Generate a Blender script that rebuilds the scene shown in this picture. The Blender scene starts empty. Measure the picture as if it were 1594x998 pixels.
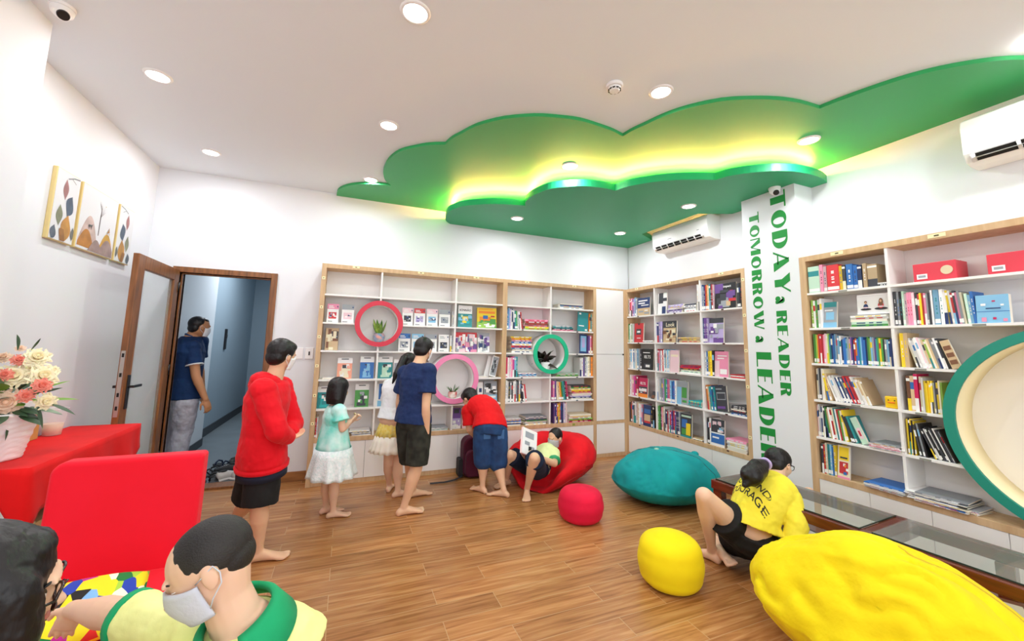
import bpy, bmesh, math, random
from mathutils import Vector, Matrix, noise
import numpy as np

# ------------------------------------------------------------------ camera, world, lights, exposure
scn = bpy.context.scene
COL = scn.collection
F_PX, PPX, PPY, CAMZ = 622.37, 797.9, 463.1, 1.46
RC = np.array([[0.92375504, -0.38239319, 0.02126199],
               [0.06436556, 0.10028296, -0.99287482],
               [0.37753636, 0.91854166, 0.11724984]])      # rows: image right, image down, view direction
cam_data = bpy.data.cameras.new('camera')
cam = bpy.data.objects.new('camera', cam_data); COL.objects.link(cam)
cam_data.sensor_fit = 'HORIZONTAL'; cam_data.sensor_width = 36.0
cam_data.lens = F_PX / 1594 * 36.0
cam_data.shift_x = (797.0 - PPX) / 1594
cam_data.shift_y = (PPY - 499.0) / 1594
cam_data.clip_start = 0.02
_r, _d, _f = [Vector(RC[i]) for i in range(3)]
cam.matrix_world = Matrix(((_r.x, -_d.x, -_f.x, 0), (_r.y, -_d.y, -_f.y, 0), (_r.z, -_d.z, -_f.z, CAMZ), (0, 0, 0, 1)))
scn.camera = cam

EXPOSURE = 0.02
scn.view_settings.view_transform = 'Standard'
scn.view_settings.look = 'None'
scn.view_settings.gamma = 1
scn.view_settings.use_curve_mapping = False
scn.view_settings.exposure = EXPOSURE
scn.cycles.max_bounces = 10
scn.cycles.diffuse_bounces = 6
scn.cycles.use_denoising = True

wd = bpy.data.worlds.new('daylight'); scn.world = wd; wd.use_nodes = True
wd.node_tree.nodes['Background'].inputs[0].default_value = (0.93, 0.97, 1.0, 1)
wd.node_tree.nodes['Background'].inputs[1].default_value = 1.3

def area(name, loc, size, power, color=(1, 1, 1), rot=(0, 0, 0), size_y=None, shape='RECTANGLE', spread=math.pi):
    l = bpy.data.lights.new(name, 'AREA'); l.shape = shape; l.size = size
    if size_y: l.size_y = size_y
    l.energy = power; l.color = color; l.spread = spread
    o = bpy.data.objects.new(name, l); COL.objects.link(o); o.location = loc; o.rotation_euler = rot
    return o
# daylight entering by the shop window behind the photographer
area('window_daylight', (1.0, -2.55, 1.7), 5.2, 62, (0.95, 0.98, 1.0), (math.pi/2, 0, 0), 2.6)
area('corridor_fill', (-1.1, 7.4, 2.95), 0.5, 40, (0.87, 0.93, 1.0), (0, 0, 0), 1.5)  # unseen fill light added to brighten the corridor, no fixture
DOWNLIGHT_W = 8.6

# ------------------------------------------------------------------ helpers
def P(px, py, x=None, y=None, z=None):
    """where the line of sight through a photo pixel meets the plane x=, y= or z="""
    d = RC.T @ np.array([(px-PPX)/F_PX, (py-PPY)/F_PX, 1.0])
    if x is not None: t = x/d[0]
    elif y is not None: t = y/d[1]
    else: t = (z-CAMZ)/d[2]
    q = d*t
    return Vector((q[0], q[1], q[2]+CAMZ))

def lin(c):
    if isinstance(c, str):
        c = c.lstrip('#'); c = [int(c[i:i+2], 16)/255 for i in (0, 2, 4)]
    return tuple((v/12.92 if v <= 0.04045 else ((v+0.055)/1.055)**2.4) for v in c)+(1.0,)

MATS = {}
def mat(name, color='#ffffff', rough=0.6, metal=0.0, spec=0.5, sheen=0.0, var=0.0, vscale=6.0, bump=0.0, bscale=60.0,
        color2=None, emit=None, estr=0.0, trans=0.0, alpha=1.0, coat=0.0, sss=0.0, stretch=None, detail=4.0, bdist=0.01):
    if name in MATS: return MATS[name]
    m = bpy.data.materials.new(name); m.use_nodes = True
    nt = m.node_tree; N = nt.nodes; L = nt.links; b = N['Principled BSDF']
    b.inputs['Base Color'].default_value = lin(color)
    b.inputs['Roughness'].default_value = rough; b.inputs['Metallic'].default_value = metal
    b.inputs['Specular IOR Level'].default_value = spec
    b.inputs['Sheen Weight'].default_value = sheen; b.inputs['Coat Weight'].default_value = coat
    if trans: b.inputs['Transmission Weight'].default_value = trans
    if alpha < 1: b.inputs['Alpha'].default_value = alpha
    if sss:
        b.inputs['Subsurface Weight'].default_value = sss; b.inputs['Subsurface Scale'].default_value = 0.01
    if emit: b.inputs['Emission Color'].default_value = lin(emit); b.inputs['Emission Strength'].default_value = estr
    tc = N.new('ShaderNodeTexCoord'); vec = tc.outputs['Object']
    if stretch:
        mp = N.new('ShaderNodeMapping'); mp.inputs['Scale'].default_value = stretch; L.new(vec, mp.inputs[0]); vec = mp.outputs[0]
    if var or color2:
        n = N.new('ShaderNodeTexNoise'); n.inputs['Scale'].default_value = vscale; n.inputs['Detail'].default_value = detail
        L.new(vec, n.inputs['Vector'])
        r = N.new('ShaderNodeValToRGB'); r.color_ramp.elements[0].position = 0.35; r.color_ramp.elements[1].position = 0.65
        c1 = lin(color); c2 = lin(color2) if color2 else tuple(min(1, v*(1-var)) for v in c1[:3])+(1,)
        r.color_ramp.elements[0].color = c1; r.color_ramp.elements[1].color = c2
        L.new(n.outputs['Fac'], r.inputs[0]); L.new(r.outputs[0], b.inputs['Base Color'])
    if bump:
        n2 = N.new('ShaderNodeTexNoise'); n2.inputs['Scale'].default_value = bscale; n2.inputs['Detail'].default_value = 5
        L.new(vec, n2.inputs['Vector'])
        bp = N.new('ShaderNodeBump'); bp.inputs['Strength'].default_value = bump; bp.inputs['Distance'].default_value = bdist
        L.new(n2.outputs['Fac'], bp.inputs['Height']); L.new(bp.outputs[0], b.inputs['Normal'])
    MATS[name] = m
    return m
def cm(hexc, rough=0.5):      # plain printed colour
    return mat('print_'+hexc, '#'+hexc, rough=rough)

def BM(): return bmesh.new()
def box(bm, x0, x1, y0, y1, z0, z1, mi=0, M=None):
    vs = [bm.verts.new((x, y, z)) for x in (x0, x1) for y in (y0, y1) for z in (z0, z1)]
    if M is not None:
        for v in vs: v.co = M @ v.co
    for f in ((0,1,3,2),(4,6,7,5),(0,4,5,1),(2,3,7,6),(0,2,6,4),(1,5,7,3)):
        fc = bm.faces.new([vs[i] for i in f]); fc.material_index = mi
    return vs
def frame_of(d):
    d = Vector(d).normalized()
    a = Vector((0, 0, 1)) if abs(d.z) < 0.95 else Vector((0, 1, 0))
    s = d.cross(a).normalized(); u = s.cross(d).normalized()
    return s, u, d
def loft(bm, rings, n=16, cap=True, mi=0, closed=False):
    """rings: list of (centre, side vector, up vector, r_side, r_up)"""
    rows = []
    for c, s, u, a, b in rings:
        c = Vector(c)
        rows.append([bm.verts.new(c + s*(a*math.cos(2*math.pi*i/n)) + u*(b*math.sin(2*math.pi*i/n))) for i in range(n)])
    m = len(rows)
    for k in range(m if closed else m-1):
        A, C_ = rows[k], rows[(k+1) % m]
        for i in range(n):
            f = bm.faces.new((A[i], A[(i+1) % n], C_[(i+1) % n], C_[i])); f.material_index = mi; f.smooth = True
    if cap and not closed:
        f = bm.faces.new(list(reversed(rows[0]))); f.material_index = mi
        f = bm.faces.new(rows[-1]); f.material_index = mi
    return rows
def cyl(bm, p0, p1, r0, r1=None, n=20, mi=0, cap=True):
    if r1 is None: r1 = r0
    p0, p1 = Vector(p0), Vector(p1); s, u, d = frame_of(p1-p0)
    return loft(bm, [(p0, s, u, r0, r0), (p1, s, u, r1, r1)], n, cap, mi)
def tube(bm, pts, r, n=10, mi=0, closed=False):
    pts = [Vector(p) for p in pts]; rings = []; prev = None
    for i, p in enumerate(pts):
        if closed: d = pts[(i+1) % len(pts)] - pts[i-1]
        else: d = pts[min(i+1, len(pts)-1)] - pts[max(i-1, 0)]
        d.normalize()
        if prev is None: s, u, _ = frame_of(d)
        else:
            s = (prev - d*prev.dot(d)).normalized(); u = d.cross(s).normalized()
        prev = s; rr = r[i] if isinstance(r, (list, tuple)) else r
        rings.append((p, s, u, rr, rr))
    loft(bm, rings, n, True, mi, closed)
def ball(bm, c, rx, ry=None, rz=None, R=None, n=16, m=10, mi=0):
    ry = rx if ry is None else ry; rz = rx if rz is None else rz
    c = Vector(c); R = R or Matrix.Identity(3)
    rows = []
    for j in range(1, m):
        t = math.pi*j/m
        rows.append([bm.verts.new(c + R @ Vector((rx*math.sin(t)*math.cos(2*math.pi*i/n), ry*math.sin(t)*math.sin(2*math.pi*i/n), rz*math.cos(t)))) for i in range(n)])
    top = bm.verts.new(c + R @ Vector((0, 0, rz))); bot = bm.verts.new(c + R @ Vector((0, 0, -rz)))
    for k in range(len(rows)-1):
        for i in range(n):
            f = bm.faces.new((rows[k][i], rows[k+1][i], rows[k+1][(i+1) % n], rows[k][(i+1) % n])); f.smooth = True; f.material_index = mi
    for i in range(n):
        f = bm.faces.new((top, rows[0][i], rows[0][(i+1) % n])); f.smooth = True; f.material_index = mi
        f = bm.faces.new((bot, rows[-1][(i+1) % n], rows[-1][i])); f.smooth = True; f.material_index = mi
def prism(bm, pts, z0, z1, mi=0, M=None):
    """outline in x,y extruded from z0 to z1"""
    a = [bm.verts.new((p[0], p[1], z0)) for p in pts]; b = [bm.verts.new((p[0], p[1], z1)) for p in pts]
    n = len(pts)
    f = bm.faces.new(list(reversed(a))); f.material_index = mi
    f = bm.faces.new(b); f.material_index = mi
    for i in range(n):
        f = bm.faces.new((a[i], a[(i+1) % n], b[(i+1) % n], b[i])); f.material_index = mi
    if M is not None:
        for v in a+b: v.co = M @ v.co
ORIG = {}
def obj(name, bm, mats, parent=None, smooth=False, bevel=0, seg=2):
    bmesh.ops.recalc_face_normals(bm, faces=bm.faces[:])
    me = bpy.data.meshes.new(name); bm.to_mesh(me); bm.free()
    if not isinstance(mats, (list, tuple)): mats = [mats]
    for m in mats: me.materials.append(m)
    if smooth:
        for p in me.polygons: p.use_smooth = True
    o = bpy.data.objects.new(name, me); COL.objects.link(o)
    if parent is not None:
        o.parent = parent
        if parent.name in ORIG: o.matrix_parent_inverse = ORIG[parent.name].inverted()
    if bevel:
        b = o.modifiers.new('bevel', 'BEVEL'); b.width = bevel; b.segments = seg; b.limit_method = 'ANGLE'
    return o
def tag(o, label, cat, group=None, kind=None):
    o['label'] = label; o['category'] = cat
    if group: o['group'] = group
    if kind: o['kind'] = kind
    return o
def thing(name, label, cat, loc=(0, 0, 0), rotz=0.0, group=None, local=False):
    """an Empty at the thing's base; its parts are given in world coordinates unless local"""
    o = bpy.data.objects.new(name, None); COL.objects.link(o)
    o.location = loc; o.rotation_euler = (0, 0, rotz); o.empty_display_size = 0.05
    tag(o, label, cat, group)
    if not local: ORIG[o.name] = Matrix.Translation(Vector(loc)) @ Matrix.Rotation(rotz, 4, 'Z')
    return o
def struct(name, bm, m, parent=None, **k):
    o = obj(name, bm, m, parent, **k)
    if parent is None: o['kind'] = 'structure'
    return o

# ------------------------------------------------------------------ materials
M_wall = mat('wall_paint', '#e2e5ea', 0.85, bump=0.03, bscale=200)
M_wallL = mat('wall_paint_left', '#e0e3e9', 0.85, bump=0.03, bscale=200)
M_ceil = mat('ceiling_paint', '#ebf0f4', 0.9)
M_green = mat('cloud_green', '#2ba65c', 0.45)
M_greend = mat('cloud_green_low', '#1ea26c', 0.45)
M_walnut = mat('door_wood', '#8f5a30', 0.4, var=0.45, vscale=5, stretch=(9, 9, 0.7))
M_oak = mat('oak_laminate', '#d2b28a', 0.5, color2='#c3a078', vscale=5, stretch=(6, 6, 0.6))
M_shelf = mat('white_laminate', '#eeecea', 0.45)
M_back = mat('white_panel', '#eae8e7', 0.6)
M_black = mat('black_plastic', '#17171a', 0.4)
M_dark = mat('dark_gap', '#0a0a0b', 0.7)
M_white = mat('white_plastic', '#f2f2f2', 0.35)
M_lamp = mat('lamp_glow', '#ffffff', emit='#fff8f0', estr=14)
M_led = mat('led_glow', '#ffe070', emit='#ffbe6a', estr=230)
M_cyan = mat('corridor_paint', '#98a8b2', 0.85)
M_tile = mat('corridor_tile', '#7e868a', 0.35, var=0.15, vscale=3)

# planks: long boards running along the back wall
M_floor = bpy.data.materials.new('wood_planks'); M_floor.use_nodes = True
def _floor():
    nt = M_floor.node_tree; N = nt.nodes; L = nt.links; b = N['Principled BSDF']
    tc = N.new('ShaderNodeTexCoord')
    br = N.new('ShaderNodeTexBrick'); br.offset = 0.37; br.offset_frequency = 2
    br.inputs['Color1'].default_value = (0.0, 0, 0, 1); br.inputs['Color2'].default_value = (1, 1, 1, 1)
    br.inputs['Scale'].default_value = 1.0; br.inputs['Mortar Size'].default_value = 0.0022; br.inputs['Mortar Smooth'].default_value = 0.2
    br.inputs['Brick Width'].default_value = 0.9; br.inputs['Row Height'].default_value = 0.15; br.inputs['Bias'].default_value = 0
    L.new(tc.outputs['Object'], br.inputs['Vector'])
    mp = N.new('ShaderNodeMapping'); mp.inputs['Scale'].default_value = (1.5, 24, 1); L.new(tc.outputs['Object'], mp.inputs[0])
    add = N.new('ShaderNodeVectorMath'); add.operation = 'ADD'
    sc = N.new('ShaderNodeVectorMath'); sc.operation = 'SCALE'; sc.inputs['Scale'].default_value = 37.0
    L.new(br.outputs['Color'], sc.inputs[0]); L.new(mp.outputs[0], add.inputs[0]); L.new(sc.outputs[0], add.inputs[1])
    ns = N.new('ShaderNodeTexNoise'); ns.inputs['Scale'].default_value = 1.7; ns.inputs['Detail'].default_value = 7; ns.inputs['Distortion'].default_value = .8
    L.new(add.outputs[0], ns.inputs['Vector'])
    r = N.new('ShaderNodeValToRGB'); e = r.color_ramp.elements
    e[0].position = 0.3; e[0].color = lin('#87562c'); e[1].position = 0.72; e[1].color = lin('#bd8c5a')
    m = e.new(0.5); m.color = lin('#a87242')
    L.new(ns.outputs['Fac'], r.inputs[0])
    hv = N.new('ShaderNodeHueSaturation'); L.new(r.outputs[0], hv.inputs['Color'])
    mr = N.new('ShaderNodeMapRange'); mr.inputs['To Min'].default_value = 0.84; mr.inputs['To Max'].default_value = 1.16
    L.new(br.outputs['Color'], mr.inputs[0]); L.new(mr.outputs[0], hv.inputs['Value'])
    mx = N.new('ShaderNodeMix'); mx.data_type = 'RGBA'; L.new(br.outputs['Fac'], mx.inputs['Factor'])
    L.new(hv.outputs[0], mx.inputs[6]); mx.inputs[7].default_value = lin('#b79064')
    L.new(mx.outputs[2], b.inputs['Base Color'])
    b.inputs['Roughness'].default_value = 0.27; b.inputs['Specular IOR Level'].default_value = 0.55
    bp = N.new('ShaderNodeBump'); bp.inputs['Strength'].default_value = 0.15; bp.inputs['Distance'].default_value = 0.003
    L.new(ns.outputs['Fac'], bp.inputs['Height']); L.new(bp.outputs[0], b.inputs['Normal'])
_floor()

# ------------------------------------------------------------------ room shell
XL, XLN, XR, YB, YF, ZC = -1.83, -1.593, 3.905, 4.88, -2.6, 3.145
YS, XS = 4.63, 3.655                      # front planes of the bookcases on the back and right walls
b = BM(); box(b, -2.0, 4.1, YF, YB+0.14, -0.1, 0.0); struct('floor', b, M_floor)
b = BM(); box(b, -2.0, 4.1, YF, YB+0.14, ZC, ZC+0.1); struct('ceiling', b, M_ceil)
DX0, DX1, DZ = -1.565, -0.775, 2.105      # doorway opening
b = BM(); box(b, -2.0, DX0, YB, YB+0.14, 0, ZC); box(b, DX1, 4.1, YB, YB+0.14, 0, ZC); box(b, DX0, DX1, YB, YB+0.14, DZ, ZC)
struct('wall_back', b, M_wall)
b = BM(); box(b, XR, XR+0.15, YF, YB, 0, ZC); box(b, XS, XR, 2.25, 2.775, 0, 2.967)
struct('wall_right', b, M_wall)
b = BM(); box(b, XL-0.15, XL, 2.82, YB, 0, ZC); struct('wall_left', b, M_wallL)
b = BM(); box(b, -2.0, XLN, YF, 2.82, 0, ZC); struct('wall_left_near', b, M_wallL)
b = BM(); box(b, -2.0, 4.1, YF-0.12, YF, 2.9, ZC); box(b, -2.0, 4.1, YF-0.12, YF, 0, 0.12); struct('wall_front', b, M_wall)
b = BM()
for x in (-1.55, 0.25, 2.05, 3.85): box(b, x-0.03, x+0.03, YF-0.08, YF-0.02, 0.12, 2.9)
struct('window_1', b, M_walnut)
M_base = mat('baseboard_wood', '#a06c3c', 0.35, var=0.35, vscale=4, stretch=(1, 8, 8))
b = BM(); box(b, -0.735, -0.285, YB-0.014, YB, 0, 0.1); struct('baseboard_back', b, M_base, bevel=0.002)
b = BM(); box(b, XL, XL+0.012, 2.82, YB, 0, 0.1); box(b, XLN, XLN+0.012, YF, 2.82, 0, 0.1); struct('baseboard_left', b, M_base)
# corridor behind the door
b = BM(); box(b, -2.1, 0.2, YB+0.14, 10.0, -0.1, -0.005); struct('floor_corridor', b, M_tile)
b = BM(); box(b, -2.1, 0.2, YB+0.14, 10.0, 3.0, 3.1); struct('ceiling_corridor', b, M_ceil)
b = BM(); box(b, -2.1, -1.74, YB+0.14, 6.85, 0, 3.0); struct('wall_corridor_near', b, mat('stub_paint', '#dfe2e4', 0.85))
b = BM(); box(b, -2.1, -1.88, 6.85, 10, 0, 3.0); box(b, -2.1, 0.2, 10, 10.1, 0, 3); box(b, -0.6, -0.5, YB+0.14, 10, 0, 3); struct('wall_corridor_far', b, M_cyan)
M_dbase = mat('dark_skirting', '#3b3f44', 0.5)
b = BM(); box(b, -1.88, -1.868, 6.86, 10, 0, 0.12); box(b, -1.74, -1.728, 5.1, 6.85, 0, 0.1); box(b, -1.85, -0.6, 9.988, 10, 0, 0.12); struct('baseboard_corridor', b, M_dbase)
b = BM(); box(b, -1.88, -1.86, 8.02, 8.12, 1.28, 1.62); cyl(b, (-1.86, 8.07, 1.5), (-1.85, 8.07, 1.5), 0.03)
tag(obj('intercom', b, M_black, bevel=0.006), 'black wall intercom on the grey corridor wall beyond the door', 'intercom')
t = thing('metal_rack', 'dark low metal rack at the far end of the corridor', 'rack', (-1.2, 9.2, 0))
b = BM()
for (x, y) in ((-1.58, 9.0), (-1.0, 9.0), (-1.58, 9.35), (-1.0, 9.35)): box(b, x-0.015, x+0.015, y-0.015, y+0.015, 0, 0.72)
obj('rack_frame', b, M_dark, t)
for z in (0.15, 0.42, 0.7):
    b = BM(); box(b, -1.58, -1.0, 9.0, 9.35, z, z+0.02); obj('rack_shelf', b, M_dark, t)

# door frame and open glazed leaf
b = BM()
box(b, DX0-0.055, DX0, YB-0.02, YB+0.15, 0, DZ+0.055); box(b, DX1, DX1+0.055, YB-0.02, YB+0.15, 0, DZ+0.055); box(b, DX0, DX1, YB-0.02, YB+0.15, DZ, DZ+0.055)
box(b, DX0, DX0+0.015, YB+0.03, YB+0.06, 0, DZ); box(b, DX1-0.015, DX1, YB+0.03, YB+0.06, 0, DZ); box(b, DX0, DX1, YB+0.03, YB+0.06, DZ-0.015, DZ)
struct('trim_1', b, M_walnut, bevel=0.003)
b = BM(); box(b, DX0, DX1, YB-0.02, YB+0.14, 0.0, 0.022); struct('trim_2', b, M_walnut, bevel=0.004)
door = bpy.data.objects.new('door_1', None); COL.objects.link(door); door.location = (-1.575, YB-0.03, 0); door['kind'] = 'structure'
ORIG['door_1'] = Matrix.Translation(Vector((-1.575, YB-0.03, 0)))
x0, x1, y0, y1, z0, z1 = -1.6, -1.558, 4.02, YB-0.03, 0.03, 2.12
b = BM()
box(b, x0, x1, y0, y0+0.115, z0, z1); box(b, x0, x1, y1-0.1, y1, z0, z1); box(b, x0, x1, y0+0.115, y1-0.1, z1-0.11, z1); box(b, x0, x1, y0+0.115, y1-0.1, z0, z0+0.18)
obj('door_frame', b, M_walnut, door, bevel=0.004)
b = BM(); box(b, -1.582, -1.576, y0+0.11, y1-0.095, z0+0.175, z1-0.105)
M_glass = mat('door_glass', '#cfdcdc', 0.02, trans=0.0, alpha=0.22, spec=0.6)
obj('glass_pane', b, M_glass, door)
b = BM(); box(b, x1, x1+0.008, y0+0.055, y0+0.095, 0.9, 1.16)
box(b, x1+0.03, x1+0.045, y0+0.065, y0+0.2, 1.06, 1.08); cyl(b, (x1, y0+0.075, 1.07), (x1+0.04, y0+0.075, 1.07), 0.01)
box(b, x0-0.045, x0-0.03, y0+0.065, y0+0.2, 1.06, 1.08); cyl(b, (x0, y0+0.075, 1.07), (x0-0.04, y0+0.075, 1.07), 0.01)
obj('door_handle', b, M_black, door, bevel=0.002)
b = BM(); box(b, x0+0.008, x1-0.008, y0-0.003, y0+0.001, 0.85, 1.35); obj('lock_plate', b, mat('steel', '#b9b4ae', 0.35, metal=0.6), door)
b = BM()
for z in (0.9, 1.0, 1.15, 1.3): box(b, x0+0.014, x1-0.014, y0-0.0045, y0-0.003, z, z+0.03)
obj('lock_slots', b, M_dark, door)
b = BM()
for z in (0.3, 1.1, 1.9): cyl(b, (-1.556, YB-0.028, z), (-1.556, YB-0.028, z+0.1), 0.008)
obj('hinge', b, M_black, door)

# ------------------------------------------------------------------ green cloud ceiling, two layers
UP = [(-0.209, 4.88), (-0.186, 4.683), (-0.1, 4.522), (0.026, 4.405), (0.18, 4.33), (0.337, 4.295), (0.27, 4.19), (0.238, 4.04), (0.229, 3.897), (0.253, 3.678), (0.325, 3.469), (0.452, 3.322), (0.55, 3.235), (0.663, 3.176), (0.69, 3.06), (0.737, 2.957), (0.79, 2.84), (0.85, 2.745), (0.976, 2.611), (1.165, 2.488), (1.329, 2.432), (1.498, 2.397), (1.695, 2.407), (1.81, 2.42), (1.921, 2.449), (1.935, 2.35), (1.966, 2.25), (2.015, 2.09), (2.093, 1.95), (2.231, 1.802), (2.397, 1.704), (2.56, 1.638), (2.726, 1.602), (2.909, 1.589), (2.925, 1.51), (2.941, 1.448), (2.977, 1.336), (3.03, 1.206), (3.101, 1.092), (3.194, 0.991), (3.305, 0.901), (3.43, 0.833), (3.6, 0.77), (3.77, 0.75), (3.905, 0.76)]
LO = [(1.122, 4.88), (1.05, 4.78), (1.018, 4.671), (0.996, 4.54), (0.996, 4.416), (1.03, 4.3), (1.078, 4.196), (1.15, 4.11), (1.232, 4.046), (1.32, 3.98), (1.421, 3.932), (1.57, 3.88), (1.712, 3.851), (1.675, 3.78), (1.66, 3.7), (1.655, 3.6), (1.667, 3.5), (1.717, 3.338), (1.79, 3.25), (1.872, 3.187), (1.96, 3.13), (2.055, 3.095), (2.208, 3.075), (2.319, 3.081), (2.35, 2.98), (2.399, 2.892), (2.518, 2.754), (2.62, 2.67), (2.729, 2.6), (2.85, 2.54), (2.969, 2.495), (2.99, 2.42), (3.024, 2.357), (3.107, 2.263), (3.237, 2.165), (3.33, 2.12), (3.426, 2.088), (3.596, 2.07), (3.76, 2.08), (3.905, 2.118)]
def smooth_line(pts, cusps=(), k=3):
    out = []
    n = len(pts)
    for i in range(n-1):
        p1, p2 = Vector(pts[i]), Vector(pts[i+1])
        p0 = Vector(pts[i-1]) if i > 0 and i not in cusps else p1
        p3 = Vector(pts[i+2]) if i+2 < n and (i+1) not in cusps else p2
        for j in range(k):
            t = j/k
            out.append(tuple(0.5*((2*p1) + (p2-p0)*t + (2*p0-5*p1+4*p2-p3)*t*t + (3*p1-p0-3*p2+p3)*t**3)))
    out.append(tuple(pts[-1])); return out
def cusp_idx(pts, named): return [i for i, p in enumerate(pts) if p in named]
UPs = smooth_line(UP, cusp_idx(UP, [(0.337, 4.295), (0.663, 3.176), (1.921, 2.449), (2.909, 1.589)]))
LOs = smooth_line(LO, cusp_idx(LO, [(1.712, 3.851), (2.319, 3.081), (2.969, 2.495)]))
b = BM(); prism(b, UPs+[(3.905, 4.88)], 3.118, 3.144)
tag(obj('ceiling_cloud', b, M_green), 'upper green scalloped cloud panel flush against the white ceiling', 'ceiling panel', 'green ceiling clouds')
b = BM(); prism(b, LOs+[(3.905, 2.25), (3.655, 2.25), (3.655, 2.775), (3.905, 2.775), (3.905, 3.08), (3.565, 3.24), (3.565, 4.17), (3.905, 4.36), (3.905, 4.88)], 2.967, 3.035)
tag(obj('ceiling_cloud', b, M_greend), 'lower green scalloped cloud panel hanging under the bigger one', 'ceiling panel', 'green ceiling clouds')
# warm LED rope lying on the lower cloud's upper side
inset = []
for i in range(1, len(LOs)-1):
    a, c, e = Vector(LOs[i-1]), Vector(LOs[i]), Vector(LOs[i+1]); tdir = (e-a).normalized(); nrm = Vector((-tdir.y, tdir.x))
    q = c - nrm*-0.085
    if q.x < 3.8 and q.y < 4.8: inset.append((q.x, q.y, 3.048))
b = BM(); tube(b, inset, 0.009, 6)
tag(obj('led_strip', b, M_led), 'warm yellow LED rope hidden on top of the lower green cloud', 'light strip')

def downlight(x, y, z, label):
    t = thing('downlight', label, 'ceiling light', (x, y, z), 0, 'recessed round downlights')
    b = BM(); cyl(b, (x, y, z-0.006), (x, y, z), 0.058, 0.062, 28); obj('lamp_disc', b, M_lamp, t)
    b = BM()
    n = 28
    rr = [(0.058, -0.002), (0.062, -0.010), (0.074, -0.007), (0.078, 0.0)]
    rows = [[b.verts.new((x+r*math.cos(2*math.pi*i/n), y+r*math.sin(2*math.pi*i/n), z+dz)) for i in range(n)] for r, dz in rr]
    for k in range(3):
        for i in range(n): b.faces.new((rows[k][i], rows[k][(i+1) % n], rows[k+1][(i+1) % n], rows[k+1][i]))
    obj('trim_ring', b, M_white, t, smooth=True)
    l = bpy.data.lights.new('downlight_beam', 'AREA'); l.shape = 'DISK'; l.size = 0.11; l.energy = DOWNLIGHT_W; l.color = (0.98, 0.98, 1.0)
    o = bpy.data.objects.new('downlight_beam', l); COL.objects.link(o); o.location = (0, 0, -0.015); o.parent = t
downlight(-1.24, 3.12, ZC, 'round white downlight in the ceiling above the red clothed table')
downlight(-1.25, 4.27, ZC, 'round white downlight in the ceiling just inside the open door')
downlight(0.20, 3.11, ZC, 'round white downlight in white ceiling, left of the green cloud')
downlight(0.22, 1.93, ZC, 'biggest round downlight at the top edge of the photo')
downlight(1.82, 1.92, ZC, 'round white downlight in white ceiling beside the smoke detector')
downlight(0.13, 4.29, ZC, 'round white downlight half touching the left tip of the green cloud')
downlight(3.32, 0.72, 3.118, 'round downlight cut off by the right edge of the photo')
downlight(3.28, 1.885, 3.118, 'round downlight in the upper green cloud, nearest the slogan pillar')
downlight(1.81, 3.08, 3.118, 'round downlight in the upper green cloud, above the yellow glow')
downlight(1.80, 4.29, 2.967, 'leftmost round downlight in the lower green cloud')
downlight(3.28, 3.10, 2.967, 'round downlight in lower green cloud above the nearer air conditioner')
downlight(3.28, 4.26, 2.967, 'round downlight in lower green cloud by the room corner')
for x, y in ((0.2, 0.3), (1.8, 0.3), (-1.1, 1.6), (0.2, -1.3), (2.2, -1.3)):
    l = bpy.data.lights.new('downlight_beam', 'AREA'); l.shape = 'DISK'; l.size = 0.11; l.energy = DOWNLIGHT_W*1.0; l.color = (0.98, 0.98, 1.0)
    o = bpy.data.objects.new('downlight_beam', l); COL.objects.link(o); o.location = (x, y, ZC-0.02)

t = thing('smoke_detector', 'round white smoke detector on the white ceiling', 'smoke detector', (1.5, 1.99, ZC))
b = BM(); cyl(b, (1.5, 1.99, ZC), (1.5, 1.99, ZC-0.02), 0.055, 0.052, 28); cyl(b, (1.5, 1.99, ZC-0.02), (1.5, 1.99, ZC-0.045), 0.042, 0.03, 28); obj('housing', b, M_white, t, bevel=0.003)
b = BM()
for i in range(10):
    a = i*math.pi/5; cyl(b, (1.5+0.037*math.cos(a), 1.99+0.037*math.sin(a), ZC-0.036), (1.5+0.039*math.cos(a+0.4), 1.99+0.039*math.sin(a+0.4), ZC-0.036), 0.004, n=6)
obj('vent_slots', b, M_dark, t)
def dome(x, y, z, look, label):
    t = thing('security_camera', label, 'security camera', (x, y, z), 0)
    b = BM(); cyl(b, (x, y, z), (x, y, z-0.018), 0.05, 0.05, 28)
    loft(b, [((x, y, z-0.018), Vector((1,0,0)), Vector((0,1,0)), 0.047, 0.047), ((x, y, z-0.045), Vector((1,0,0)), Vector((0,1,0)), 0.042, 0.042), ((x, y, z-0.062), Vector((1,0,0)), Vector((0,1,0)), 0.026, 0.026)], 28)
    obj('dome', b, M_white, t, smooth=False, bevel=0.002)
    lk = Vector(look).normalized(); c = Vector((x, y, z-0.035))
    b = BM(); ball(b, c+lk*0.016, 0.034, n=24, m=16); obj('eyeball', b, M_white, t, smooth=True)
    b = BM(); cyl(b, c+lk*0.03, c+lk*0.052, 0.027, 0.022, 24); obj('lens', b, M_black, t)
dome(3.6, 2.39, 2.967, (-0.55, -0.75, -0.7), 'white dome security camera under the green cloud above the slogan')
dome(-1.46, 2.63, ZC, (0.5, -0.6, -0.75), 'white dome security camera at the top left corner of the ceiling')

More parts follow.
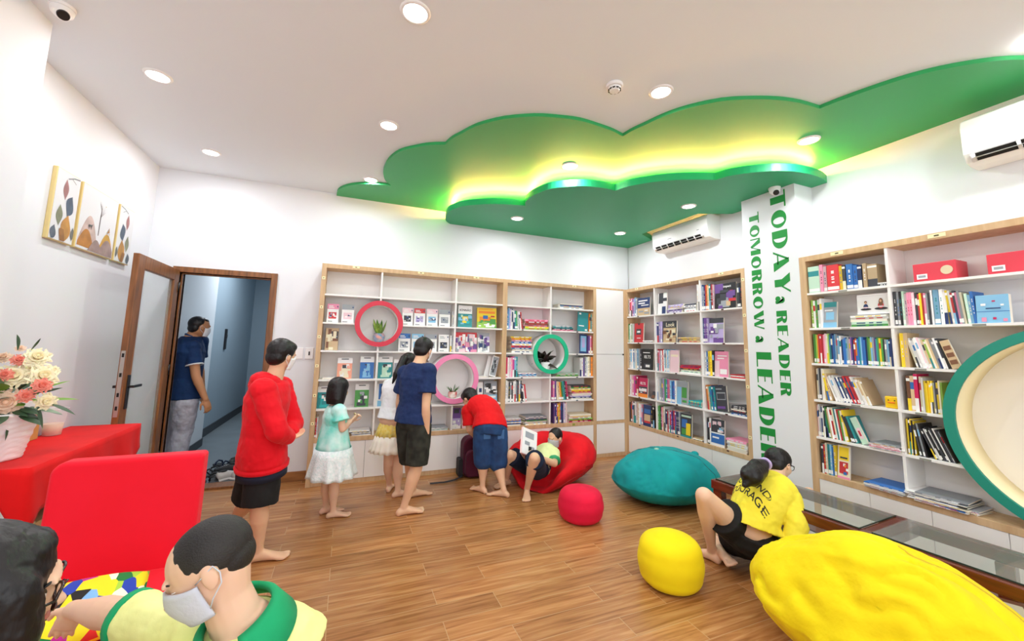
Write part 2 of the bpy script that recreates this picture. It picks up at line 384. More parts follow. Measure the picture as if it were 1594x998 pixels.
# ------------------------------------------------------------------ air conditioners on the right wall
def air_con(y0, y1, zb, zt, label, n):
    t = thing('air_conditioner', label, 'air conditioner', (XR, (y0+y1)/2, zb), 0, 'split air conditioners')
    prof = [(XR, zt), (XR-0.16, zt), (XR-0.2, zt-0.02), (XR-0.213, zt-0.07), (XR-0.205, zb+0.07), (XR-0.17, zb+0.015), (XR-0.11, zb-0.0), (XR, zb)]
    b = BM()
    a = [b.verts.new((p[0], y0, p[1])) for p in prof]; c = [b.verts.new((p[0], y1, p[1])) for p in prof]
    b.faces.new(a); b.faces.new(list(reversed(c)))
    for i in range(len(prof)): b.faces.new((a[i], a[(i+1) % len(prof)], c[(i+1) % len(prof)], c[i]))
    obj('housing', b, M_white, t, bevel=0.006)
    # outlet: slanted dark slot with louvres
    A = Vector((XR-0.204, 0, zb+0.062)); C = Vector((XR-0.172, 0, zb+0.02)); d = (C-A); nrm = Vector((-0.8, 0, -0.6))
    b = BM()
    q = [A+nrm*0.004, A+nrm*0.0065, C+nrm*0.0065, C+nrm*0.004]
    L_ = y1-y0; ya, yb_ = y0+0.09*L_, y1-0.05*L_
    vs = [b.verts.new((p.x, yy, p.z)) for yy in (ya, yb_) for p in q]
    for f in ((0,1,2,3),(7,6,5,4),(0,4,5,1),(1,5,6,2),(2,6,7,3),(3,7,4,0)): b.faces.new([vs[i] for i in f])
    obj('air_outlet', b, M_dark, t)
    b = BM()
    for i in range(n+1):
        yy = ya + (yb_-ya)*i/n
        p0 = A+nrm*0.009; p1 = C+nrm*0.009
        tube(b, [(p0.x, yy, p0.z), (p1.x, yy, p1.z)], 0.009 if i % n else 0.012, 6)
    tube(b, [((A+C)/2+nrm*0.009+Vector((0, ya, 0))), ((A+C)/2+nrm*0.009+Vector((0, yb_, 0)))], 0.004, 6)
    obj('louvre', b, M_white, t)
    b = BM()
    for (u, w) in ((0.62, 0.07), (0.13, 0.035)): box(b, XR-0.2125, XR-0.209, y0+u*L_, y0+(u+w)*L_, zb+0.115, zb+0.121)
    obj('badge', b, mat('grey_print', '#8d9196', 0.5), t)
air_con(3.24, 4.12, 2.715, 3.0, 'white air conditioner on right wall left of the slogan pillar', 7)
air_con(0.3, 1.2, 2.70, 3.02, 'white air conditioner cut by the right edge of the photo', 4)
# thin conduit down the far corner
b = BM(); tube(b, [(XR-0.008, YB-0.01, 2.3), (XR-0.008, YB-0.01, 2.96)], 0.006, 8); tag(obj('cable_conduit', b, M_white), 'thin white cable conduit down the far corner of the room', 'conduit')
b = BM(); box(b, -0.50, -0.42, YB-0.012, YB, 1.26, 1.38); box(b, -0.40, -0.32, YB-0.012, YB, 1.26, 1.38)
t = thing('wall_switch', 'white double wall switch left of the bookcase', 'light switch', (-0.41, YB, 1.26))
obj('switch_plate', b, M_white, t, bevel=0.003)
b = BM(); box(b, -0.367, -0.353, YB-0.016, YB-0.012, 1.3, 1.34); obj('rocker', b, M_black, t)

# ------------------------------------------------------------------ slogan painted on the pillar
M_ink = mat('slogan_green', '#0a8a34', 0.6)
FONT_W = {}
def letter(ch):
    """strokes as polygons in a unit cell: width w, height 1; heavy left stems, hairline right strokes"""
    H = 0.36; t_ = 0.09
    def R(x0, y0, x1, y1): return [(x0, y0), (x1, y0), (x1, y1), (x0, y1)]
    def arc(cx, cy, rx, ry, a0, a1, n=14): return [(cx+rx*math.cos(math.radians(a0+(a1-a0)*i/n)), cy+ry*math.sin(math.radians(a0+(a1-a0)*i/n))) for i in range(n+1)]
    if ch == 'T': return 0.8, [R(0, 0.9, 0.8, 1), R(0.24, 0, 0.58, 0.9)]
    if ch == 'O':
        L_ = arc(0.42, 0.5, 0.42, 0.5, 60, 300, 20)+list(reversed(arc(0.5, 0.5, 0.16, 0.38, 75, 285, 16)))
        R_ = arc(0.42, 0.5, 0.42, 0.5, -60, 60, 12)+list(reversed(arc(0.5, 0.5, 0.16, 0.38, -75, 75, 12)))
        return 0.86, [L_, R_]
    if ch == 'D':
        return 0.84, [R(0, 0, H, 1), [(H, 1)]+list(reversed(arc(0.38, 0.5, 0.46, 0.5, -90, 90)))+[(H, 0), (H, 0.1), (0.42, 0.12)]+arc(0.4, 0.5, 0.16, 0.38, -80, 80)+[(0.42, 0.88), (H, 0.9)]]
    if ch == 'A': return 0.95, [[(0.0, 0), (0.09, 0), (0.44, 0.86), (0.40, 1)], [(0.36, 1), (0.56, 1), (0.95, 0), (0.55, 0)], R(0.17, 0.25, 0.62, 0.33)]
    if ch == 'Y': return 0.9, [[(0, 1), (0.38, 1), (0.6, 0.52), (0.6, 0), (0.26, 0), (0.26, 0.48)], [(0.56, 0.5), (0.62, 0.46), (0.9, 1), (0.8, 1)]]
    if ch == 'E': return 0.66, [R(0, 0, H, 1), R(H, 0.93, 0.66, 1), R(H, 0.47, 0.6, 0.54), R(H, 0, 0.66, 0.07)]
    if ch == 'L': return 0.72, [R(0, 0, H, 1), R(H, 0, 0.72, 0.08)]
    if ch == 'R':
        return 0.82, [R(0, 0, H, 1), [(H, 1)]+list(reversed(arc(0.44, 0.74, 0.34, 0.26, -90, 90)))+[(H, 0.48), (H, 0.58), (0.42, 0.58)]+arc(0.44, 0.74, 0.08, 0.16, -90, 90, 8)+[(H, 0.9)], [(0.4, 0.5), (0.64, 0.5), (0.82, 0.0), (0.5, 0)]]
    if ch == 'M': return 1.15, [R(0, 0, 0.08, 1), [(0.02, 1), (0.36, 1), (0.66, 0.12), (0.52, 0)], [(0.55, 0), (0.62, 0.1), (0.92, 1), (0.84, 1)], R(0.82, 0, 1.15, 1)]
    if ch == 'W': return 1.3, [[(0, 1), (0.34, 1), (0.58, 0), (0.34, 0)], [(0.5, 0), (0.56, 0.0), (0.74, 0.9), (0.68, 1)], [(0.58, 1), (0.88, 1), (1.06, 0), (0.86, 0)], [(1.0, 0), (1.06, 0), (1.3, 1), (1.2, 1)]]
    if ch == 'a':
        return 0.5, [[(0.3, 0), (0.46, 0), (0.5, 0.06), (0.46, 0.5)]+arc(0.25, 0.46, 0.2, 0.15, 20, 160, 8)+[(0.02, 0.42), (0.12, 0.42)]+list(reversed(arc(0.24, 0.46, 0.1, 0.08, 20, 160, 6)))+[(0.32, 0.44)],
                     arc(0.17, 0.17, 0.17, 0.17, 0, 360, 14)]
    return 0.4, []
def slogan(name, text, y_base, z_top, height, length, parent):
    """text runs downwards; letter tops point towards the right of the pillar"""
    cells = []; x = 0
    for ch in text:
        if ch == ' ': x += 0.42; continue
        w, polys = letter(ch); cells.append((x, polys)); x += w+0.11
    s = length/(x-0.11); b = BM()
    for off, polys in cells:
        for pl in polys:
            va = [b.verts.new((XS-0.0015, y_base - p[1]*height, z_top-(off+p[0])*s)) for p in pl]
            try: f = b.faces.new(va)
            except ValueError: pass
    bmesh.ops.triangulate(b, faces=b.faces[:])
    r = bmesh.ops.extrude_face_region(b, geom=b.faces[:])
    for v in [g for g in r['geom'] if isinstance(g, bmesh.types.BMVert)]: v.co.x += 0.0012
    return obj(name, b, M_ink, parent)
t = thing('wall_slogan', 'green vertical slogan lettering TODAY a READER TOMORROW a LEADER on white pillar', 'wall lettering', (XS, 2.5, 0.5))
slogan('lettering', 'TODAY', 2.475, 2.945, 0.142, 0.965, t)
slogan('lettering', 'a', 2.477, 1.955, 0.14, 0.07, t)
slogan('lettering', 'READER', 2.475, 1.82, 0.095, 0.765, t)
slogan('lettering', 'TOMORROW', 2.697, 2.81, 0.1, 1.155, t)
slogan('lettering', 'a', 2.692, 1.595, 0.13, 0.065, t)
slogan('lettering', 'LEADER', 2.692, 1.44, 0.147, 1.0, t)

# ------------------------------------------------------------------ three canvases on the left wall
def leafpoly(cx, cy, L_, w, ang, n=10):
    out = []
    for i in range(n+1): t = i/n; out.append((t-.5, .5*math.sin(math.pi*t)**1.25))
    for i in range(1, n): t = 1-i/n; out.append((t-.5, -.5*math.sin(math.pi*t)**1.25))
    ca, sa = math.cos(math.radians(ang)), math.sin(math.radians(ang))
    return [(cx+(x*L_)*ca-(y*w)*sa, cy+(x*L_)*sa+(y*w)*ca) for x, y in out]
def hill(x0, x1, y0, h, n=14, skew=.5):
    return [(x0, y0)]+[(x0+(x1-x0)*i/n, y0+h*math.sin(math.pi*(i/n)**(1.0 if skew == .5 else skew))) for i in range(1, n)]+[(x1, y0)]
def canvas(y0, y1, z0, z1, shapes, label):
    t = thing('wall_picture', label, 'picture', (XL, (y0+y1)/2, z0), 0, 'three part picture on the left wall')
    b = BM(); box(b, XL, XL+.026, y0, y1, z0, z1); obj('gold_frame', b, mat('gold', '#dcc688', .4, metal=.2), t, bevel=.004)
    b = BM(); box(b, XL+.026, XL+.0275, y0+.006, y1-.006, z0+.006, z1-.006); obj('canvas', b, mat('canvas_pale', '#d8d9dc', .4), t)
    b = BM(); ms = []
    for k, (pl, c) in enumerate(shapes):
        m = mat('art_'+c, '#'+c, .5, var=.3, vscale=14)
        if m not in ms: ms.append(m)
        pts = [(min(.97, max(.03, x)), min(.98, max(.02, y))) for x, y in pl]
        f = b.faces.new([b.verts.new((XL+.0279+.0002*k, y0+x*(y1-y0), z0+y*(z1-z0))) for x, y in pts]); f.material_index = ms.index(m)
    bmesh.ops.triangulate(b, faces=b.faces[:])
    obj('artwork', b, ms, t)
def strip(pts, w):
    up = [(x, y+w/2) for x, y in pts]; return up+[(x, y-w/2) for x, y in reversed(pts)]
lv = [(strip([(.45, .9), (.7, .95), (.95, .97)], .02), '8e8e92'), (strip([(.6, .93), (.8, .88)], .012), '8e8e92'), (leafpoly(.42, .74, .30, .22, 95), 'a5716f'), (leafpoly(.66, .53, .33, .34, 70), '4b5b70'), (leafpoly(.3, .36, .30, .26, 95), '7f8468'), (leafpoly(.62, .2, .42, .42, 80), 'c08a3c'), (leafpoly(.15, .1, .22, .24, 80), '55606e'), (leafpoly(.92, .16, .2, .16, 90), '6a6a62'), (leafpoly(.5, .1, .2, .3, 60), '9c6a2c')]
canvas(3.437, 3.685, 2.075, 2.555, lv, 'leftmost of three gold edged wall canvases, with painted leaves')
mid = [(hill(.0, .55, .05, .5), 'cbb4ac'), (strip([(.5, .8), (.53, .55), (.52, .3)], .012)[:0] or [(.515, .3), (.535, .3), (.53, .6), (.545, .78), (.52, .62)], '5c4a48'), (hill(.0, .45, .05, .28), 'b87a2a'), (hill(.55, 1.0, .05, .33), 'cf9f3a'), (hill(.3, .7, .0, .22), '9d8580'), (hill(.55, 1.05, .0, .28), '9d8580')]
for i in range(9): a = .6+i*.2; mid.append(([(.532, .6+.015*i), (.532+.16*math.cos(a), .66+.13*math.sin(a)+.01*i), (.536, .615+.015*i)], '7d6a66'))
mid += [([(.24, .38), (.33, .39), (.35, .44), (.32, .415), (.25, .41)], '4a4648'), ([(.25, .38), (.26, .33), (.268, .38)], '4a4648'), ([(.31, .39), (.32, .33), (.328, .39)], '4a4648'), ([(.74, .4), (.82, .41), (.80, .5), (.78, .44)], 'a8783a'), ([(.75, .4), (.755, .33), (.765, .4)], 'a8783a'), ([(.81, .4), (.815, .33), (.825, .4)], 'a8783a'), (leafpoly(.62, .8, .02, .02, 0), 'd9b86a')]
canvas(3.715, 4.195, 2.075, 2.555, mid, 'middle wall canvas with gold hills, a bare tree and deer')
canvas(4.225, 4.468, 2.075, 2.555, [([(1-x, y) for x, y in p_], c_) for p_, c_ in lv], 'rightmost of three gold edged wall canvases, with painted leaves')

# ------------------------------------------------------------------ bookcases
W_BACK = Matrix.Translation((0, YS, 0))                                   # u along the wall, w into it, z up
W_RIGHT = Matrix.Translation((XS, 0, 0)) @ Matrix.Rotation(-math.pi/2, 4, 'Z')
DEP = 0.245
def unit_thing(name, label, cat, Wm, u0, group=None, z=0):
    o = bpy.data.objects.new(name, None); COL.objects.link(o); o.empty_display_size = 0.05
    rz = 0 if Wm is W_BACK else -math.pi/2
    loc = Wm @ Vector((u0, 0, z)); o.location = loc; o.rotation_euler = (0, 0, rz)
    tag(o, label, cat, group)
    ORIG[o.name] = Wm.inverted() @ (Matrix.Translation(loc) @ Matrix.Rotation(rz, 4, 'Z'))
    return o
def cut(a0, a1, at, rings, axis):
    """interval a0..a1 on the line at, minus the discs of the display rings"""
    segs = [(a0, a1)]
    for (cu, cz, r) in rings:
        dd = at-(cz if axis == 'u' else cu); c = cu if axis == 'u' else cz
        if abs(dd) >= r: continue
        h = math.sqrt(r*r-dd*dd); new = []
        for s0, s1 in segs:
            if s1 <= c-h or s0 >= c+h: new.append((s0, s1)); continue
            if c-h-s0 > 0.01: new.append((s0, c-h))
            if s1-(c+h) > 0.01: new.append((c+h, s1))
        segs = new
    return segs
def ring_part(t, cu, cz, r, band, mcol, front=-0.018, inner=None, mtwo=None):
    n = 72
    b = BM()
    def rowc(rad, w): return [b.verts.new((cu+rad*math.cos(2*math.pi*i/n), w, cz+rad*math.sin(2*math.pi*i/n))) for i in range(n)]
    rows = [rowc(r, 0.004), rowc(r, front), rowc(r-band, front), rowc(r-band, 0.004)]
    for k in range(4):
        A, C_ = rows[k], rows[(k+1) % 4]
        for i in range(n):
            f = b.faces.new((A[i], A[(i+1) % n], C_[(i+1) % n], C_[i])); f.smooth = (k in (0, 2))
    obj('ring_rim', b, mcol, t)
    b = BM()
    rows = [rowc(r-0.004, 0.004), rowc(r-0.004, DEP-0.012), rowc(r-band+0.002, DEP-0.012), rowc(r-band+0.002, 0.004)]
    for k in range(4):
        A, C_ = rows[k], rows[(k+1) % 4]
        for i in range(n):
            f = b.faces.new((A[i], A[(i+1) % n], C_[(i+1) % n], C_[i])); f.smooth = True
    obj('ring_tube', b, inner or M_shelf, t)
def plate(t, u, z, w=0.03, h=0.03, y=-0.003, mark=True):
    b = BM(); box(b, u-w/2, u+w/2, y, 0.0, z-h/2, z+h/2); box(b, u-w*0.14, u+w*0.14, y-0.0006, y, z-h*0.2, z+h*0.2, 1)
    obj('shelf_label', b, [mat('label_cream', '#f1e6b8', 0.6), mat('label_mark', '#5b5236', 0.6)], t)
def bookcase(label, Wm, u0, u1, cols, rows, rings, base_seams, base_top, n_plates=3, wood_left=0.045, wood_right=0.045, top=2.277, ring_cols=(), dividers=None, inners=None, base_z=None):
    t = unit_thing('bookcase', label, 'bookcase', Wm, u0)
    b = BM()
    box(b, u0, u0+wood_left, 0, DEP, 0, top); box(b, u1-wood_right, u1, 0, DEP, 0, top)
    box(b, u0+wood_left, u1-wood_right, 0, DEP, top-0.045, top)
    box(b, u0+wood_left, u1-wood_right, 0, DEP, base_top-0.045, base_top)
    obj('frame', b, M_oak, t, bevel=0.0015)
    a0, a1 = u0+wood_left, u1-wood_right
    b = BM(); box(b, a0, a1, DEP-0.012, DEP-0.004, base_top, top-0.045); obj('back_panel', b, M_back, t)
    for z in rows[:-1]:
        for s0, s1 in cut(a0, a1, z-0.009, rings, 'u'):
            b = BM(); box(b, s0, s1, 0.002, DEP-0.014, z-0.018, z); obj('shelf', b, M_shelf, t, bevel=0.001)
    zz = [top-0.045]+list(rows)
    for c in cols:
        for i in range(len(zz)-1):
            hi = zz[i]-(0.018 if i else 0); lo_ = zz[i+1]
            for s0, s1 in cut(lo_, hi, c, rings, 'z'):
                b = BM(); box(b, c-0.009, c+0.009, 0.004, DEP-0.014, s0, s1); obj('divider', b, M_shelf, t)
    for (r, (band, mc)) in zip(rings, ring_cols):
        ring_part(t, r[0], r[1], r[2], band, mc, inner=(inners or {}).get(r))
    # base: white fronts on a thin oak plinth
    b = BM(); box(b, a0, a1, 0.01, DEP, 0.0, 0.045); obj('plinth', b, M_oak, t)
    ss = [a0]+list(base_seams)+[a1]
    for s0, s1 in zip(ss, ss[1:]):
        b = BM(); box(b, s0+0.0015, s1-0.0015, 0.003, 0.021, 0.047, base_top-0.047); obj('cabinet_door', b, M_shelf, t, bevel=0.001)
    b = BM(); box(b, a0, a1, 0.022, 0.026, 0.045, base_top-0.045); obj('cabinet_body', b, mat('seam_shadow', '#55504a', 0.8), t)
    return t
R6 = [1.955, 1.655, 1.36, 1.06, 0.76, 0.47]
R5 = [1.887, 1.527, 1.17, 0.805, 0.445]
M_rred = mat('ring_red', '#cf1738', 0.35); M_rpink = mat('ring_pink', '#ee86b4', 0.4)
M_rteal = mat('ring_teal', '#10bf8c', 0.4); M_rdeep = mat('ring_deep_teal', '#158a77', 0.5)
RING_A = [(0.325, 1.658, 0.252), (1.197, 1.052, 0.285)]; RING_B = [(2.455, 1.351, 0.252)]; RING_E = [(-0.808, 1.043, 0.597)]
tA = bookcase('wide oak framed bookcase with red and pink display rings on back wall', W_BACK, -0.285, 1.805, [0.327, 1.18], R6, RING_A, [0.255, 0.76, 1.261], 0.47,
              ring_cols=[(0.05, M_rred), (0.055, M_rpink)], wood_right=0.03)
for z in (2.12, 1.81, 1.5, 1.2, 0.9, 0.62): plate(tA, -0.262, z)
for u in (0.05, 0.75, 1.42): plate(tA, u, 2.262, 0.07, 0.022)
tB = bookcase('oak framed bookcase with a green display ring and dark plant', W_BACK, 1.805, 3.14, [2.452], R6, RING_B, [2.45], 0.47,
              ring_cols=[(0.05, M_rteal)], wood_left=0.03, wood_right=0.035)
for u in (2.1, 2.8): plate(tB, u, 2.262, 0.06, 0.022)
for z in R6[1:-1]:
    for u in (2.05, 2.85):
        b = BM(); box(b, u-0.012, u+0.012, -0.001, 0.002, z-0.016, z-0.002); obj('shelf_label', b, mat('clip_dark', '#56606a', 0.5), tB)
for u in (2.1, 2.8):
    b = BM(); box(b, u-0.02, u+0.02, -0.002, 0.0, 0.435, 0.46); obj('shelf_label', b, mat('clip_olive', '#8d9a3c', 0.5), tB)
tD = bookcase('oak framed corner bookcase packed with english exam books on right wall', W_RIGHT, -4.66, -2.775, [-4.07, -3.34], R5, [], [-4.03, -3.25], 0.445, wood_left=0.05)
for z in (2.16, 1.8, 1.45, 1.1, 0.62): plate(tD, -2.797, z)
for u in (-4.4, -3.8, -3.05): plate(tD, u, 2.262, 0.06, 0.022)
for z in R5:
    for u in (-4.38, -3.72, -3.05):
        b = BM(); box(b, u-0.014, u+0.014, -0.001, 0.002, z-0.017, z-0.003); obj('shelf_label', b, mat('clip_maroon', '#4a2a2a', 0.5), tD)
tE = bookcase('tall oak framed bookcase around a huge green round niche on right wall', W_RIGHT, -2.25, 0.63, [-1.635, 0.02], R6, RING_E, [-1.857, -1.515, -1.178, -0.8, -0.4, 0.0], 0.47,
              ring_cols=[(0.055, M_rdeep)], wood_left=0.05, inners={RING_E[0]: mat('niche_cream', '#f6e8bd', 0.6)})
for u in (-1.95, -1.35): plate(tE, u, 2.257, 0.09, 0.026)
for z, us in ((1.955, (-1.93,)), (1.655, (-1.93, -1.2)), (1.36, (-1.9, -1.5)), (1.06, (-1.9, -1.52)), (0.76, (-1.52,))):
    for u in us:
        b = BM(); box(b, u-0.03, u+0.03, 0.0, 0.003, z-0.016, z-0.004); obj('shelf_label', b, mat('clip_grey', '#8a8a84', 0.5), tE)
# niche back disc
b = BM(); cyl(b, (-0.808, DEP-0.016, 1.043), (-0.808, DEP-0.022, 1.043), 0.55, n=72); obj('niche_panel', b, mat('niche_white', '#f4eee4', 0.7), tE)
for u0, u1 in ((3.14, 3.655),):
    t = unit_thing('tall_cupboard', 'tall white two door cupboard in the room corner between two bookcases', 'cupboard', W_BACK, u0)
    b = BM(); box(b, u0, u0+0.012, 0, DEP, 0, 2.277); box(b, u1-0.045, u1, 0, DEP, 0, 2.277); box(b, u0+0.012, u1-0.045, 0, DEP, 2.255, 2.277); box(b, u0+0.012, u1-0.045, 0, DEP, 0.43, 0.47); box(b, u0+0.012, u1-0.045, 0, DEP, 0, 0.045)
    obj('frame', b, M_oak, t)
    for z0, z1 in ((0.472, 1.353), (1.357, 2.253), (0.047, 0.428)):
        b = BM(); box(b, u0+0.014, u1-0.047, 0.002, 0.02, z0, z1); d = obj('cupboard_door', b, M_shelf, t, bevel=0.001)
    b = BM(); box(b, u1-0.07, u1-0.05, -0.004, 0.002, 1.345, 1.365); obj('lock', b, M_dark, t)
    b = BM(); box(b, u0+0.012, u1-0.045, 0.024, 0.03, 0.045, 2.25); obj('cupboard_body', b, M_shelf, t)

# ------------------------------------------------------------------ books
HUE = dict(red='c9323a', crimson='c01a55', pink='e58fae', blush='eac9d2', orange='ee8a2c', yellow='efcf2c', cream='ebe1c4', green='4b9748', lime='97c254', mint='bfdfca',
           teal='2a8d93', blue='2f6db6', sky='82bade', navy='22386c', purple='6c4a92', lilac='b6a8d8', brown='7d523a', tan='cdb28c', grey='9aa0a8', charcoal='3b3e46', black='1c1c20', white='efefef', magenta='c2418f', turquoise='27b3b5', salmon='f2a48a')
KEY = dict(r='red', c='crimson', p='pink', h='blush', o='orange', y='yellow', e='cream', g='green', l='lime', m='mint', t='teal', b='blue', s='sky', n='navy', u='purple', i='lilac', S='salmon', w='brown', a='tan', x='grey', k='charcoal', K='black', W='white', M='magenta', T='turquoise')
WORD = {'sky': 'pale blue', 'blush': 'pale pink', 'cream': 'cream', 'mint': 'mint green', 'lime': 'lime green', 'navy': 'navy blue'}
M_pages = mat('book_pages', '#ece6d8', 0.8)
rnd = random.Random(7)
def hm(k): return cm(HUE[k])
def jit(k, v=0.12):
    h = HUE[k]; f = 1+rnd.choice((-v, 0, v*0.6))
    return cm(''.join('%02x' % max(0, min(255, int(int(h[i:i+2], 16)*f))) for i in (0, 2, 4)))
def quad(bm, co, mi):
    f = bm.faces.new([bm.verts.new(c) for c in co]); f.material_index = mi
def upright_mesh(t, h, d, key):
    """x thickness, y depth (spine at y=0), z height"""
    bm = BM(); t2 = t/2
    other = rnd.choice([k for k in 'WWWenkyrbst' if KEY[k] != key])
    style = rnd.choice((0, 0, 1, 1, 2, 3))
    cuts = {0: [(0, 1, 0)], 1: [(0, .04, 0), (.04, .16, 3), (.16, 1, 0)], 2: [(0, .04, 0), (.04, .15, 3), (.15, .62, 0), (.62, .82, 2), (.82, 1, 0)], 3: [(0, .35, 2), (.35, .85, 0), (.85, .93, 3), (.93, 1, 0)]}[style]
    for a, c, mi in cuts: quad(bm, [(-t2, 0, a*h), (t2, 0, a*h), (t2, 0, c*h), (-t2, 0, c*h)], mi)
    if style in (0, 1) and t > 0.012:     # a line of spine lettering as a thin bar
        for a in (.3, .42, .5, .66, .72): quad(bm, [(-t2*.25, -.0004, a*h), (t2*.25, -.0004, a*h), (t2*.25, -.0004, (a+.05)*h), (-t2*.25, -.0004, (a+.05)*h)], 2)
    for s in (-t2, t2): quad(bm, [(s, 0, 0), (s, d, 0), (s, d, h), (s, 0, h)], 0)
    quad(bm, [(-t2, 0, h), (t2, 0, h), (t2, d, h), (-t2, d, h)], 1)
    quad(bm, [(-t2, 0, 0), (t2, 0, 0), (t2, d, 0), (-t2, d, 0)], 1)
    quad(bm, [(-t2, d, 0), (t2, d, 0), (t2, d, h), (-t2, d, h)], 1)
    bmesh.ops.remove_doubles(bm, verts=bm.verts[:], dist=1e-6)
    return bm, [jit(key), M_pages, hm(KEY[other]), hm('white')]
def cover_mesh(w, h, t, key, art, seed=0):
    """x width, y thickness (front cover at y=0), z height; art: list of (x0,z0,x1,z1,key) in 0..1"""
    bm = BM(); box(bm, -w/2, w/2, 0.0006, t, 0, h, 0)
    ms = [jit(key, 0.0), M_pages]; idx = {}
    def mi(k):
        k = KEY.get(k, k)
        if k not in idx: ms.append(hm(k)); idx[k] = len(ms)-1
        return idx[k]
    for f in bm.faces:
        c = f.calc_center_median()
        if abs(c.x-w/2) < 1e-5 or c.z > h-1e-5: f.material_index = 1
    for j, (x0, z0, x1, z1, k) in enumerate(art):
        y = -0.00035*(j+1)
        quad(bm, [(-w/2+x0*w, y, z0*h), (-w/2+x1*w, y, z0*h), (-w/2+x1*w, y, z1*h), (-w/2+x0*w, y, z1*h)], mi(k))
    return bm, ms
def patches(keys, n, x0, z0, x1, z1, seed):
    r = random.Random(seed); out = []
    for i in range(n):
        a = x0+(x1-x0)*r.random()*0.75; c = z0+(z1-z0)*r.random()*0.75
        out.append((a, c, min(x1, a+(x1-x0)*r.uniform(.12, .4)), min(z1, c+(z1-z0)*r.uniform(.1, .3)), r.choice(keys)))
    return out
ORD = ['first', 'second', 'third', 'fourth', 'fifth', 'sixth', 'seventh', 'eighth', 'ninth', 'tenth', 'eleventh', 'twelfth', 'thirteenth', 'fourteenth', 'fifteenth', 'sixteenth', 'seventeenth', 'eighteenth', 'nineteenth', 'twentieth'] + ['twenty-'+x for x in ('first', 'second', 'third', 'fourth', 'fifth', 'sixth', 'seventh', 'eighth', 'ninth')] + ['thirtieth', 'thirty-first', 'thirty-second', 'thirty-third', 'thirty-fourth', 'thirty-fifth', 'thirty-sixth', 'thirty-seventh', 'thirty-eighth', 'thirty-ninth', 'fortieth'] + ['forty-'+x for x in ('first', 'second', 'third', 'fourth', 'fifth', 'sixth', 'seventh', 'eighth', 'ninth')]
UN = {'A': ('left back bookcase', W_BACK, R6), 'B': ('green ring bookcase', W_BACK, R6), 'D': ('corner bookcase', W_RIGHT, R5), 'E': ('niche bookcase', W_RIGHT, R6)}
ROWN = ['top', 'second', 'third', 'fourth', 'fifth', 'bottom']
COLN = {'A': ['left', 'middle', 'right'], 'B': ['left', 'right'], 'D': ['left', 'middle', 'right'], 'E': ['left', 'right']}
def proj(v):
    c = RC @ np.array([v.x, v.y, v.z-CAMZ]); return F_PX*c[0]/c[2]+PPX
def U(unit, px, z, w=0.02):
    Wm = UN[unit][1]; lo_, hi = (-1, 4) if Wm is W_BACK else (-6, -0.35)
    for _ in range(40):
        m = (lo_+hi)/2
        if proj(Wm @ Vector((m, w, z))) < px: lo_ = m
        else: hi = m
    return (lo_+hi)/2
def put(bm, ms, unit, u, w, z, eul=(0, 0, 0), name='book'):
    Wm = UN[unit][1]; o = obj(name, bm, ms)
    o.location = Wm @ Vector((u, w, z)); rz = 0 if Wm is W_BACK else -math.pi/2
    o.rotation_euler = (eul[0], eul[1], eul[2]+rz)
    return o
seen_lab = {}
def where(unit, row, col):
    r = ROWN[row] if not (unit == 'D' and row == 4) else 'bottom'
    return f"{r} shelf, {COLN[unit][col]} column, {UN[unit][0]}"
CNT = {}
def nextn(unit, row, col, kind):
    k = (unit, row, col, kind); CNT[k] = CNT.get(k, 0)+1; return CNT[k]
def V(unit, row, col, px0, px1, keys, h=0.22, lean=0, d=0.16, w=0.02, jh=0.012, dz=0):
    z = UN[unit][2][row]; zm = z+h*0.5
    u0, u1 = U(unit, px0, zm, w), U(unit, px1, zm, w); n = len(keys)
    la = math.radians(lean); step = (u1-u0)/n; t = step*math.cos(la)*0.96
    if lean: t = min(t, 0.03)
    if lean:        # foot positions: mid-height x minus the lean
        off = -math.sin(-la)*h*0.5
    for i, k in enumerate(keys):
        k = KEY[k]; hh = h+rnd.uniform(-jh, jh)
        bm, ms = upright_mesh(t, hh, d, k)
        uu = u0+(i+0.5)*step + (math.sin(la)*h*0.5 if lean else 0)
        o = put(bm, ms, unit, uu, w+rnd.uniform(0, 0.008), z+0.0008+(t/2*abs(math.sin(la)))+dz, (0, -la, 0))
        q = nextn(unit, row, col, 'v')
        tag(o, f"{WORD.get(k, k)} {'leaning' if lean else 'upright'} book, {ORD[q-1]} from left, {where(unit, row, col)}", 'book', f"standing books, {where(unit, row, col)}")
def Fc(unit, row, col, px0, px1, key, art, h=0.2, back=6, w=0.06, t=0.014, desc='', lean=0, text=None, dz=0, zshift=0, name='book', cat='book'):
    z = UN[unit][2][row]+dz; u0, u1 = U(unit, px0, z+h*.5, w), U(unit, px1, z+h*.5, w)
    bm, ms = cover_mesh(u1-u0, h, t, KEY.get(key, key), art)
    la = math.radians(lean)
    o = put(bm, ms, unit, (u0+u1)/2+math.sin(la)*h/2, w, z+0.001+abs(math.sin(la))*(u1-u0)/2, (-math.radians(back), -la, 0), name)
    q = nextn(unit, row, col, 'f')
    tag(o, desc or f"{WORD.get(KEY.get(key), KEY.get(key))} book facing out, {ORD[q-1]} such from left, {where(unit, row, col)}", cat, f"books facing out, {where(unit, row, col)}" if cat == 'book' else None)
    if text:
        for (s, size, x, zz, tk) in text:
            tp = text_mesh('cover_title', s, size*h, hm(KEY[tk]), o)
            tp.location = ((x-0.5)*(u1-u0), -0.004, zz*h); tp.rotation_euler = (math.pi/2, 0, 0)
    return o
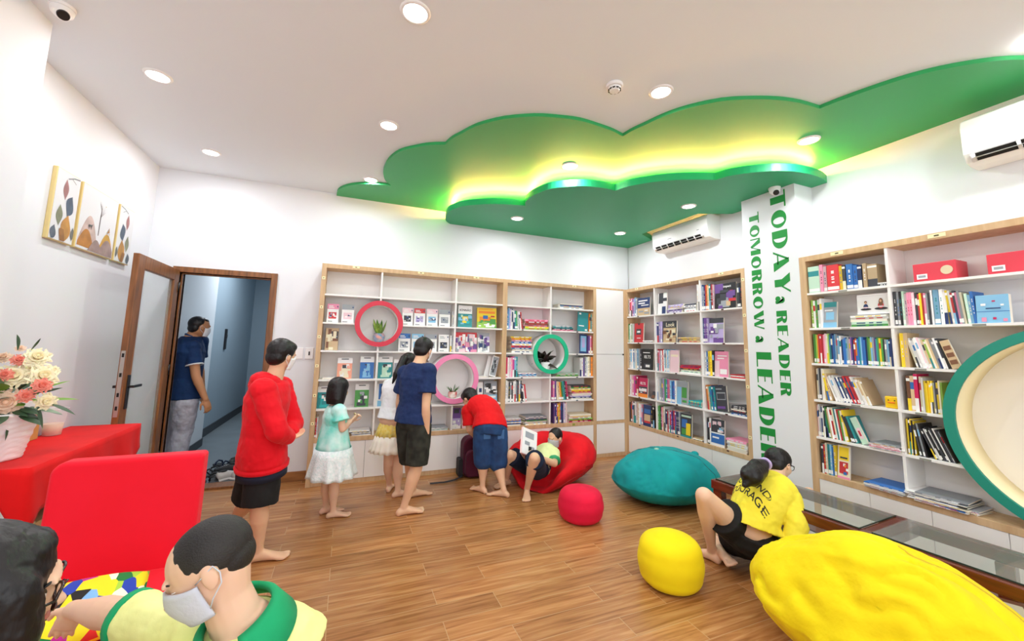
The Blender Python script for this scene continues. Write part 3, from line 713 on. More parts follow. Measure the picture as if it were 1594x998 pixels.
def text_mesh(name, s, size, m, parent, align='CENTER', ext=0.0004, bold=True, mod=None):
    c = bpy.data.curves.new(name, 'FONT'); c.body = s; c.size = size; c.align_x = align; c.extrude = ext
    c.offset = size*0.012 if bold else 0
    o = bpy.data.objects.new('t', c); me = bpy.data.meshes.new_from_object(o); bpy.data.objects.remove(o); bpy.data.curves.remove(c)
    me.materials.clear(); me.materials.append(m); me.name = name
    r = bpy.data.objects.new(name, me); COL.objects.link(r); r.parent = parent
    return r
def Pl(unit, row, col, px0, px1, keys, th=0.018, d=0.2, w=0.015, jx=0.012, dz=0, kind='book', skew=2.5, u=None, wfac=1.0):
    """a flat pile, keys from the bottom up"""
    z = UN[unit][2][row]+dz
    u0, u1 = u or (U(unit, px0, z+.03, w), U(unit, px1, z+.03, w)); n = len(keys); zz = z+0.001
    for i, k in enumerate(keys):
        k = KEY[k]; t = th*rnd.uniform(0.8, 1.15); L_ = (u1-u0)*rnd.uniform(0.9, 1.0)
        bm = BM(); pj = rnd.random() < 0.12
        ms = [jit(k), M_pages, hm(rnd.choice(('white', 'navy', 'yellow', 'white', 'red')))]
        box(bm, -L_/2, L_/2, 0, d, 0, t, 0)
        for f in bm.faces:
            c = f.calc_center_median()
            if abs(abs(c.x)-L_/2) < 1e-5 or (pj and c.y < 1e-5): f.material_index = 1
        if not pj:
            for (a, c2) in ((.15, .4), (.5, .62), (.7, .85)): quad(bm, [(-L_/2+a*L_, -.0004, t*.3), (-L_/2+c2*L_, -.0004, t*.3), (-L_/2+c2*L_, -.0004, t*.7), (-L_/2+a*L_, -.0004, t*.7)], 2)
        o = put(bm, ms, unit, (u0+u1)/2+rnd.uniform(-jx, jx), w+rnd.uniform(0, .01), zz, (0, 0, math.radians(rnd.uniform(-skew, skew))))
        zz += t+0.0006
        pos = 'on top' if i == n-1 and n > 1 else ('at the bottom' if i == 0 and n > 1 else (f"{ORD[n-1-i]} down" if n > 1 else 'alone'))
        q = nextn(unit, row, col, 'p%d' % int(px0)) if i == 0 else 0
        pile = PILE.setdefault((unit, row, col), []);
        if i == 0: pile.append(px0)
        which = ['pile', 'second pile', 'third pile'][len(pile)-1]
        tag(o, f"{WORD.get(k, k)} {kind} lying {pos}, {which}, {where(unit, row, col)}", kind, f"flat {which}, {where(unit, row, col)}")
    return zz
PILE = {}

# small graded readers facing out on the left back bookcase
def reader(px0, px1, row, col, band, pic, desc, h=0.2, base='W'):
    Fc('A', row, col, px0, px1, base, [(0, .72, 1, 1, band), (.12, .78, .6, .82, 'W' if band not in 'Wx' else 'x'), (.12, .86, .5, .9, 'W' if band not in 'Wx' else 'x'), (.84, .82, .94, .9, 'n'), (.15, .2, .82, .55, pic)]
       + patches([pic, 'W', 'x', 'n'], 8, .15, .2, .82, .55, px0) + [(.1, .04, .5, .07, 'k')], h, 5, desc=desc)
reader(509, 527, 1, 0, 'p', 'r', 'white reader with pink title band and red picture, upper left')
reader(532, 551, 1, 0, 'x', 'h', 'pale grey reader with small pink picture, left of the red ring')
reader(626.5, 643, 1, 1, 'h', 'k', 'white reader with two tiny dark figures, right of the red ring')
reader(645, 662, 1, 1, 'r', 'i', 'white reader with a red title band, right of the red ring')
reader(664.5, 681.5, 1, 1, 'h', 's', 'white reader with a blue sea picture, second shelf')
reader(684, 701, 1, 1, 'x', 'x', 'pale grey reader, last of the row before the divider, second shelf')
reader(620.5, 638.5, 2, 1, 'b', 'x', 'white reader with a bright blue title band, third shelf')
reader(641, 659.5, 2, 1, 's', 's', 'pale blue reader just above the tall boy, third shelf')
reader(662, 680, 2, 1, 'x', 'x', 'grey topped reader right of the tall boy, third shelf')
reader(683, 699, 2, 1, 'W', 'k', 'white reader with black dancing figures, third shelf')
V('A', 1, 1, 703.5, 707, 'Wx', 0.19, d=.1, w=.06); V('A', 2, 1, 701, 705, 'Wx', 0.19, d=.1, w=.06)
Fc('A', 1, 2, 713.5, 735, 'teal', [(0, .62, 1, 1, 'W'), (.05, .72, .95, .86, 'W'), (.3, .2, .72, .5, 'y'), (.38, .3, .64, .46, 'e'), (0, 0, 1, .12, 't')]+patches('smT', 8, 0, .1, 1, .6, 4), .265, 3,
   desc='tall pale book with black title over a turquoise picture', text=[('NÃO', .13, .7, .74, 'K'), ('SƠN', .13, .28, .74, 'K')])
Fc('A', 1, 2, 743, 773, 'y', [(.05, .9, .8, .94, 'o'), (.08, .72, .92, .84, 'o'), (0, .0, 1, .3, 'l'), (.12, .32, .7, .55, 'o'), (.3, .45, .55, .62, 'b'), (.66, .2, .96, .46, 'g'), (.7, .55, .9, .62, 'r'), (.45, .1, .62, .25, 'W'), (.75, .06, .92, .18, 'W')]+patches('glrW', 9, 0, 0, 1, .4, 8), .25, 3,
   desc='bright yellow picture book of animals in a green field')
for i, (a, c) in enumerate(((709.5, 724.5), (725, 742.5), (744, 762))):
    Fc('A', 2, 2, a, c, 'hpW'[i], [(0, .75, 1, 1, 'rrx'[i])]+patches('WxhuWrx' if i < 2 else 'Wxinu', 22, 0, 0, 1, .95, 20+i), .235, 5, desc=['red topped manga book, left of three, third shelf', 'red topped manga book, middle of three, third shelf', 'white and violet manga book, right of three, third shelf'][i])
Fc('A', 2, 0, 505.5, 527, 'k', [(.04, 0, .98, 1, 'a'), (.45, .42, .96, .86, 'k'), (.5, .5, .9, .54, 'x'), (.5, .6, .9, .64, 'x')]+patches('kwe', 10, .05, 0, .98, .95, 3), .235, 5, desc='black and gold patterned notebook on the third shelf, far left')
def portrait(px0, px1, row, col, k, k2, desc, h=.2, dz=0):
    Fc('A', row, col, px0, px1, 'W', [(0, 0, 1, .74, k), (.25, .92, .75, .96, 'k'), (.12, .76, .85, .84, 'W'), (.28, .15, .72, .58, k2), (.34, .5, .66, .66, 'k' if k2 != 'k' else 'x'), (.2, .05, .8, .16, k2)]+patches([k, k2, 'W'], 7, .1, .05, .9, .7, px0), h, 5, desc=desc, dz=dz)
portrait(525, 548, 3, 0, 'salmon', 'e', 'orange portrait activity book in a bag, fourth shelf', .22)
portrait(560.5, 582, 3, 0, 'b', 's', 'blue portrait activity book, fourth shelf, above the green one', .235)
portrait(588.5, 611, 3, 1, 't', 'm', 'teal and white portrait book beside the ponytail girl', .235)
portrait(494, 513, 4, 0, 't', 'T', 'dark teal portrait book beside the girl\'s head, fifth shelf', .22)
portrait(552.5, 574, 4, 0, 'g', 'k', 'green portrait book on the fifth shelf beside the girl in the dress', .24)
Fc('A', 4, 1, 585, 600, 'W', [(.3, .3, 1, 1, 'b'), (.5, .5, .9, .95, 'n'), (.2, 0, 1, .25, 's')], .24, 5, desc='blue and white cover behind the ponytail girl, fifth shelf')
for i, px in enumerate((606, 614)): Fc('A', 3, 1, px+7, px+14, 'W', [(.1, .1, .9, .8, 'xs'[i])], .21, 5, desc=['pale book half hidden by the ponytail girl, fourth shelf', 'pale blue book hidden behind the tall boy\'s shoulder'][i])
Fc('A', 3, 2, 765, 775, 'W', [(.1, .05, .95, .95, 'x')]+patches('kxW', 14, .1, .05, .95, .95, 5), .25, 6, w=.05, lean=-14, desc='sketch patterned notebook leaning against the oak upright')
Fc('A', 3, 2, 757, 764, 'W', [], .25, 3, w=.12, lean=-14, desc='plain white folder leaning behind the sketch notebook')
Fc('A', 4, 2, 743.5, 752, 's', [(0, .4, 1, 1, 'W'), (.3, .5, .8, .7, 'n')], .24, 5, desc='pale blue book right of the pink ring, fifth shelf')
Fc('A', 4, 2, 753.5, 774, 'x', [(0, 0, 1, .35, 's'), (.1, .2, .9, .3, 'W')]+patches('KkWx', 18, 0, .35, 1, 1, 9), .25, 5, desc='zebra striped cover with a blue lower band, fifth shelf')
Fc('A', 5, 2, 704.5, 717.5, 'i', [(0, .5, 1, 1, 'u'), (.2, .75, .8, .95, 'k'), (0, 0, 1, .2, 'W')]+patches('xWi', 8, 0, 0, 1, .5, 9), .235, 5, desc='violet and white cover left of the bending boy, bottom shelf')
Fc('A', 5, 2, 719.5, 731, 'h', [(.1, .5, .9, .9, 'W')], .235, 5, desc='pale cover half hidden behind the bending boy, bottom shelf')
V('A', 5, 0, 488, 494.5, 'grW', .2)
Pl('A', 5, 0, 545, 577, 'WxWkW', .009, kind='magazine'); Pl('A', 5, 1, 590, 604, 'kW', .01, kind='magazine'); Pl('A', 5, 1, 662, 698, 'WmWx', .008, kind='magazine')
Pl('A', 3, 0, 503, 524, 'W', .012, kind='magazine', skew=1); Pl('A', 3, 2, 745, 760, 'xW', .006, kind='magazine')

# green ring bookcase
Pl('B', 0, 1, 871, 907, 'Wxsnx', .012); V('B', 1, 0, 788, 798.5, 'WbsiWn', .25); V('B', 1, 0, 799, 808, 'WtgW', .24, lean=3); V('B', 1, 0, 809, 813, 'Wr', .22, lean=8)
Pl('B', 1, 0, 816, 854.5, 'lypwrp', .022); Pl('B', 1, 1, 859, 893, 'pkttx', .014)
Fc('B', 1, 1, 900, 916, 't', [(.1, .25, .6, .3, 'W'), (.1, .86, .3, .95, 'W'), (.7, .04, .9, .12, 'W')], .26, 3, w=.03, lean=-4, desc='dark teal book facing out on second shelf, top right'); V('B', 1, 1, 917.5, 924.5, 'otaW', .25)
Pl('B', 2, 0, 796, 829, 'WebrWbpoy', .022, skew=1.5)
Fc('B', 2, 1, 903, 914, 'n', [(.1, .1, .9, .9, 's'), (.3, .3, .7, .8, 'i')], .26, 3, w=.03, lean=-3, desc='blue book with pale triangle right of the green ring'); V('B', 2, 1, 916.5, 924.5, 'uprw', .25)
V('B', 3, 0, 785, 806, 'pcWhpMst', .245); Pl('B', 3, 0, 808, 836, 'WsbW', .012); Pl('B', 3, 1, 866, 901, 'lgm', .012); V('B', 3, 1, 903, 922.5, 'WWuxWeao', .25)
V('B', 4, 0, 785, 812, 'xWWkxkWWxkWk', .25); V('B', 4, 0, 812.5, 819, 'kWr', .2, lean=8)
V('B', 4, 1, 858.5, 866, 'Mpu', .25); V('B', 4, 1, 866, 884, 'eaogtkc', .24, lean=7); Pl('B', 4, 1, 889, 921, 'bniWupryegk', .0155)
Pl('B', 5, 0, 785.5, 812, 'sbWbiW', .015); Pl('B', 5, 0, 817, 852, 'WxlgkWx', .014); V('B', 5, 1, 862, 876, 'unuoyoun', .25); V('B', 5, 1, 877, 883, 'iWh', .25, lean=2); Pl('B', 5, 1, 886, 922, 'cwlWae', .016)

# corner bookcase
V('D', 0, 0, 977, 991, 'ghrpuisx', .25); Fc('D', 0, 0, 992, 1011, 'n', [(0, 0, 1, .42, 'a'), (.06, .8, .8, .87, 'W'), (.06, .66, .6, .73, 'W'), (.3, .55, .9, .6, 'W')]+patches('Wxa', 5, 0, 0, 1, .4, 6), .24, 3, w=.02, desc='navy and cream exam book facing out, top left of corner bookcase')
Fc('D', 0, 1, 1023, 1037, 'W', [(.1, .5, .6, 1, 'k'), (.3, .6, 1, .75, 'k'), (.5, 0, .9, .35, 'n')], .27, 4, w=.03, desc='black and white leaflet standing on the top shelf, corner bookcase')
Pl('D', 0, 1, 1038, 1063, 'iiuii', .02, skew=7); Pl('D', 0, 1, 1065, 1084, 'WWxWk', .018, skew=6); V('D', 0, 1, 1085, 1088, 'WW', .3)
V('D', 0, 2, 1091, 1111.5, 'bxnroatkrh', .28)
Fc('D', 0, 2, 1112, 1145, 'K', [(0, .55, .4, 1, 'u'), (.1, .2, .45, .5, 'k'), (.3, .05, .7, .45, 'x'), (.55, .1, .75, .3, 'a')]+patches('krxkuK', 10, 0, 0, 1, .85, 2), .27, 3, w=.02, desc='large black magazine facing out, top right of the corner bookcase', text=[('impact', .13, .6, .83, 'W')])
V('D', 0, 2, 1147, 1155, 'kKK', .25)
V('D', 1, 0, 977, 986, 'gmWgW', .25); Fc('D', 1, 0, 987, 1001, 'r', [(.2, .4, .75, .7, 'k'), (.3, .5, .65, .6, 'W'), (.4, .9, .55, 1, 'k'), (.3, .2, .7, .24, 'W')], .26, 3, w=.02, desc='red book with black round emblem, corner bookcase'); Pl('D', 1, 0, 999, 1016, 'xW', .014)
V('D', 1, 1, 1020.5, 1030, 'inii', .26); Fc('D', 1, 1, 1031, 1052.5, 'k', [(.05, .0, .95, .68, 'a'), (.35, .25, .9, .6, 'e')]+patches('awek', 12, 0, 0, 1, .65, 12), .265, 3, w=.02, desc='dark magazine with big cream title over an animal photo, corner bookcase', text=[('Look', .26, .55, .74, 'e')])
Pl('D', 1, 1, 1055, 1089, 'aaa', .02); V('D', 1, 2, 1093.5, 1103, 'nuui', .265)
Fc('D', 1, 2, 1103.5, 1125.5, 'i', [(0, .8, 1, 1, 'k'), (.4, .55, 1, .75, 'x'), (0, .35, .6, .5, 'u'), (.3, 0, 1, .2, 'u')]+patches('Wiux', 8, 0, 0, 1, .8, 14), .265, 3, w=.02, desc='violet exam book facing out, second shelf right of the corner bookcase')
V('D', 2, 0, 979, 998, 'WsWbWWsxk', .265); Fc('D', 2, 0, 998.5, 1016.5, 'K', [(.1, .8, .7, .84, 'W'), (.2, .1, .8, .3, 'k'), (.35, .12, .7, .24, 'W')], .27, 3, w=.02, desc='black exam book with big white title letters, third shelf of corner bookcase', text=[('IELTS', .2, .5, .55, 'W')])
V('D', 2, 1, 1021.5, 1042, 'xrpxWrWsWsW', .265); Fc('D', 2, 1, 1042.5, 1056, 'h', [(.1, .7, .9, .8, 'e')], .265, 3, w=.02, desc='pale pink book facing out, third shelf middle of the corner bookcase')
Pl('D', 2, 1, 1058, 1091, 'WmWkrcr', .013, w=.02); V('D', 2, 2, 1096.5, 1111, 'WbyyK', .265)
Fc('D', 2, 2, 1112, 1133, 'p', [(0, 0, .35, .62, 'h'), (.4, .1, .9, .3, 'W'), (.2, .8, .9, .84, 'W'), (.2, .7, .7, .74, 'W')], .265, 3, w=.03, desc='pink exam book facing out on the third shelf, right column'); Pl('D', 2, 2, 1135, 1160, 'rWr', .012)
V('D', 3, 0, 980, 993, 'WhpMcc', .265); Fc('D', 3, 0, 993.5, 1007.5, 'c', [(0, 0, 1, .18, 'o'), (.05, .2, .95, .55, 'k'), (.1, .3, .9, .46, 'W')]+patches('Wkr', 5, .05, .2, .95, .5, 4), .25, 3, w=.02, desc='crimson exam book with white title and orange foot, corner bookcase', text=[('IELTS', .18, .5, .66, 'W')])
Fc('D', 3, 0, 1013, 1018.5, 'k', [(.1, .1, .9, .5, 'w')], .1, 20, w=.03, t=.01, desc='small dark triangular tent card, fourth shelf of the corner bookcase')
V('D', 3, 1, 1022, 1029, 'WWx', .275); V('D', 3, 1, 1029.5, 1052, 'xigtMpsbbW', .265); Fc('D', 3, 1, 1053.5, 1070, 'teal', [(0, 0, 1, 1, 'g'), (0, 0, 1, 1, 'x'), (0, 0, .4, .75, 's'), (.45, .3, .9, .75, 'g'), (.5, .1, .9, .2, 'g')], .265, 3, w=.03, desc='grey green exam book facing out, fourth shelf middle')
Pl('D', 3, 1, 1071.5, 1092, 'TTtT', .016); V('D', 3, 2, 1100, 1112.5, 'oattnt', .255, lean=5)
Fc('D', 3, 2, 1113.5, 1131, 'k', [(.05, .85, .6, .9, 'x'), (.1, .45, .9, .75, 'x'), (.15, .48, .85, .7, 'k'), (.1, .1, .8, .2, 'u')], .26, 3, w=.03, lean=6, desc='charcoal exam book leaning with a tag, right column of corner bookcase'); Pl('D', 3, 2, 1137, 1162, 'bkkkkk', .015)
V('D', 4, 0, 980, 1000, 'kwhkWhaWhp', .275); Fc('D', 4, 0, 1001, 1013, 'n', [(.1, .2, .9, .55, 'a'), (.1, .15, .9, .25, 'r'), (.1, .6, .9, .8, 'b')], .27, 3, w=.02, desc='navy exam book facing out on the bottom shelf, left column'); V('D', 4, 0, 1013.5, 1018, 'KK', .275)
V('D', 4, 1, 1024, 1035, 'ggkpaW', .29); V('D', 4, 1, 1035, 1058, 'knrxrunruknx', .265)
Fc('D', 4, 1, 1059, 1076, 'k', [(.05, .84, .95, .92, 'm'), (.1, .4, .6, .75, 'b'), (.5, .1, .9, .6, 'y'), (.1, .1, .5, .35, 'g'), (0, 0, 1, .08, 't')], .265, 3, w=.02, desc='dark book with a yellow tower picture, bottom shelf of corner bookcase'); Pl('D', 4, 1, 1078, 1094, 'kWa', .008, kind='magazine')
V('D', 4, 2, 1100.5, 1106, 'kKW', .28); Fc('D', 4, 2, 1106.5, 1127, 'W', [(0, .5, 1, 1, 'k'), (.1, .75, .4, .9, 'h'), (.6, .55, .9, .7, 's'), (0, .1, 1, .45, 'b'), (.1, .28, .6, .34, 'W')]+patches('kxWh', 8, 0, .5, 1, .95, 3), .275, 3, w=.02, desc='black and blue exam book facing out, bottom right of corner bookcase')
Pl('D', 4, 2, 1130, 1163, 'WWWWWhp', .016, kind='magazine', w=.0)

# niche bookcase, left column
V('E', 0, 0, 1258, 1275, 'm', .225, jh=0, w=.01); V('E', 0, 0, 1276, 1286, 'ph', .225); V('E', 0, 0, 1286.5, 1305, 'r', .215, jh=0, w=.005); V('E', 0, 0, 1306, 1316, 'yk', .195); V('E', 0, 0, 1317, 1327, 'b', .2); V('E', 0, 0, 1328, 1341, 'bn', .19, w=.03); V('E', 0, 0, 1343, 1349, 'a', .18)
V('E', 0, 0, 1349.5, 1365, 'a', .175, jh=0); Pl('E', 0, 0, 1367, 1384, 'kW', .012)
V('E', 1, 0, 1263, 1279, 'lWgWW', .24); Fc('E', 1, 0, 1280, 1301, 'x', [(.05, .8, .95, 1, 't'), (.2, .3, .8, .6, 's'), (.1, .65, .7, .7, 'W'), (0, 0, 1, .2, 's')], .215, 8, w=.03, desc='grey blue book facing out with curling corner, niche bookcase')
zz = Pl('E', 1, 0, 1322, 1384, 'gmyWW', .018, skew=0.8, jx=.004)
o = Fc('E', 1, 0, 1334, 1384.5, 'W', [(.0, .12, 1, .125, 'x'), (.02, .9, .98, .905, 'x')], .155, 2, w=.05, dz=.095, t=.02, desc='white placard showing two people sitting and reading, on a book pile', name='placard', cat='sign')
def little_reader(par, x, z, s, shirt, hairlong):
    b = BM()
    for (cx, cz, rx, rz_) in ((0, .62, .13, .26), (0, .24, .5, .09)): cyl(b, (x+cx*s, -.003, z+cz*s), (x+cx*s, -.0045, z+cz*s), 1, n=20); 
    b.free(); b = BM()
    def disc(cx, cz, rx, rz_, y, mi):
        vs = [b.verts.new((x+cx*s+rx*s*math.cos(a*math.pi/10), y, z+cz*s+rz_*s*math.sin(a*math.pi/10))) for a in range(20)]
        f = b.faces.new(vs); f.material_index = mi
    disc(0, .12, .5, .12, -.003, 0); disc(0, .42, .22, .28, -.0034, 1)
    if hairlong: disc(.02, .72, .17, .36, -.0038, 2)
    else: disc(0, .9, .13, .15, -.0038, 2)
    disc(0, .82, .09, .12, -.0042, 3); disc(0, .3, .26, .07, -.0046, 4)
    obj('printed_figure', b, [hm('black'), hm(shirt), hm('brown'), cm('d9a98a'), hm('blush')], par)
little_reader(o, -.045, .03, .07, 'navy', False); little_reader(o, .05, .03, .082, 'red', True)
V('E', 2, 0, 1267, 1309, 'glorrrpheltnbsxsW', .235); V('E', 2, 0, 1309.5, 1389, 'nbbsxhunrobtsbbnglsxutgygkxsnn', .205)
V('E', 3, 0, 1271, 1283, 'exkWe', .25); V('E', 3, 0, 1284, 1290, 'ya', .22, lean=9)
V('E', 3, 0, 1292, 1348, 'WWWWWnWnxnrnrrWWWaea', .205, lean=19)
V('E', 4, 0, 1272, 1284, 'hWxnWk', .25); V('E', 4, 0, 1284, 1316, 'tgaWretWrgey', .235, lean=7); V('E', 4, 0, 1317, 1326, 'kkt', .21, lean=18)
Fc('E', 4, 0, 1331, 1341, 'm', [(.2, .2, .8, .6, 'h'), (.3, .3, .6, .5, 'r')], .2, 4, w=.02, lean=24, desc='pale green magazine leaning with a pink picture, fifth shelf')
Pl('E', 4, 0, 1352, 1404, 'WpWhWx', .006, kind='magazine', w=-.01, skew=4)
V('E', 5, 0, 1279, 1301, 'kretsby', .235); Fc('E', 5, 0, 1302, 1321, 'e', [(.1, .55, .9, .95, 'y'), (.15, .15, .85, .5, 'r'), (.2, .6, .8, .65, 'k'), (0, 0, 1, .06, 'p')]+patches('rWbo', 6, .1, .1, .9, .5, 3), .25, 8, w=.02, desc='cream and yellow children\'s magazine facing out, bottom shelf')
Pl('E', 5, 0, 1343, 1408, 'WxWWWb', .006, kind='magazine', w=-.03, skew=3, d=.24)
# niche bookcase, right column
V('E', 1, 1, 1392, 1400, 'kx', .24); V('E', 1, 1, 1400.5, 1424, 'Kmhpph', .235); V('E', 1, 1, 1425, 1452, 'kryrpxkW', .225); V('E', 1, 1, 1453, 1462, 's', .225); V('E', 1, 1, 1463, 1474, 'WW', .225); V('E', 1, 1, 1475, 1500, 'yWrkpxe', .215, lean=4); V('E', 1, 1, 1503, 1517, 'msb', .195, lean=3)
Fc('E', 1, 1, 1519, 1571, 's', [(0, .4, 1, .42, 'b'), (.15, .62, .3, .7, 'W'), (.5, .75, .6, .8, 'c'), (.75, .6, .85, .66, 'W'), (.15, .05, .3, .2, 'p'), (.5, .12, .6, .2, 'c'), (.8, .05, .92, .15, 'p'), (.3, .5, .75, .54, 'n')], .175, 3, w=.02, t=.035, desc='sky blue boxed book with pink dots beside the huge round niche')
V('E', 2, 1, 1401, 1414, 'ya', .235); V('E', 2, 1, 1418, 1466, 'eWWWWhWaleaxxWk', .205, lean=13)
Fc('E', 2, 1, 1471, 1486, 'a', [(.1, .65, .9, .8, 'w'), (.1, .4, .9, .55, 'w'), (.1, .15, .9, .3, 'w')], .19, 3, w=.01, lean=17, desc='tan covered book leaning at the end, touching the huge round niche')
V('E', 3, 1, 1411, 1429, 'wac', .25); V('E', 3, 1, 1431, 1438, 'eW', .24); V('E', 3, 1, 1439, 1467, 'yyyyyxkyel', .21)
V('E', 4, 1, 1412, 1424, 'yKyKy', .24); V('E', 4, 1, 1425, 1437, 'kKxK', .22, lean=8); V('E', 4, 1, 1443, 1476, 'kKWkKWkKWKkxK', .2, lean=20)
Pl('E', 5, 1, 1415, 1500, 'WbWeWkWxWx', .006, kind='magazine', w=-.035, skew=5, d=.24, jx=.03)
Pl('E', 5, 1, 1500, 1524, 'aWhx', .006, kind='magazine', w=.0, skew=6, d=.2)

# red boxes, duck box
def red_box(u0, u1, z, ry, label, w=.04):
    t = unit_thing('gift_box', label, 'box', W_RIGHT, (u0+u1)/2, 'red boxes on the top shelf', z)
    M_rb = mat('box_red', '#d93a4c', 0.4)
    b = BM(); box(b, u0, u1, w, w+.16, z+.001, z+.13); obj('carton', b, M_rb, t, bevel=.003)
    b = BM(); box(b, u0-.0005, u1+.0005, w+.078, w+.082, z+.1305, z+.1312); obj('lid_seam', b, mat('box_lid', '#b9243a', 0.4), t)
    b = BM(); box(b, u0+.02, u0+.075, w-.0045, w-.003, z+.02, z+.055); box(b, u0+.028, u0+.067, w-.0052, w-.0045, z+.03, z+.046, 1); obj('sticker', b, [hm('white'), hm('grey')], t)
    b = BM(); cyl(b, (u1-.045, w-.0005, z+.068), (u1-.045, w-.003, z+.068), .03, n=24); obj('round_label', b, mat('label_pale', '#d9c9a8', 0.5), t)
red_box(U('E', 1419, 2.02), U('E', 1486, 2.02), 1.955, 0, 'red cardboard gift box with round pale label on top shelf')
red_box(U('E', 1534, 2.02), -0.74, 1.955, 0, 'red cardboard gift box cut off by the photo\'s right edge')
u = U('E', 1388, 1.11)
t = unit_thing('toy_box', 'yellow box printed with an orange beaked face at shelf end', 'toy', W_RIGHT, u, None, 1.06)
b = BM(); box(b, u-.042, u+.042, .02, .1, 1.061, 1.145); obj('carton', b, mat('toy_yellow', '#f2c512', 0.4), t, bevel=.008)
b = BM(); box(b, u-.02, u+.02, .012, .02, 1.097, 1.107); obj('beak', b, mat('toy_orange', '#ec7d1a', 0.4), t, bevel=.003)
for s in (-1, 1):
    b = BM(); cyl(b, (u+s*.018, .0205, 1.118), (u+s*.018, .0175, 1.118), .004, n=12); obj('eye', b, M_black, t)

# ------------------------------------------------------------------ plants in the rings
def leaf(bm, base, d, side, L_, w, mi=0, bend=0.3, n=7, cup=0.15, pointed=1.0):
    d = Vector(d).normalized(); side = (Vector(side)-d*Vector(side).dot(d)).normalized(); nrm = side.cross(d).normalized()
    rows = []
    for i in range(n+1):
        t = i/n; ww = w*max(0.02, math.sin(math.pi*min(1, (t*0.92+0.08))**pointed))
        c = Vector(base)+d*L_*t+Vector((0, 0, -1))*(bend*L_*t*t)
        rows.append([bm.verts.new(c-side*ww/2+nrm*cup*ww), bm.verts.new(c), bm.verts.new(c+side*ww/2+nrm*cup*ww)])
    for i in range(n):
        for k in range(2):
            f = bm.faces.new((rows[i][k], rows[i][k+1], rows[i+1][k+1], rows[i+1][k])); f.smooth = True; f.material_index = mi if k == 0 else mi
M_snake = mat('snake_leaf', '#3f7a2c', 0.45, color2='#9db84a', vscale=14, stretch=(3, 3, 1))
M_dleaf = mat('dark_leaf', '#1f2b17', 0.35, color2='#33181c', vscale=9)
M_leaf = mat('green_leaf', '#4b8c2f', 0.5, color2='#356b2a', vscale=12)
M_soil = mat('soil', '#3a2a1d', 0.9)
def pot(t, x, y, z, r0, r1, h, m, name='pot', belly=1.0, n=28):
    b = BM(); E1, E2 = Vector((1, 0, 0)), Vector((0, 1, 0)); prof = [(0, r0*.9), (.03, r0), (.35, (r0+r1)/2*belly), (.7, (r0+r1)/2*belly*1.03), (1, r1), (1, r1*.88), (.85, r1*.86)]
    loft(b, [((x, y, z+h*k), E1, E2, r, r) for k, r in prof], n)
    obj(name, b, m, t)
    b = BM(); cyl(b, (x, y, z+h*.83), (x, y, z+h*.86), r1*.85, n=n); obj('soil', b, M_soil, t)
px, py, pz = 0.335, YS+.11, 1.658-.2
t = thing('snake_plant', 'snake plant in patterned blue pot inside the red ring', 'potted plant', (px, py, pz))
pot(t, px, py, pz+.002, .045, .05, .095, mat('pot_pattern', '#4f90b0', 0.35, color2='#e09a8a', vscale=22), belly=1.35)
r2 = random.Random(3)
for i in range(11):
    a = i*2*math.pi/11+r2.uniform(-.2, .2); tl = r2.uniform(.15, .6) if i % 3 else .1
    d = Vector((math.cos(a)*tl, math.sin(a)*tl*.7, 1)); b = BM()
    leaf(b, (px+math.cos(a)*.015, py+math.sin(a)*.015, pz+.07), d, (-math.sin(a), math.cos(a), 0), r2.uniform(.13, .19)*(1+.35*tl), .042, bend=0.02)
    obj('leaf', b, M_snake, t)
px, py, pz = 1.197, YS+.08, 1.052-.228
t = thing('potted_plant', 'little red and white pot of grass inside the pink ring', 'potted plant', (px, py, pz))
pot(t, px, py, pz+.002, .042, .05, .07, mat('pot_red_white', '#c8322c', 0.4, color2='#efe6dc', vscale=13), belly=1.1)
b = BM()
for i in range(26):
    a = r2.uniform(0, 6.28); tl = r2.uniform(.2, .9)
    leaf(b, (px+math.cos(a)*.02, py+math.sin(a)*.02, pz+.062), (math.cos(a)*tl, math.sin(a)*tl, 1), (-math.sin(a), math.cos(a), 0), r2.uniform(.09, .14), .01, bend=.25, n=5)
tag_ = obj('grass_tuft', b, M_leaf, t)
px, py, pz = 2.43, YS+.1, 1.351-.2
t = thing('rubber_plant', 'dark leaved plant in white pot inside the green ring', 'potted plant', (px, py, pz))
pot(t, px, py, pz+.002, .05, .065, .09, M_white, belly=1.05)
for i in range(20):
    a = i*2.4; el = r2.uniform(-.1, 1.3); rad = Vector((math.cos(a), math.sin(a)*.5, 0)); b = BM()
    base = Vector((px-.02, py, pz+.10+.02*(i % 5)))
    leaf(b, base, rad*1.0+Vector((0, 0, el-.15)), (-math.sin(a), math.cos(a), .3), r2.uniform(.15, .23), .07, bend=.2, n=7, cup=.2)
    obj('leaf', b, M_dleaf, t)
b = BM(); tube(b, [(px, py, pz+.06), (px-.01, py, pz+.15), (px-.02, py, pz+.2)], .006); obj('stem', b, M_soil, t)

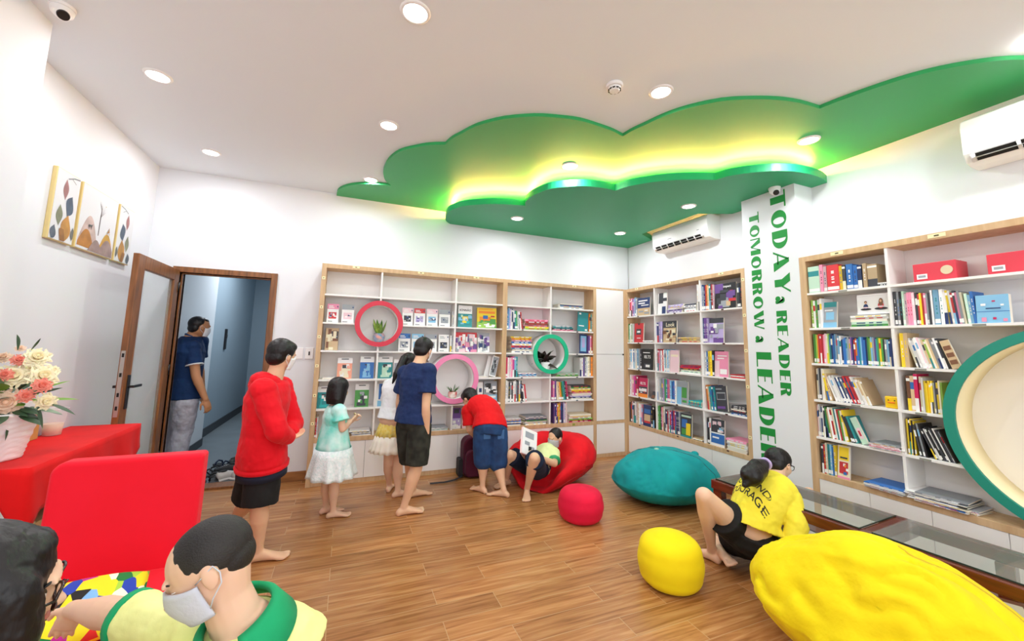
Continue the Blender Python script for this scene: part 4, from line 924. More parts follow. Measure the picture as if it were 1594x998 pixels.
# past the 300 that show largest, the remaining books form one object
bpy.context.view_layer.update()
def shown_area(o):
    P_ = [o.matrix_world @ Vector(c) for c in o.bound_box]; xs, ys = [], []
    for v in P_:
        c = RC @ np.array([v.x, v.y, v.z-CAMZ]); xs.append(F_PX*c[0]/c[2]+PPX); ys.append(F_PX*c[1]/c[2]+PPY)
    if max(xs) < 2 or min(xs) > 1592: return 0
    return (max(xs)-min(xs))*(max(ys)-min(ys))
bks = [o for o in bpy.data.objects if o.get('category') == 'book' and not o.children]
keep_n = 298-len([o for o in bpy.data.objects if o.get('category') == 'book' and o.children])
bks.sort(key=shown_area, reverse=True)
rest = bks[keep_n:]
bm = BM(); slots = []
for o in rest:
    idx = []
    for m in o.data.materials:
        if m not in slots: slots.append(m)
        idx.append(slots.index(m))
    n0 = len(bm.faces); bm.from_mesh(o.data); bm.faces.ensure_lookup_table(); bm.verts.ensure_lookup_table()
    nf = bm.faces[n0:]; vs = {v for f in nf for v in f.verts}
    for v in vs: v.co = o.matrix_world @ v.co
    for f in nf: f.material_index = idx[f.material_index]
for o in rest: bpy.data.objects.remove(o)
me = bpy.data.meshes.new('small_books'); bm.to_mesh(me); bm.free()
for m in slots: me.materials.append(m)
o = bpy.data.objects.new('small_books', me); COL.objects.link(o)
tag(o, 'the many slimmer books that fill the shelves between the larger ones', 'books', kind='stuff')

# ------------------------------------------------------------------ bean bags and pouffes
def fabric(name, c, c2=None, sheen=0.1, **k):
    return mat(name, c, 0.8, sheen=sheen*.25, color2=c2, vscale=k.pop('vscale', 3.5), bump=k.pop('bump', 0.25), bscale=k.pop('bscale', 9), bdist=k.pop('bdist', 0.02), spec=0.25, **k)
def beanbag(name, c, rx, ry, h, rot, m, lean=(0, 0), dents=(), seed=0, wr=0.018, low=0.35, label='', cat='bean bag', n=120, mm=70, peak=1.0):
    b = BM(); rows = []
    so = Vector((seed*3.1, seed*1.7, seed*5.3))
    for j in range(mm+1):
        ph = -math.pi/2+math.pi*j/mm; row = []
        for i in range(n):
            th = 2*math.pi*i/n
            cr = max(0.0, math.cos(ph))**(0.62 if ph < 0 else peak)
            s = math.sin(ph)
            z = h*(low + (1-low)*s) if s > 0 else h*low*(1-(abs(s)**1.6))
            x, y = rx*cr*math.cos(th), ry*cr*math.sin(th)
            zz = z/h
            x += lean[0]*zz*zz; y += lean[1]*zz*zz
            # folds that radiate from the crown, plus lumps
            q3 = Vector((x, y, z)); wp = Vector((noise.noise(q3*4+so), noise.noise(q3*4+so*2), noise.noise(q3*4-so)))*.12
            f = noise.noise(q3*2.4+so)*wr*2.4
            cre = abs(noise.noise(Vector(((x+wp.x)*11, (y+wp.y)*3.0, (z+wp.z)*5))+so))
            f -= (max(0, .28-cre)/.28)**1.5*wr*.8*(.35+.65*(noise.noise(q3*3-so)+.5))
            f += noise.noise(Vector(((x+wp.x)*14, (y+wp.y)*5, (z+wp.z)*9))-so)*wr*.35
            f *= min(1, .3+zz*1.6)
            r = math.hypot(x, y)+1e-6
            x += x/r*f*min(1, r/0.1); y += y/r*f*min(1, r/0.1)
            if s > 0: z += f*0.8
            for (dx, dy, dr, dd) in dents:
                q = ((x-dx)**2+(y-dy)**2)/(dr*dr); z -= dd*math.exp(-q)*min(1, z/(h*0.35))
            row.append(Vector((x, y, max(0.0, z))))
        rows.append(row)
    R = Matrix.Rotation(rot, 3, 'Z'); C = Vector((c[0], c[1], 0.001))
    vr = [[b.verts.new(C+R @ v) for v in row] for row in rows[1:-1]]
    v0 = b.verts.new(C+R @ (sum(rows[1], Vector())/n)); v1 = b.verts.new(C+R @ (sum(rows[-2], Vector())/n+Vector((0, 0, 0.001))))
    for k in range(len(vr)-1):
        for i in range(n): b.faces.new((vr[k][i], vr[k][(i+1) % n], vr[k+1][(i+1) % n], vr[k+1][i]))
    for i in range(n):
        b.faces.new((v0, vr[0][(i+1) % n], vr[0][i])); b.faces.new((v1, vr[-1][i], vr[-1][(i+1) % n]))
    t = thing(name, label, cat, (c[0], c[1], 0))
    obj('cover', b, m, t, smooth=True)
    def surf(th, k):
        """point on the surface at angle th and row fraction k"""
        j = int(k*(len(rows)-1)); i = int((th/(2*math.pi))*n) % n
        return C+R @ rows[j][i]
    return t, surf
M_bred = fabric('velvet_red', '#e4101f', '#c60a18'); M_bteal = fabric('velvet_teal', '#0f9ea0', '#0b8a8e'); M_byel = fabric('velvet_yellow', '#f2dc0c', '#ead008', bump=0.8, bscale=6, bdist=.03)
M_bpink = fabric('velvet_pinkred', '#e8163f', '#d01038')
t, sf = beanbag('bean_bag', (2.19, 4.12), 0.52, 0.47, 0.50, 0.1, M_bred, lean=(0.1, 0.03), dents=((-0.36, -0.26, 0.2, 0.3), (-.2, -.2, .2, .26), (-.06, -.14, .16, .16)), seed=1, low=.42, label='big red bean bag the masked boy lies on')
b = BM(); tube(b, [sf(2*math.pi*i/60, .36)+Vector((0, 0, 0)) for i in range(60)], 0.006, 6, closed=True); obj('piping', b, mat('piping_red', '#a80d18', 0.6), t, smooth=True)
t, sf = beanbag('bean_bag', (2.97, 3.22), 0.52, 0.43, 0.47, -0.35, M_bteal, lean=(0.02, 0.0), seed=4, low=.36, peak=.85, label='big teal bean bag against the corner bookcase')
b = BM(); tube(b, [sf(5.6, k/20) for k in range(8, 20)]+[sf(2.2, 1-k/20) for k in range(1, 9)], 0.006, 6); obj('piping', b, mat('piping_teal', '#075e66', 0.6), t, smooth=True)
b = BM(); q = sf(0.5, .72); ball(b, q+Vector((.0, 0, .01)), .045, .035, .03, n=18, m=12); obj('tie_knot', b, M_bteal, t, smooth=True)
b = BM(); q = sf(3.0, .96); box(b, q.x-.015, q.x+.015, q.y-.02, q.y+.01, q.z-.004, q.z+.012); obj('care_tag', b, hm('mint'), t)
t, sf = beanbag('bean_bag', (2.365, 1.15), 0.37, 0.55, 0.585, 0.45, M_byel, lean=(0.0, 0.06), seed=2, low=.36, wr=.03, label='huge yellow bean bag in the front right of the room')
b = BM(); tube(b, [sf(4.9, k/40) for k in range(6, 39)], 0.005, 6); obj('piping', b, mat('piping_yellow', '#c9a80a', 0.6), t, smooth=True)
def pouffe(c, r, h, m, label, rot=0, sx=1.0, tilt=0.0, crown=.02):
    b = BM(); n = 64; prof = []
    for i in range(9): a = -math.pi/2+i*math.pi/16; prof.append((r-.07+.07*math.cos(a), .07+.07*math.sin(a)))
    for i in range(1, 8): k = i/8; prof.append((r+.01*math.sin(math.pi*k), .07+(h-.15)*k))
    for i in range(9): a = i*math.pi/16; prof.append((r-.08+.08*math.cos(a), h-.08+.08*math.sin(a)))
    for i in range(1, 8): k = i/8; prof.append(((r-.08)*(1-k), h+crown*math.sin(k*math.pi/2)))
    so = Vector((r*9, c[0], c[1])); rows = []
    for (rr, z) in prof:
        rows.append([b.verts.new((c[0]+(rr*(1+.02*noise.noise(Vector((math.cos(2*math.pi*i/n)*2, math.sin(2*math.pi*i/n)*2, z*4))+so)))*math.cos(2*math.pi*i/n)*sx, c[1]+rr*math.sin(2*math.pi*i/n), z+.001)) for i in range(n)])
    for k in range(len(rows)-1):
        for i in range(n): f = b.faces.new((rows[k][i], rows[k][(i+1) % n], rows[k+1][(i+1) % n], rows[k+1][i])); f.smooth = True
    b.faces.new(rows[0]); b.faces.new(rows[-1])
    t = thing('pouffe', label, 'pouffe', (c[0], c[1], 0), 0, 'round velvet pouffes')
    obj('cover', b, m, t, smooth=True)
pouffe((1.94, 3.09), .185, .25, M_bpink, 'small red velvet pouffe in front of the red bean bag')
pouffe((1.975, 2.1), .188, .275, fabric('velvet_yellow_pouffe', '#f2dc0c', '#ead008', bump=.15), 'small bright yellow velvet pouffe in the middle of the floor', crown=.03)

# ------------------------------------------------------------------ low glass topped table in front of the bookcases
t = thing('glass_table', 'long low red-brown table with glass panes along the bookcase', 'low table', (2.7, 2.42, 0), math.radians(-93.6)+math.pi/2, None)
Rw = Matrix.Translation((2.70, 2.42, 0)) @ Matrix.Rotation(math.radians(3.7), 4, 'Z')
ORIG[t.name] = Rw.inverted() @ (Matrix.Translation((2.7, 2.42, 0)) @ Matrix.Rotation(math.radians(-3.6), 4, 'Z'))
# local: x across (0..0.5), y from 0 (far end) to -2.75 (near end)
M_rose = mat('rosewood', '#6e2d18', 0.22, var=0.4, vscale=4, stretch=(8, 1, 8), coat=0.4)
TW, TL = 0.5, 2.75
b = BM()
box(b, 0, .06, -TL, 0, .385, .45); box(b, TW-.06, TW, -TL, 0, .385, .45)
for y in (-.06, -1.06, -1.86, -TL): box(b, .06, TW-.06, y, y+(.06 if y > -.1 or y == -TL else .12), .385, .449)
obj('table_frame', b, M_rose, t, bevel=0.006)
M_tglass = mat('table_glass', '#a9b7b0', 0.03, alpha=0.2, spec=0.9)
for y0, y1 in ((-.94, -.02), (-1.80, -1.0), (-TL+.02, -1.92)):
    b = BM(); box(b, .03, TW-.03, y0, y1, .4505, .457); obj('glass_pane', b, M_tglass, t)
    b = BM(); box(b, .03, .034, y0, y1, .4502, .4574); box(b, .03, TW-.03, y0-.004, y0, .4502, .4574); obj('glass_edge', b, mat('glass_edge', '#16332c', 0.2), t)
b = BM(); box(b, .03, TW-.03, -TL+.03, -.03, .2, .225); obj('lower_shelf', b, M_rose, t)
for (x, y) in ((.0, -.08), (TW-.08, -.08), (0, -1.42), (TW-.08, -1.42), (0, -TL+.01), (TW-.08, -TL+.01)):
    b = BM(); box(b, x+.01, x+.07, y, y+.07, 0.001, .386); obj('leg', b, M_rose, t, bevel=.004)
def on_table(x, y, w, l, z, th, rz, key, label, pics):
    bm = BM(); box(bm, -w/2, w/2, -l/2, l/2, 0, th)
    ms = [hm(key)]
    for j, (x0, y0, x1, y1, k) in enumerate(pics):
        ms.append(hm(KEY[k])); f = bm.faces.new([bm.verts.new(((x_-.5)*w, (y_-.5)*l, th+.0005+.0003*j)) for x_, y_ in ((x0, y0), (x1, y0), (x1, y1), (x0, y1))]); f.material_index = len(ms)-1
    o = obj('magazine', bm, ms); o.matrix_world = Rw @ Matrix.Translation((x, y, z)) @ Matrix.Rotation(rz, 4, 'Z')
    tag(o, label, 'magazine', 'magazines under the table glass'); return o
SH = .2255
on_table(.25, -.28, .28, .2, SH, .012, .1, 'white', 'white magazine under the far pane of the glass table', [(.1, .1, .6, .9, 'k'), (.65, .2, .9, .8, 'x')])
on_table(.2, -.6, .2, .27, SH, .01, -.2, 'charcoal', 'dark magazine under the glass table beside the yellow girl', [(.1, .6, .9, .9, 'W'), (.2, .1, .8, .5, 'x')])
on_table(.3, -.85, .22, .28, SH, .012, .3, 'white', 'white and brown magazine under the glass pane near the girl', [(.1, .1, .9, .5, 'w'), (.1, .6, .7, .8, 'k')])
on_table(.22, -1.18, .22, .28, SH, .012, -.1, 'white', 'pale magazine under the middle pane of the glass table', [(.1, .1, .9, .4, 'a'), (.2, .5, .8, .9, 'x')])
on_table(.3, -1.5, .21, .27, SH, .012, .4, 'brown', 'brown magazine under the middle pane of the glass table', [(.1, .6, .8, .9, 'e'), (.3, .2, .7, .4, 'k')])
on_table(.2, -1.72, .21, .27, SH, .014, .1, 'brown', 'dark brown magazine beneath the glass behind the yellow bean bag', [(.1, .1, .5, .9, 'k')])

# ------------------------------------------------------------------ side table under a red cloth, with its things
t = thing('side_table', 'narrow side table hidden under a red cloth along the left wall', 'table', (-1.62, 3.42, 0))
M_twood = mat('table_wood', '#b98d5b', 0.5, var=.2)
b = BM(); box(b, -1.815, -1.43, 2.85, 4.0, .765, .792); obj('tabletop', b, M_twood, t)
for (x, y) in ((-1.81, 2.86), (-1.475, 2.86), (-1.81, 3.955), (-1.475, 3.955)):
    b = BM(); box(b, x, x+.035, y, y+.035, 0, .765); obj('leg', b, M_twood, t)
M_cloth = fabric('cloth_red', '#e50d10', '#d2080c', sheen=.15, bump=.12, bscale=6)
b = BM()
x0, x1, y0, y1, zt = -1.822, -1.42, 2.838, 4.012, .797
per = []     # walk: left-near, along the near edge, right side, far edge
def seg_pts(a, c, n): return [(a[0]+(c[0]-a[0])*i/n, a[1]+(c[1]-a[1])*i/n) for i in range(n)]
path = seg_pts((x0, y0), (x1, y0), 16)+seg_pts((x1, y0), (x1, y1), 40)+seg_pts((x1, y1), (x0, y1), 14)+[(x0, y1)]
def drop(i, p):
    d = .235
    if p[1] <= y0+1e-6: d = .135+ .16*max(0, 1-(x1-p[0])/.09)
    elif p[0] >= x1-1e-6: d = .235+.06*max(0, 1-(p[1]-y0)/.1) - .06*max(0, 1-(y1-p[1])/.06)
    else: d = .17
    return d
rowsC = []
for i, p in enumerate(path):
    nx, ny = (0, -1) if p[1] <= y0+1e-6 and p[0] < x1-1e-6 else ((1, 0) if p[0] >= x1-1e-6 and p[1] < y1-1e-6 else (0, 1))
    if abs(p[0]-x1) < 1e-6 and abs(p[1]-y0) < 1e-6: nx, ny = .7, -.7
    if abs(p[0]-x1) < 1e-6 and abs(p[1]-y1) < 1e-6: nx, ny = .7, .7
    d = drop(i, p); col_ = []
    for k in range(9):
        s = k/8; wv = (.014*math.sin(i*.55)+.012*noise.noise(Vector((i*.25, s, 2))))*s
        o_ = .004+.018*s+wv
        col_.append(b.verts.new((p[0]+nx*o_, p[1]+ny*o_, zt-d*s-(.003 if k else 0))))
    rowsC.append(col_)
for i in range(len(rowsC)-1):
    for k in range(8): f = b.faces.new((rowsC[i][k], rowsC[i+1][k], rowsC[i+1][k+1], rowsC[i][k+1])); f.smooth = True
b.faces.new([r[0] for r in rowsC])
cl = obj('tablecloth', b, M_cloth); md = cl.modifiers.new('s', 'SOLIDIFY'); md.thickness = .003; md.offset = 1
tag(cl, 'bright red cloth draped over the narrow table by the left wall', 'tablecloth')
b = BM(); box(b, -1.8, -1.47, 3.02, 3.75, .002, .46); box(b, -1.8, -1.47, 3.02, 3.06, .46, .468, 1)
tag(obj('carton', b, [mat('cardboard', '#c8a578', 0.8, var=.1), mat('tape', '#d9c39a', .4)], bevel=.003), 'brown cardboard carton standing under the red clothed table', 'carton')
b = BM(); box(b, -1.76, -1.46, 2.87, 2.99, .002, .6); tag(obj('carton', b, mat('white_carton', '#eef0f2', .5), bevel=.004), 'white carton under the near corner of the red cloth', 'carton')
# flower pot
ZT = .801
px, py = -1.675, 3.06
t = thing('flower_vase', 'white rippled vase of cream and coral roses on the red cloth', 'flower arrangement', (px, py, ZT))
b = BM(); n = 72; rows = []
for j in range(26):
    k = j/25; rr = .098+.05*k
    rows.append([b.verts.new((px+(rr+.0022*math.sin(j*2.2+6*noise.noise(Vector((math.cos(2*math.pi*i/n)*2, math.sin(2*math.pi*i/n)*2, k*2))))) * math.cos(2*math.pi*i/n), py+(rr+.0022*math.sin(j*2.2+6*noise.noise(Vector((math.cos(2*math.pi*i/n)*2, math.sin(2*math.pi*i/n)*2, k*2)))))*math.sin(2*math.pi*i/n), ZT+.001+.245*k)) for i in range(n)])
for k in range(25):
    for i in range(n): f = b.faces.new((rows[k][i], rows[k][(i+1) % n], rows[k+1][(i+1) % n], rows[k+1][i])); f.smooth = True
b.faces.new(rows[0])
obj('vase', b, mat('vase_white', '#f3f3f3', .45), t, smooth=True)
b = BM(); cyl(b, (px, py, ZT+.2), (px, py, ZT+.215), .135, n=40); obj('flower_foam', b, mat('foam_green', '#3c5a34', .9), t)
def rose(par, c, r, d, m, seed):
    d = Vector(d).normalized(); s, u, _ = frame_of(d); rr = random.Random(seed); b = BM()
    for ring, (k, cnt, op) in enumerate(((.18, 3, .15), (.38, 4, .4), (.62, 5, .75), (.85, 6, 1.15), (1.0, 7, 1.45))):
        for i in range(cnt):
            a = 2*math.pi*i/cnt+ring*.7+rr.uniform(-.15, .15); ctr = s*math.cos(a)+u*math.sin(a); tng = -s*math.sin(a)+u*math.cos(a)
            g = []; w = r*k*1.5+r*.1; hgt = r*(.95-.1*ring)
            for q in range(5):
                v = q/4; ang = op*v
                base = Vector(c)+ctr*(r*k*.35+math.sin(ang)*hgt*v*.85)+d*(math.cos(ang)*hgt*v-r*.25)
                ww = w*math.sin(math.pi*(.22+.62*v))*.75
                g.append([b.verts.new(base+tng*ww*e-ctr*(abs(e)**2)*ww*.55+d*(-.1*abs(e)*r*v)) for e in (-1, -.5, 0, .5, 1)])
            for q in range(4):
                for e in range(4): f = b.faces.new((g[q][e], g[q][e+1], g[q+1][e+1], g[q+1][e])); f.smooth = True
    ball(b, Vector(c)+d*r*.15, r*.3, r*.3, r*.3, n=10, m=8)
    obj('rose', b, m, par, smooth=True)
M_cream = mat('rose_cream', '#f7ecc8', .6, sss=.1); M_coral = mat('rose_coral', '#ee8f7d', .6, sss=.1); M_peach = mat('rose_peach', '#f6d9bf', .6)
camv = Vector((0, 0, CAMZ))
for (qx, qy, y, r, m) in ((58, 556, 3.03, .062, M_cream), (20, 585, 2.98, .07, M_cream), (68, 585, 3.0, .068, M_cream), (10, 626, 2.96, .072, M_peach), (72, 625, 2.98, .048, M_cream), (30, 560, 3.0, .036, M_coral),
                          (66, 600, 2.93, .042, M_coral), (40, 616, 2.93, .038, M_coral), (7, 583, 2.94, .036, M_coral), (84, 576, 3.05, .028, M_cream), (32, 542, 3.1, .024, M_peach), (-18, 600, 2.98, .06, M_cream), (5, 556, 3.1, .04, M_peach), (45, 578, 3.1, .05, M_cream)):
    c = P(qx, qy, y=y); rose(t, c, r*.86, (c-Vector((px, py+.05, 1.08))).normalized()*.7+(camv-c).normalized()*.8, m, int(qx*7+qy))
r3 = random.Random(5)
lm = [mat('leaf_dark', '#3f5a3c', .5, color2='#2f4a33', vscale=15), mat('leaf_fresh', '#7aa83a', .5), mat('leaf_sage', '#8fa58a', .6)]
for i in range(80):
    a = r3.uniform(0, 6.28); el = r3.uniform(-.25, 1.2); d = Vector((math.cos(a)*math.cos(el), math.sin(a)*math.cos(el), math.sin(el)))
    base = Vector((px, py, 1.08))+d*r3.uniform(.05, .16); b = BM()
    leaf(b, base, d, (-math.sin(a), math.cos(a), .2), r3.uniform(.09, .16), r3.uniform(.04, .065), bend=.25)
    obj('leaf', b, lm[0 if i % 5 < 3 else (1 if i % 5 == 3 else 2)], t)
for (qx, qy, L_, d) in ((78, 628, .12, (1, -.1, -.25)), (60, 632, .1, (.5, -.3, -1)), (27, 545, .12, (-.1, 0, 1)), (48, 545, .1, (.3, 0, .9)), (22, 648, .1, (.1, -.6, -1))):
    b = BM(); leaf(b, P(qx, qy, y=3.0), d, (0, 1, .3), L_, .028, bend=.3); obj('leaf', b, lm[0], t)
for i in range(5):
    a = r3.uniform(2.4, 4.2); b = BM(); p0 = Vector((px, py, 1.12)); p1 = p0+Vector((math.cos(a)*.12, .05*math.sin(a), r3.uniform(.16, .3)))
    tube(b, [p0, (p0+p1)/2+Vector((0, 0, .03)), p1], .0018, 5)
    for k in range(14):
        q = p0.lerp(p1, .35+.65*k/14); ball(b, q+Vector((r3.uniform(-.02, .02), r3.uniform(-.02, .02), r3.uniform(-.015, .02))), .004, n=6, m=4)
    obj('filler_sprig', b, lm[2], t)
b = BM(); box(b, -1.824, -1.775, 3.2, 3.585, ZT, ZT+.19); c_ = obj('cardboard_box', b, mat('kraft', '#c99a55', .7), bevel=.003)
tag(c_, 'brown kraft box standing behind the flower vase', 'box')
t = thing('drink_cup', 'clear plastic cup of milky drink on the red cloth', 'cup', (-1.75, 3.62, ZT))
b = BM(); E1, E2 = Vector((1, 0, 0)), Vector((0, 1, 0)); cx, cy = -1.762, 3.69
loft(b, [((cx, cy, ZT+.001), E1, E2, .042, .042), ((cx, cy, ZT+.075), E1, E2, .05, .05)], 28); obj('drink', b, mat('milk_tea', '#e6c9a8', .3), t, smooth=False)
b = BM(); loft(b, [((cx, cy, ZT+.0005), E1, E2, .044, .044), ((cx, cy, ZT+.17), E1, E2, .064, .064)], 28, cap=False); obj('cup_wall', b, mat('clear_plastic', '#f0f4f6', .1, alpha=.25), t, smooth=True)
b = BM(); tube(b, [(cx+.064*math.cos(2*math.pi*i/28), cy+.064*math.sin(2*math.pi*i/28), ZT+.17) for i in range(28)], .002, 6, closed=True); obj('rim', b, M_white, t)

# ------------------------------------------------------------------ red chair and patterned cushion
t = thing('easy_chair', 'red fabric armless easy chair in the front left', 'chair', (-.87, 2.15, 0))
M_cred = fabric('chair_red', '#f0142f', '#ec1029', sheen=.3, bump=.05, bscale=120, bdist=.003)
def rbox(bm, pts_xz, y0, y1, lean=0):
    a = [bm.verts.new((x, y0+lean*(z-.42), z)) for x, z in pts_xz]; c = [bm.verts.new((x, y1+lean*(z-.42), z)) for x, z in pts_xz]
    n = len(a); bm.faces.new(a); bm.faces.new(list(reversed(c)))
    for i in range(n): bm.faces.new((a[i], a[(i+1) % n], c[(i+1) % n], c[i]))
def rr_pts(x0, x1, z0, z1, r, ntop=8):
    out = [(x0, z0), (x1, z0)]
    for i in range(ntop+1): a = i*math.pi/2/ntop; out.append((x1-r*.35+r*.35*math.cos(a), z1-r*.35+r*.35*math.sin(a)))
    for i in range(ntop+1): a = math.pi/2+i*math.pi/2/ntop; out.append((x0+r+r*math.cos(a), z1-r+r*math.sin(a)))
    return out
b = BM(); rbox(b, rr_pts(-1.15, -.60, .40, .905, .055), 2.40, 2.49, .06); obj('backrest', b, M_cred, t, bevel=.022, seg=4)
b = BM(); box(b, -1.15, -.60, 1.80, 2.41, .27, .425); obj('seat', b, M_cred, t, bevel=.03, seg=4)
b = BM(); box(b, -1.14, -.61, 1.82, 2.47, .2, .275); obj('seat_rail', b, M_cred, t, bevel=.01)
for x in (-1.11, -.64):
    for y in (1.86, 2.42):
        b = BM(); cyl(b, (x, y, 0), (x, y, .205), .016, .024, 16); obj('leg', b, M_walnut, t, smooth=True)
# cushion with overlapping leaf shapes in bright colours
M_pat = bpy.data.materials.new('leaf_pattern'); M_pat.use_nodes = True
nt = M_pat.node_tree; b_ = nt.nodes['Principled BSDF']; b_.inputs['Roughness'].default_value = .8
tc = nt.nodes.new('ShaderNodeTexCoord'); mp = nt.nodes.new('ShaderNodeMapping'); mp.inputs['Scale'].default_value = (26, 12, 26); mp.inputs['Rotation'].default_value = (0, 0, .5)
vo = nt.nodes.new('ShaderNodeTexVoronoi'); vo.inputs['Scale'].default_value = 1.0; vo.inputs['Randomness'].default_value = .75
sp = nt.nodes.new('ShaderNodeSeparateColor'); rp = nt.nodes.new('ShaderNodeValToRGB'); rp.color_ramp.interpolation = 'CONSTANT'
cs = ['#f7dc14', '#f7dc14', '#e2231c', '#f7dc14', '#0c7a36', '#1b3fae', '#f6f0d8', '#111111', '#f7dc14', '#7fb3e6', '#c01f8f', '#a8cf3a']
els = rp.color_ramp.elements; els[0].position = 0; els[0].color = lin(cs[0]); els[1].position = 1/12; els[1].color = lin(cs[1])
for i, c in enumerate(cs[2:]): e = els.new((i+2)/12); e.color = lin(c)
nt.links.new(tc.outputs['Object'], mp.inputs[0]); nt.links.new(mp.outputs[0], vo.inputs['Vector']); nt.links.new(vo.outputs['Color'], sp.inputs[0]); nt.links.new(sp.outputs[0], rp.inputs[0]); nt.links.new(rp.outputs[0], b_.inputs['Base Color'])
b = BM(); rows = []
for j in range(-12, 13):
    v = j/12
    rows.append([])
    for i in range(-12, 13):
        u_ = i/12; e = (1-abs(u_)**3)*(1-abs(v)**3); rows[-1].append((u_*.2*(1-.06*abs(v)), v*.17*(1-.06*abs(u_)), .058*max(0, e)**.6))
top = [[b.verts.new(p) for p in r] for r in rows]; bot = [[b.verts.new((p[0], p[1], -p[2])) for p in r] for r in rows]
for g, fl in ((top, 0), (bot, 1)):
    for j in range(24):
        for i in range(24): f = b.faces.new((g[j][i], g[j][i+1], g[j+1][i+1], g[j+1][i])); f.smooth = True
bmesh.ops.remove_doubles(b, verts=b.verts[:], dist=1e-5)
cu = obj('cushion', b, M_pat, smooth=True); cu.matrix_world = Matrix.Translation((-.84, 2.0, .487)) @ Matrix.Rotation(.18, 4, 'Z') @ Matrix.Rotation(.12, 4, 'X')
tag(cu, 'cushion with bright yellow, blue and green leaf shapes on red chair', 'cushion')

# ------------------------------------------------------------------ maroon backpack by the back bookcase
t = thing('backpack', 'maroon school backpack standing behind the bending boy', 'backpack', (1.41, 4.4, 0))
M_bag = fabric('bag_maroon', '#5a1830', '#46122a', sheen=.2); M_strap = mat('strap_black', '#1a1a20', .7)
def rprof(x0, x1, z0, z1, r): 
    out = [(x0+r*.5, z0), (x1-r*.5, z0), (x1, z0+r*.5)]
    for i in range(7): a = i*math.pi/12; out.append((x1-r+r*math.cos(a), z1-r+r*math.sin(a)))
    for i in range(7): a = math.pi/2+i*math.pi/12; out.append((x0+r+r*math.cos(a), z1-r+r*math.sin(a)))
    out.append((x0, z0+r*.5)); return out
b = BM(); rbox(b, rprof(1.27, 1.57, .005, .43, .09), 4.40, 4.56); obj('body', b, M_bag, t, bevel=.02, seg=3)
b = BM(); rbox(b, rprof(1.285, 1.51, .02, .3, .07), 4.345, 4.41); obj('front_pocket', b, M_bag, t, bevel=.015, seg=3)
b = BM(); box(b, 1.37, 1.385, 4.392, 4.401, .05, .4); box(b, 1.42, 1.435, 4.338, 4.347, .05, .27); obj('zip', b, M_strap, t)
b = BM(); rbox(b, rprof(1.225, 1.275, .01, .2, .02), 4.42, 4.54); obj('side_pocket', b, M_strap, t, bevel=.008)
b = BM(); tube(b, [(1.40, 4.5, .42), (1.40, 4.5, .455), (1.46, 4.5, .455), (1.46, 4.5, .42)], .008, 8); obj('handle', b, M_strap, t, smooth=True)
b = BM()
pts = [(1.26, 4.4, .03), (1.18, 4.36, .012), (1.05, 4.33, .008), (.9, 4.34, .008)]
for a, c in zip(pts, pts[1:]):
    d = (Vector(c)-Vector(a)).normalized(); s = Vector((-d.y, d.x, 0))*.014
    vs = [b.verts.new(Vector(a)+s+Vector((0, 0, z))) for z in (0, .004)]+[b.verts.new(Vector(a)-s+Vector((0, 0, z))) for z in (.004, 0)]
    ve = [b.verts.new(Vector(c)+s+Vector((0, 0, z))) for z in (0, .004)]+[b.verts.new(Vector(c)-s+Vector((0, 0, z))) for z in (.004, 0)]
    for i in range(4): b.faces.new((vs[i], vs[(i+1) % 4], ve[(i+1) % 4], ve[i]))
obj('strap', b, M_strap, t)

# ------------------------------------------------------------------ shoes left in the corridor
def shoe(x, y, rz, kind, col, col2, label, z=0.0, tilt=0):
    t = thing('shoe', label, 'shoe', (x, y, z), rz, 'shoes left outside the door', local=True)
    t.rotation_euler = (tilt, 0, rz)
    out = [(-.045, -.12), (.03, -.125), (.045, -.09), (.034, -.02), (.048, .06), (.04, .11), (.012, .135), (-.025, .125), (-.045, .08), (-.038, 0), (-.04, -.06)]
    b = BM(); prism(b, out, 0, .018); obj('sole', b, cm(col2), t, bevel=.004)
    if kind == 'sandal':
        for yy, w in ((.06, .045), (-.04, .04)):
            b = BM(); tube(b, [(-w, yy, .015), (-w*.8, yy, .045), (0, yy+.01, .06), (w*.8, yy, .045), (w, yy, .015)], .009, 8); obj('strap', b, cm(col), t, smooth=True)
        b = BM(); tube(b, [(-.035, -.08, .015), (-.03, -.11, .06), (.01, -.12, .07), (.035, -.08, .015)], .007, 8); obj('heel_strap', b, cm(col), t, smooth=True)
    else:
        b = BM(); E1, E3 = Vector((1, 0, 0)), Vector((0, 0, 1))
        loft(b, [((0, -.115, .045), E1, E3, .028, .035), ((0, -.09, .05), E1, E3, .037, .045), ((0, -.03, .05), E1, E3, .038, .042), ((0, .02, .043), E1, E3, .042, .032), ((0, .08, .034), E1, E3, .044, .022), ((0, .12, .03), E1, E3, .028, .015)], 18)
        obj('upper', b, cm(col), t, smooth=True)
        b = BM(); ball(b, (0, -.06, .088), .027, .045, .012, n=14, m=8); obj('opening', b, M_dark, t, smooth=True)
        b = BM()
        for k in range(4): tube(b, [(-.022, .0+.018*k, .078-.006*k), (.022, .006+.018*k, .078-.006*k)], .0028, 6)
        obj('laces', b, hm('white'), t)
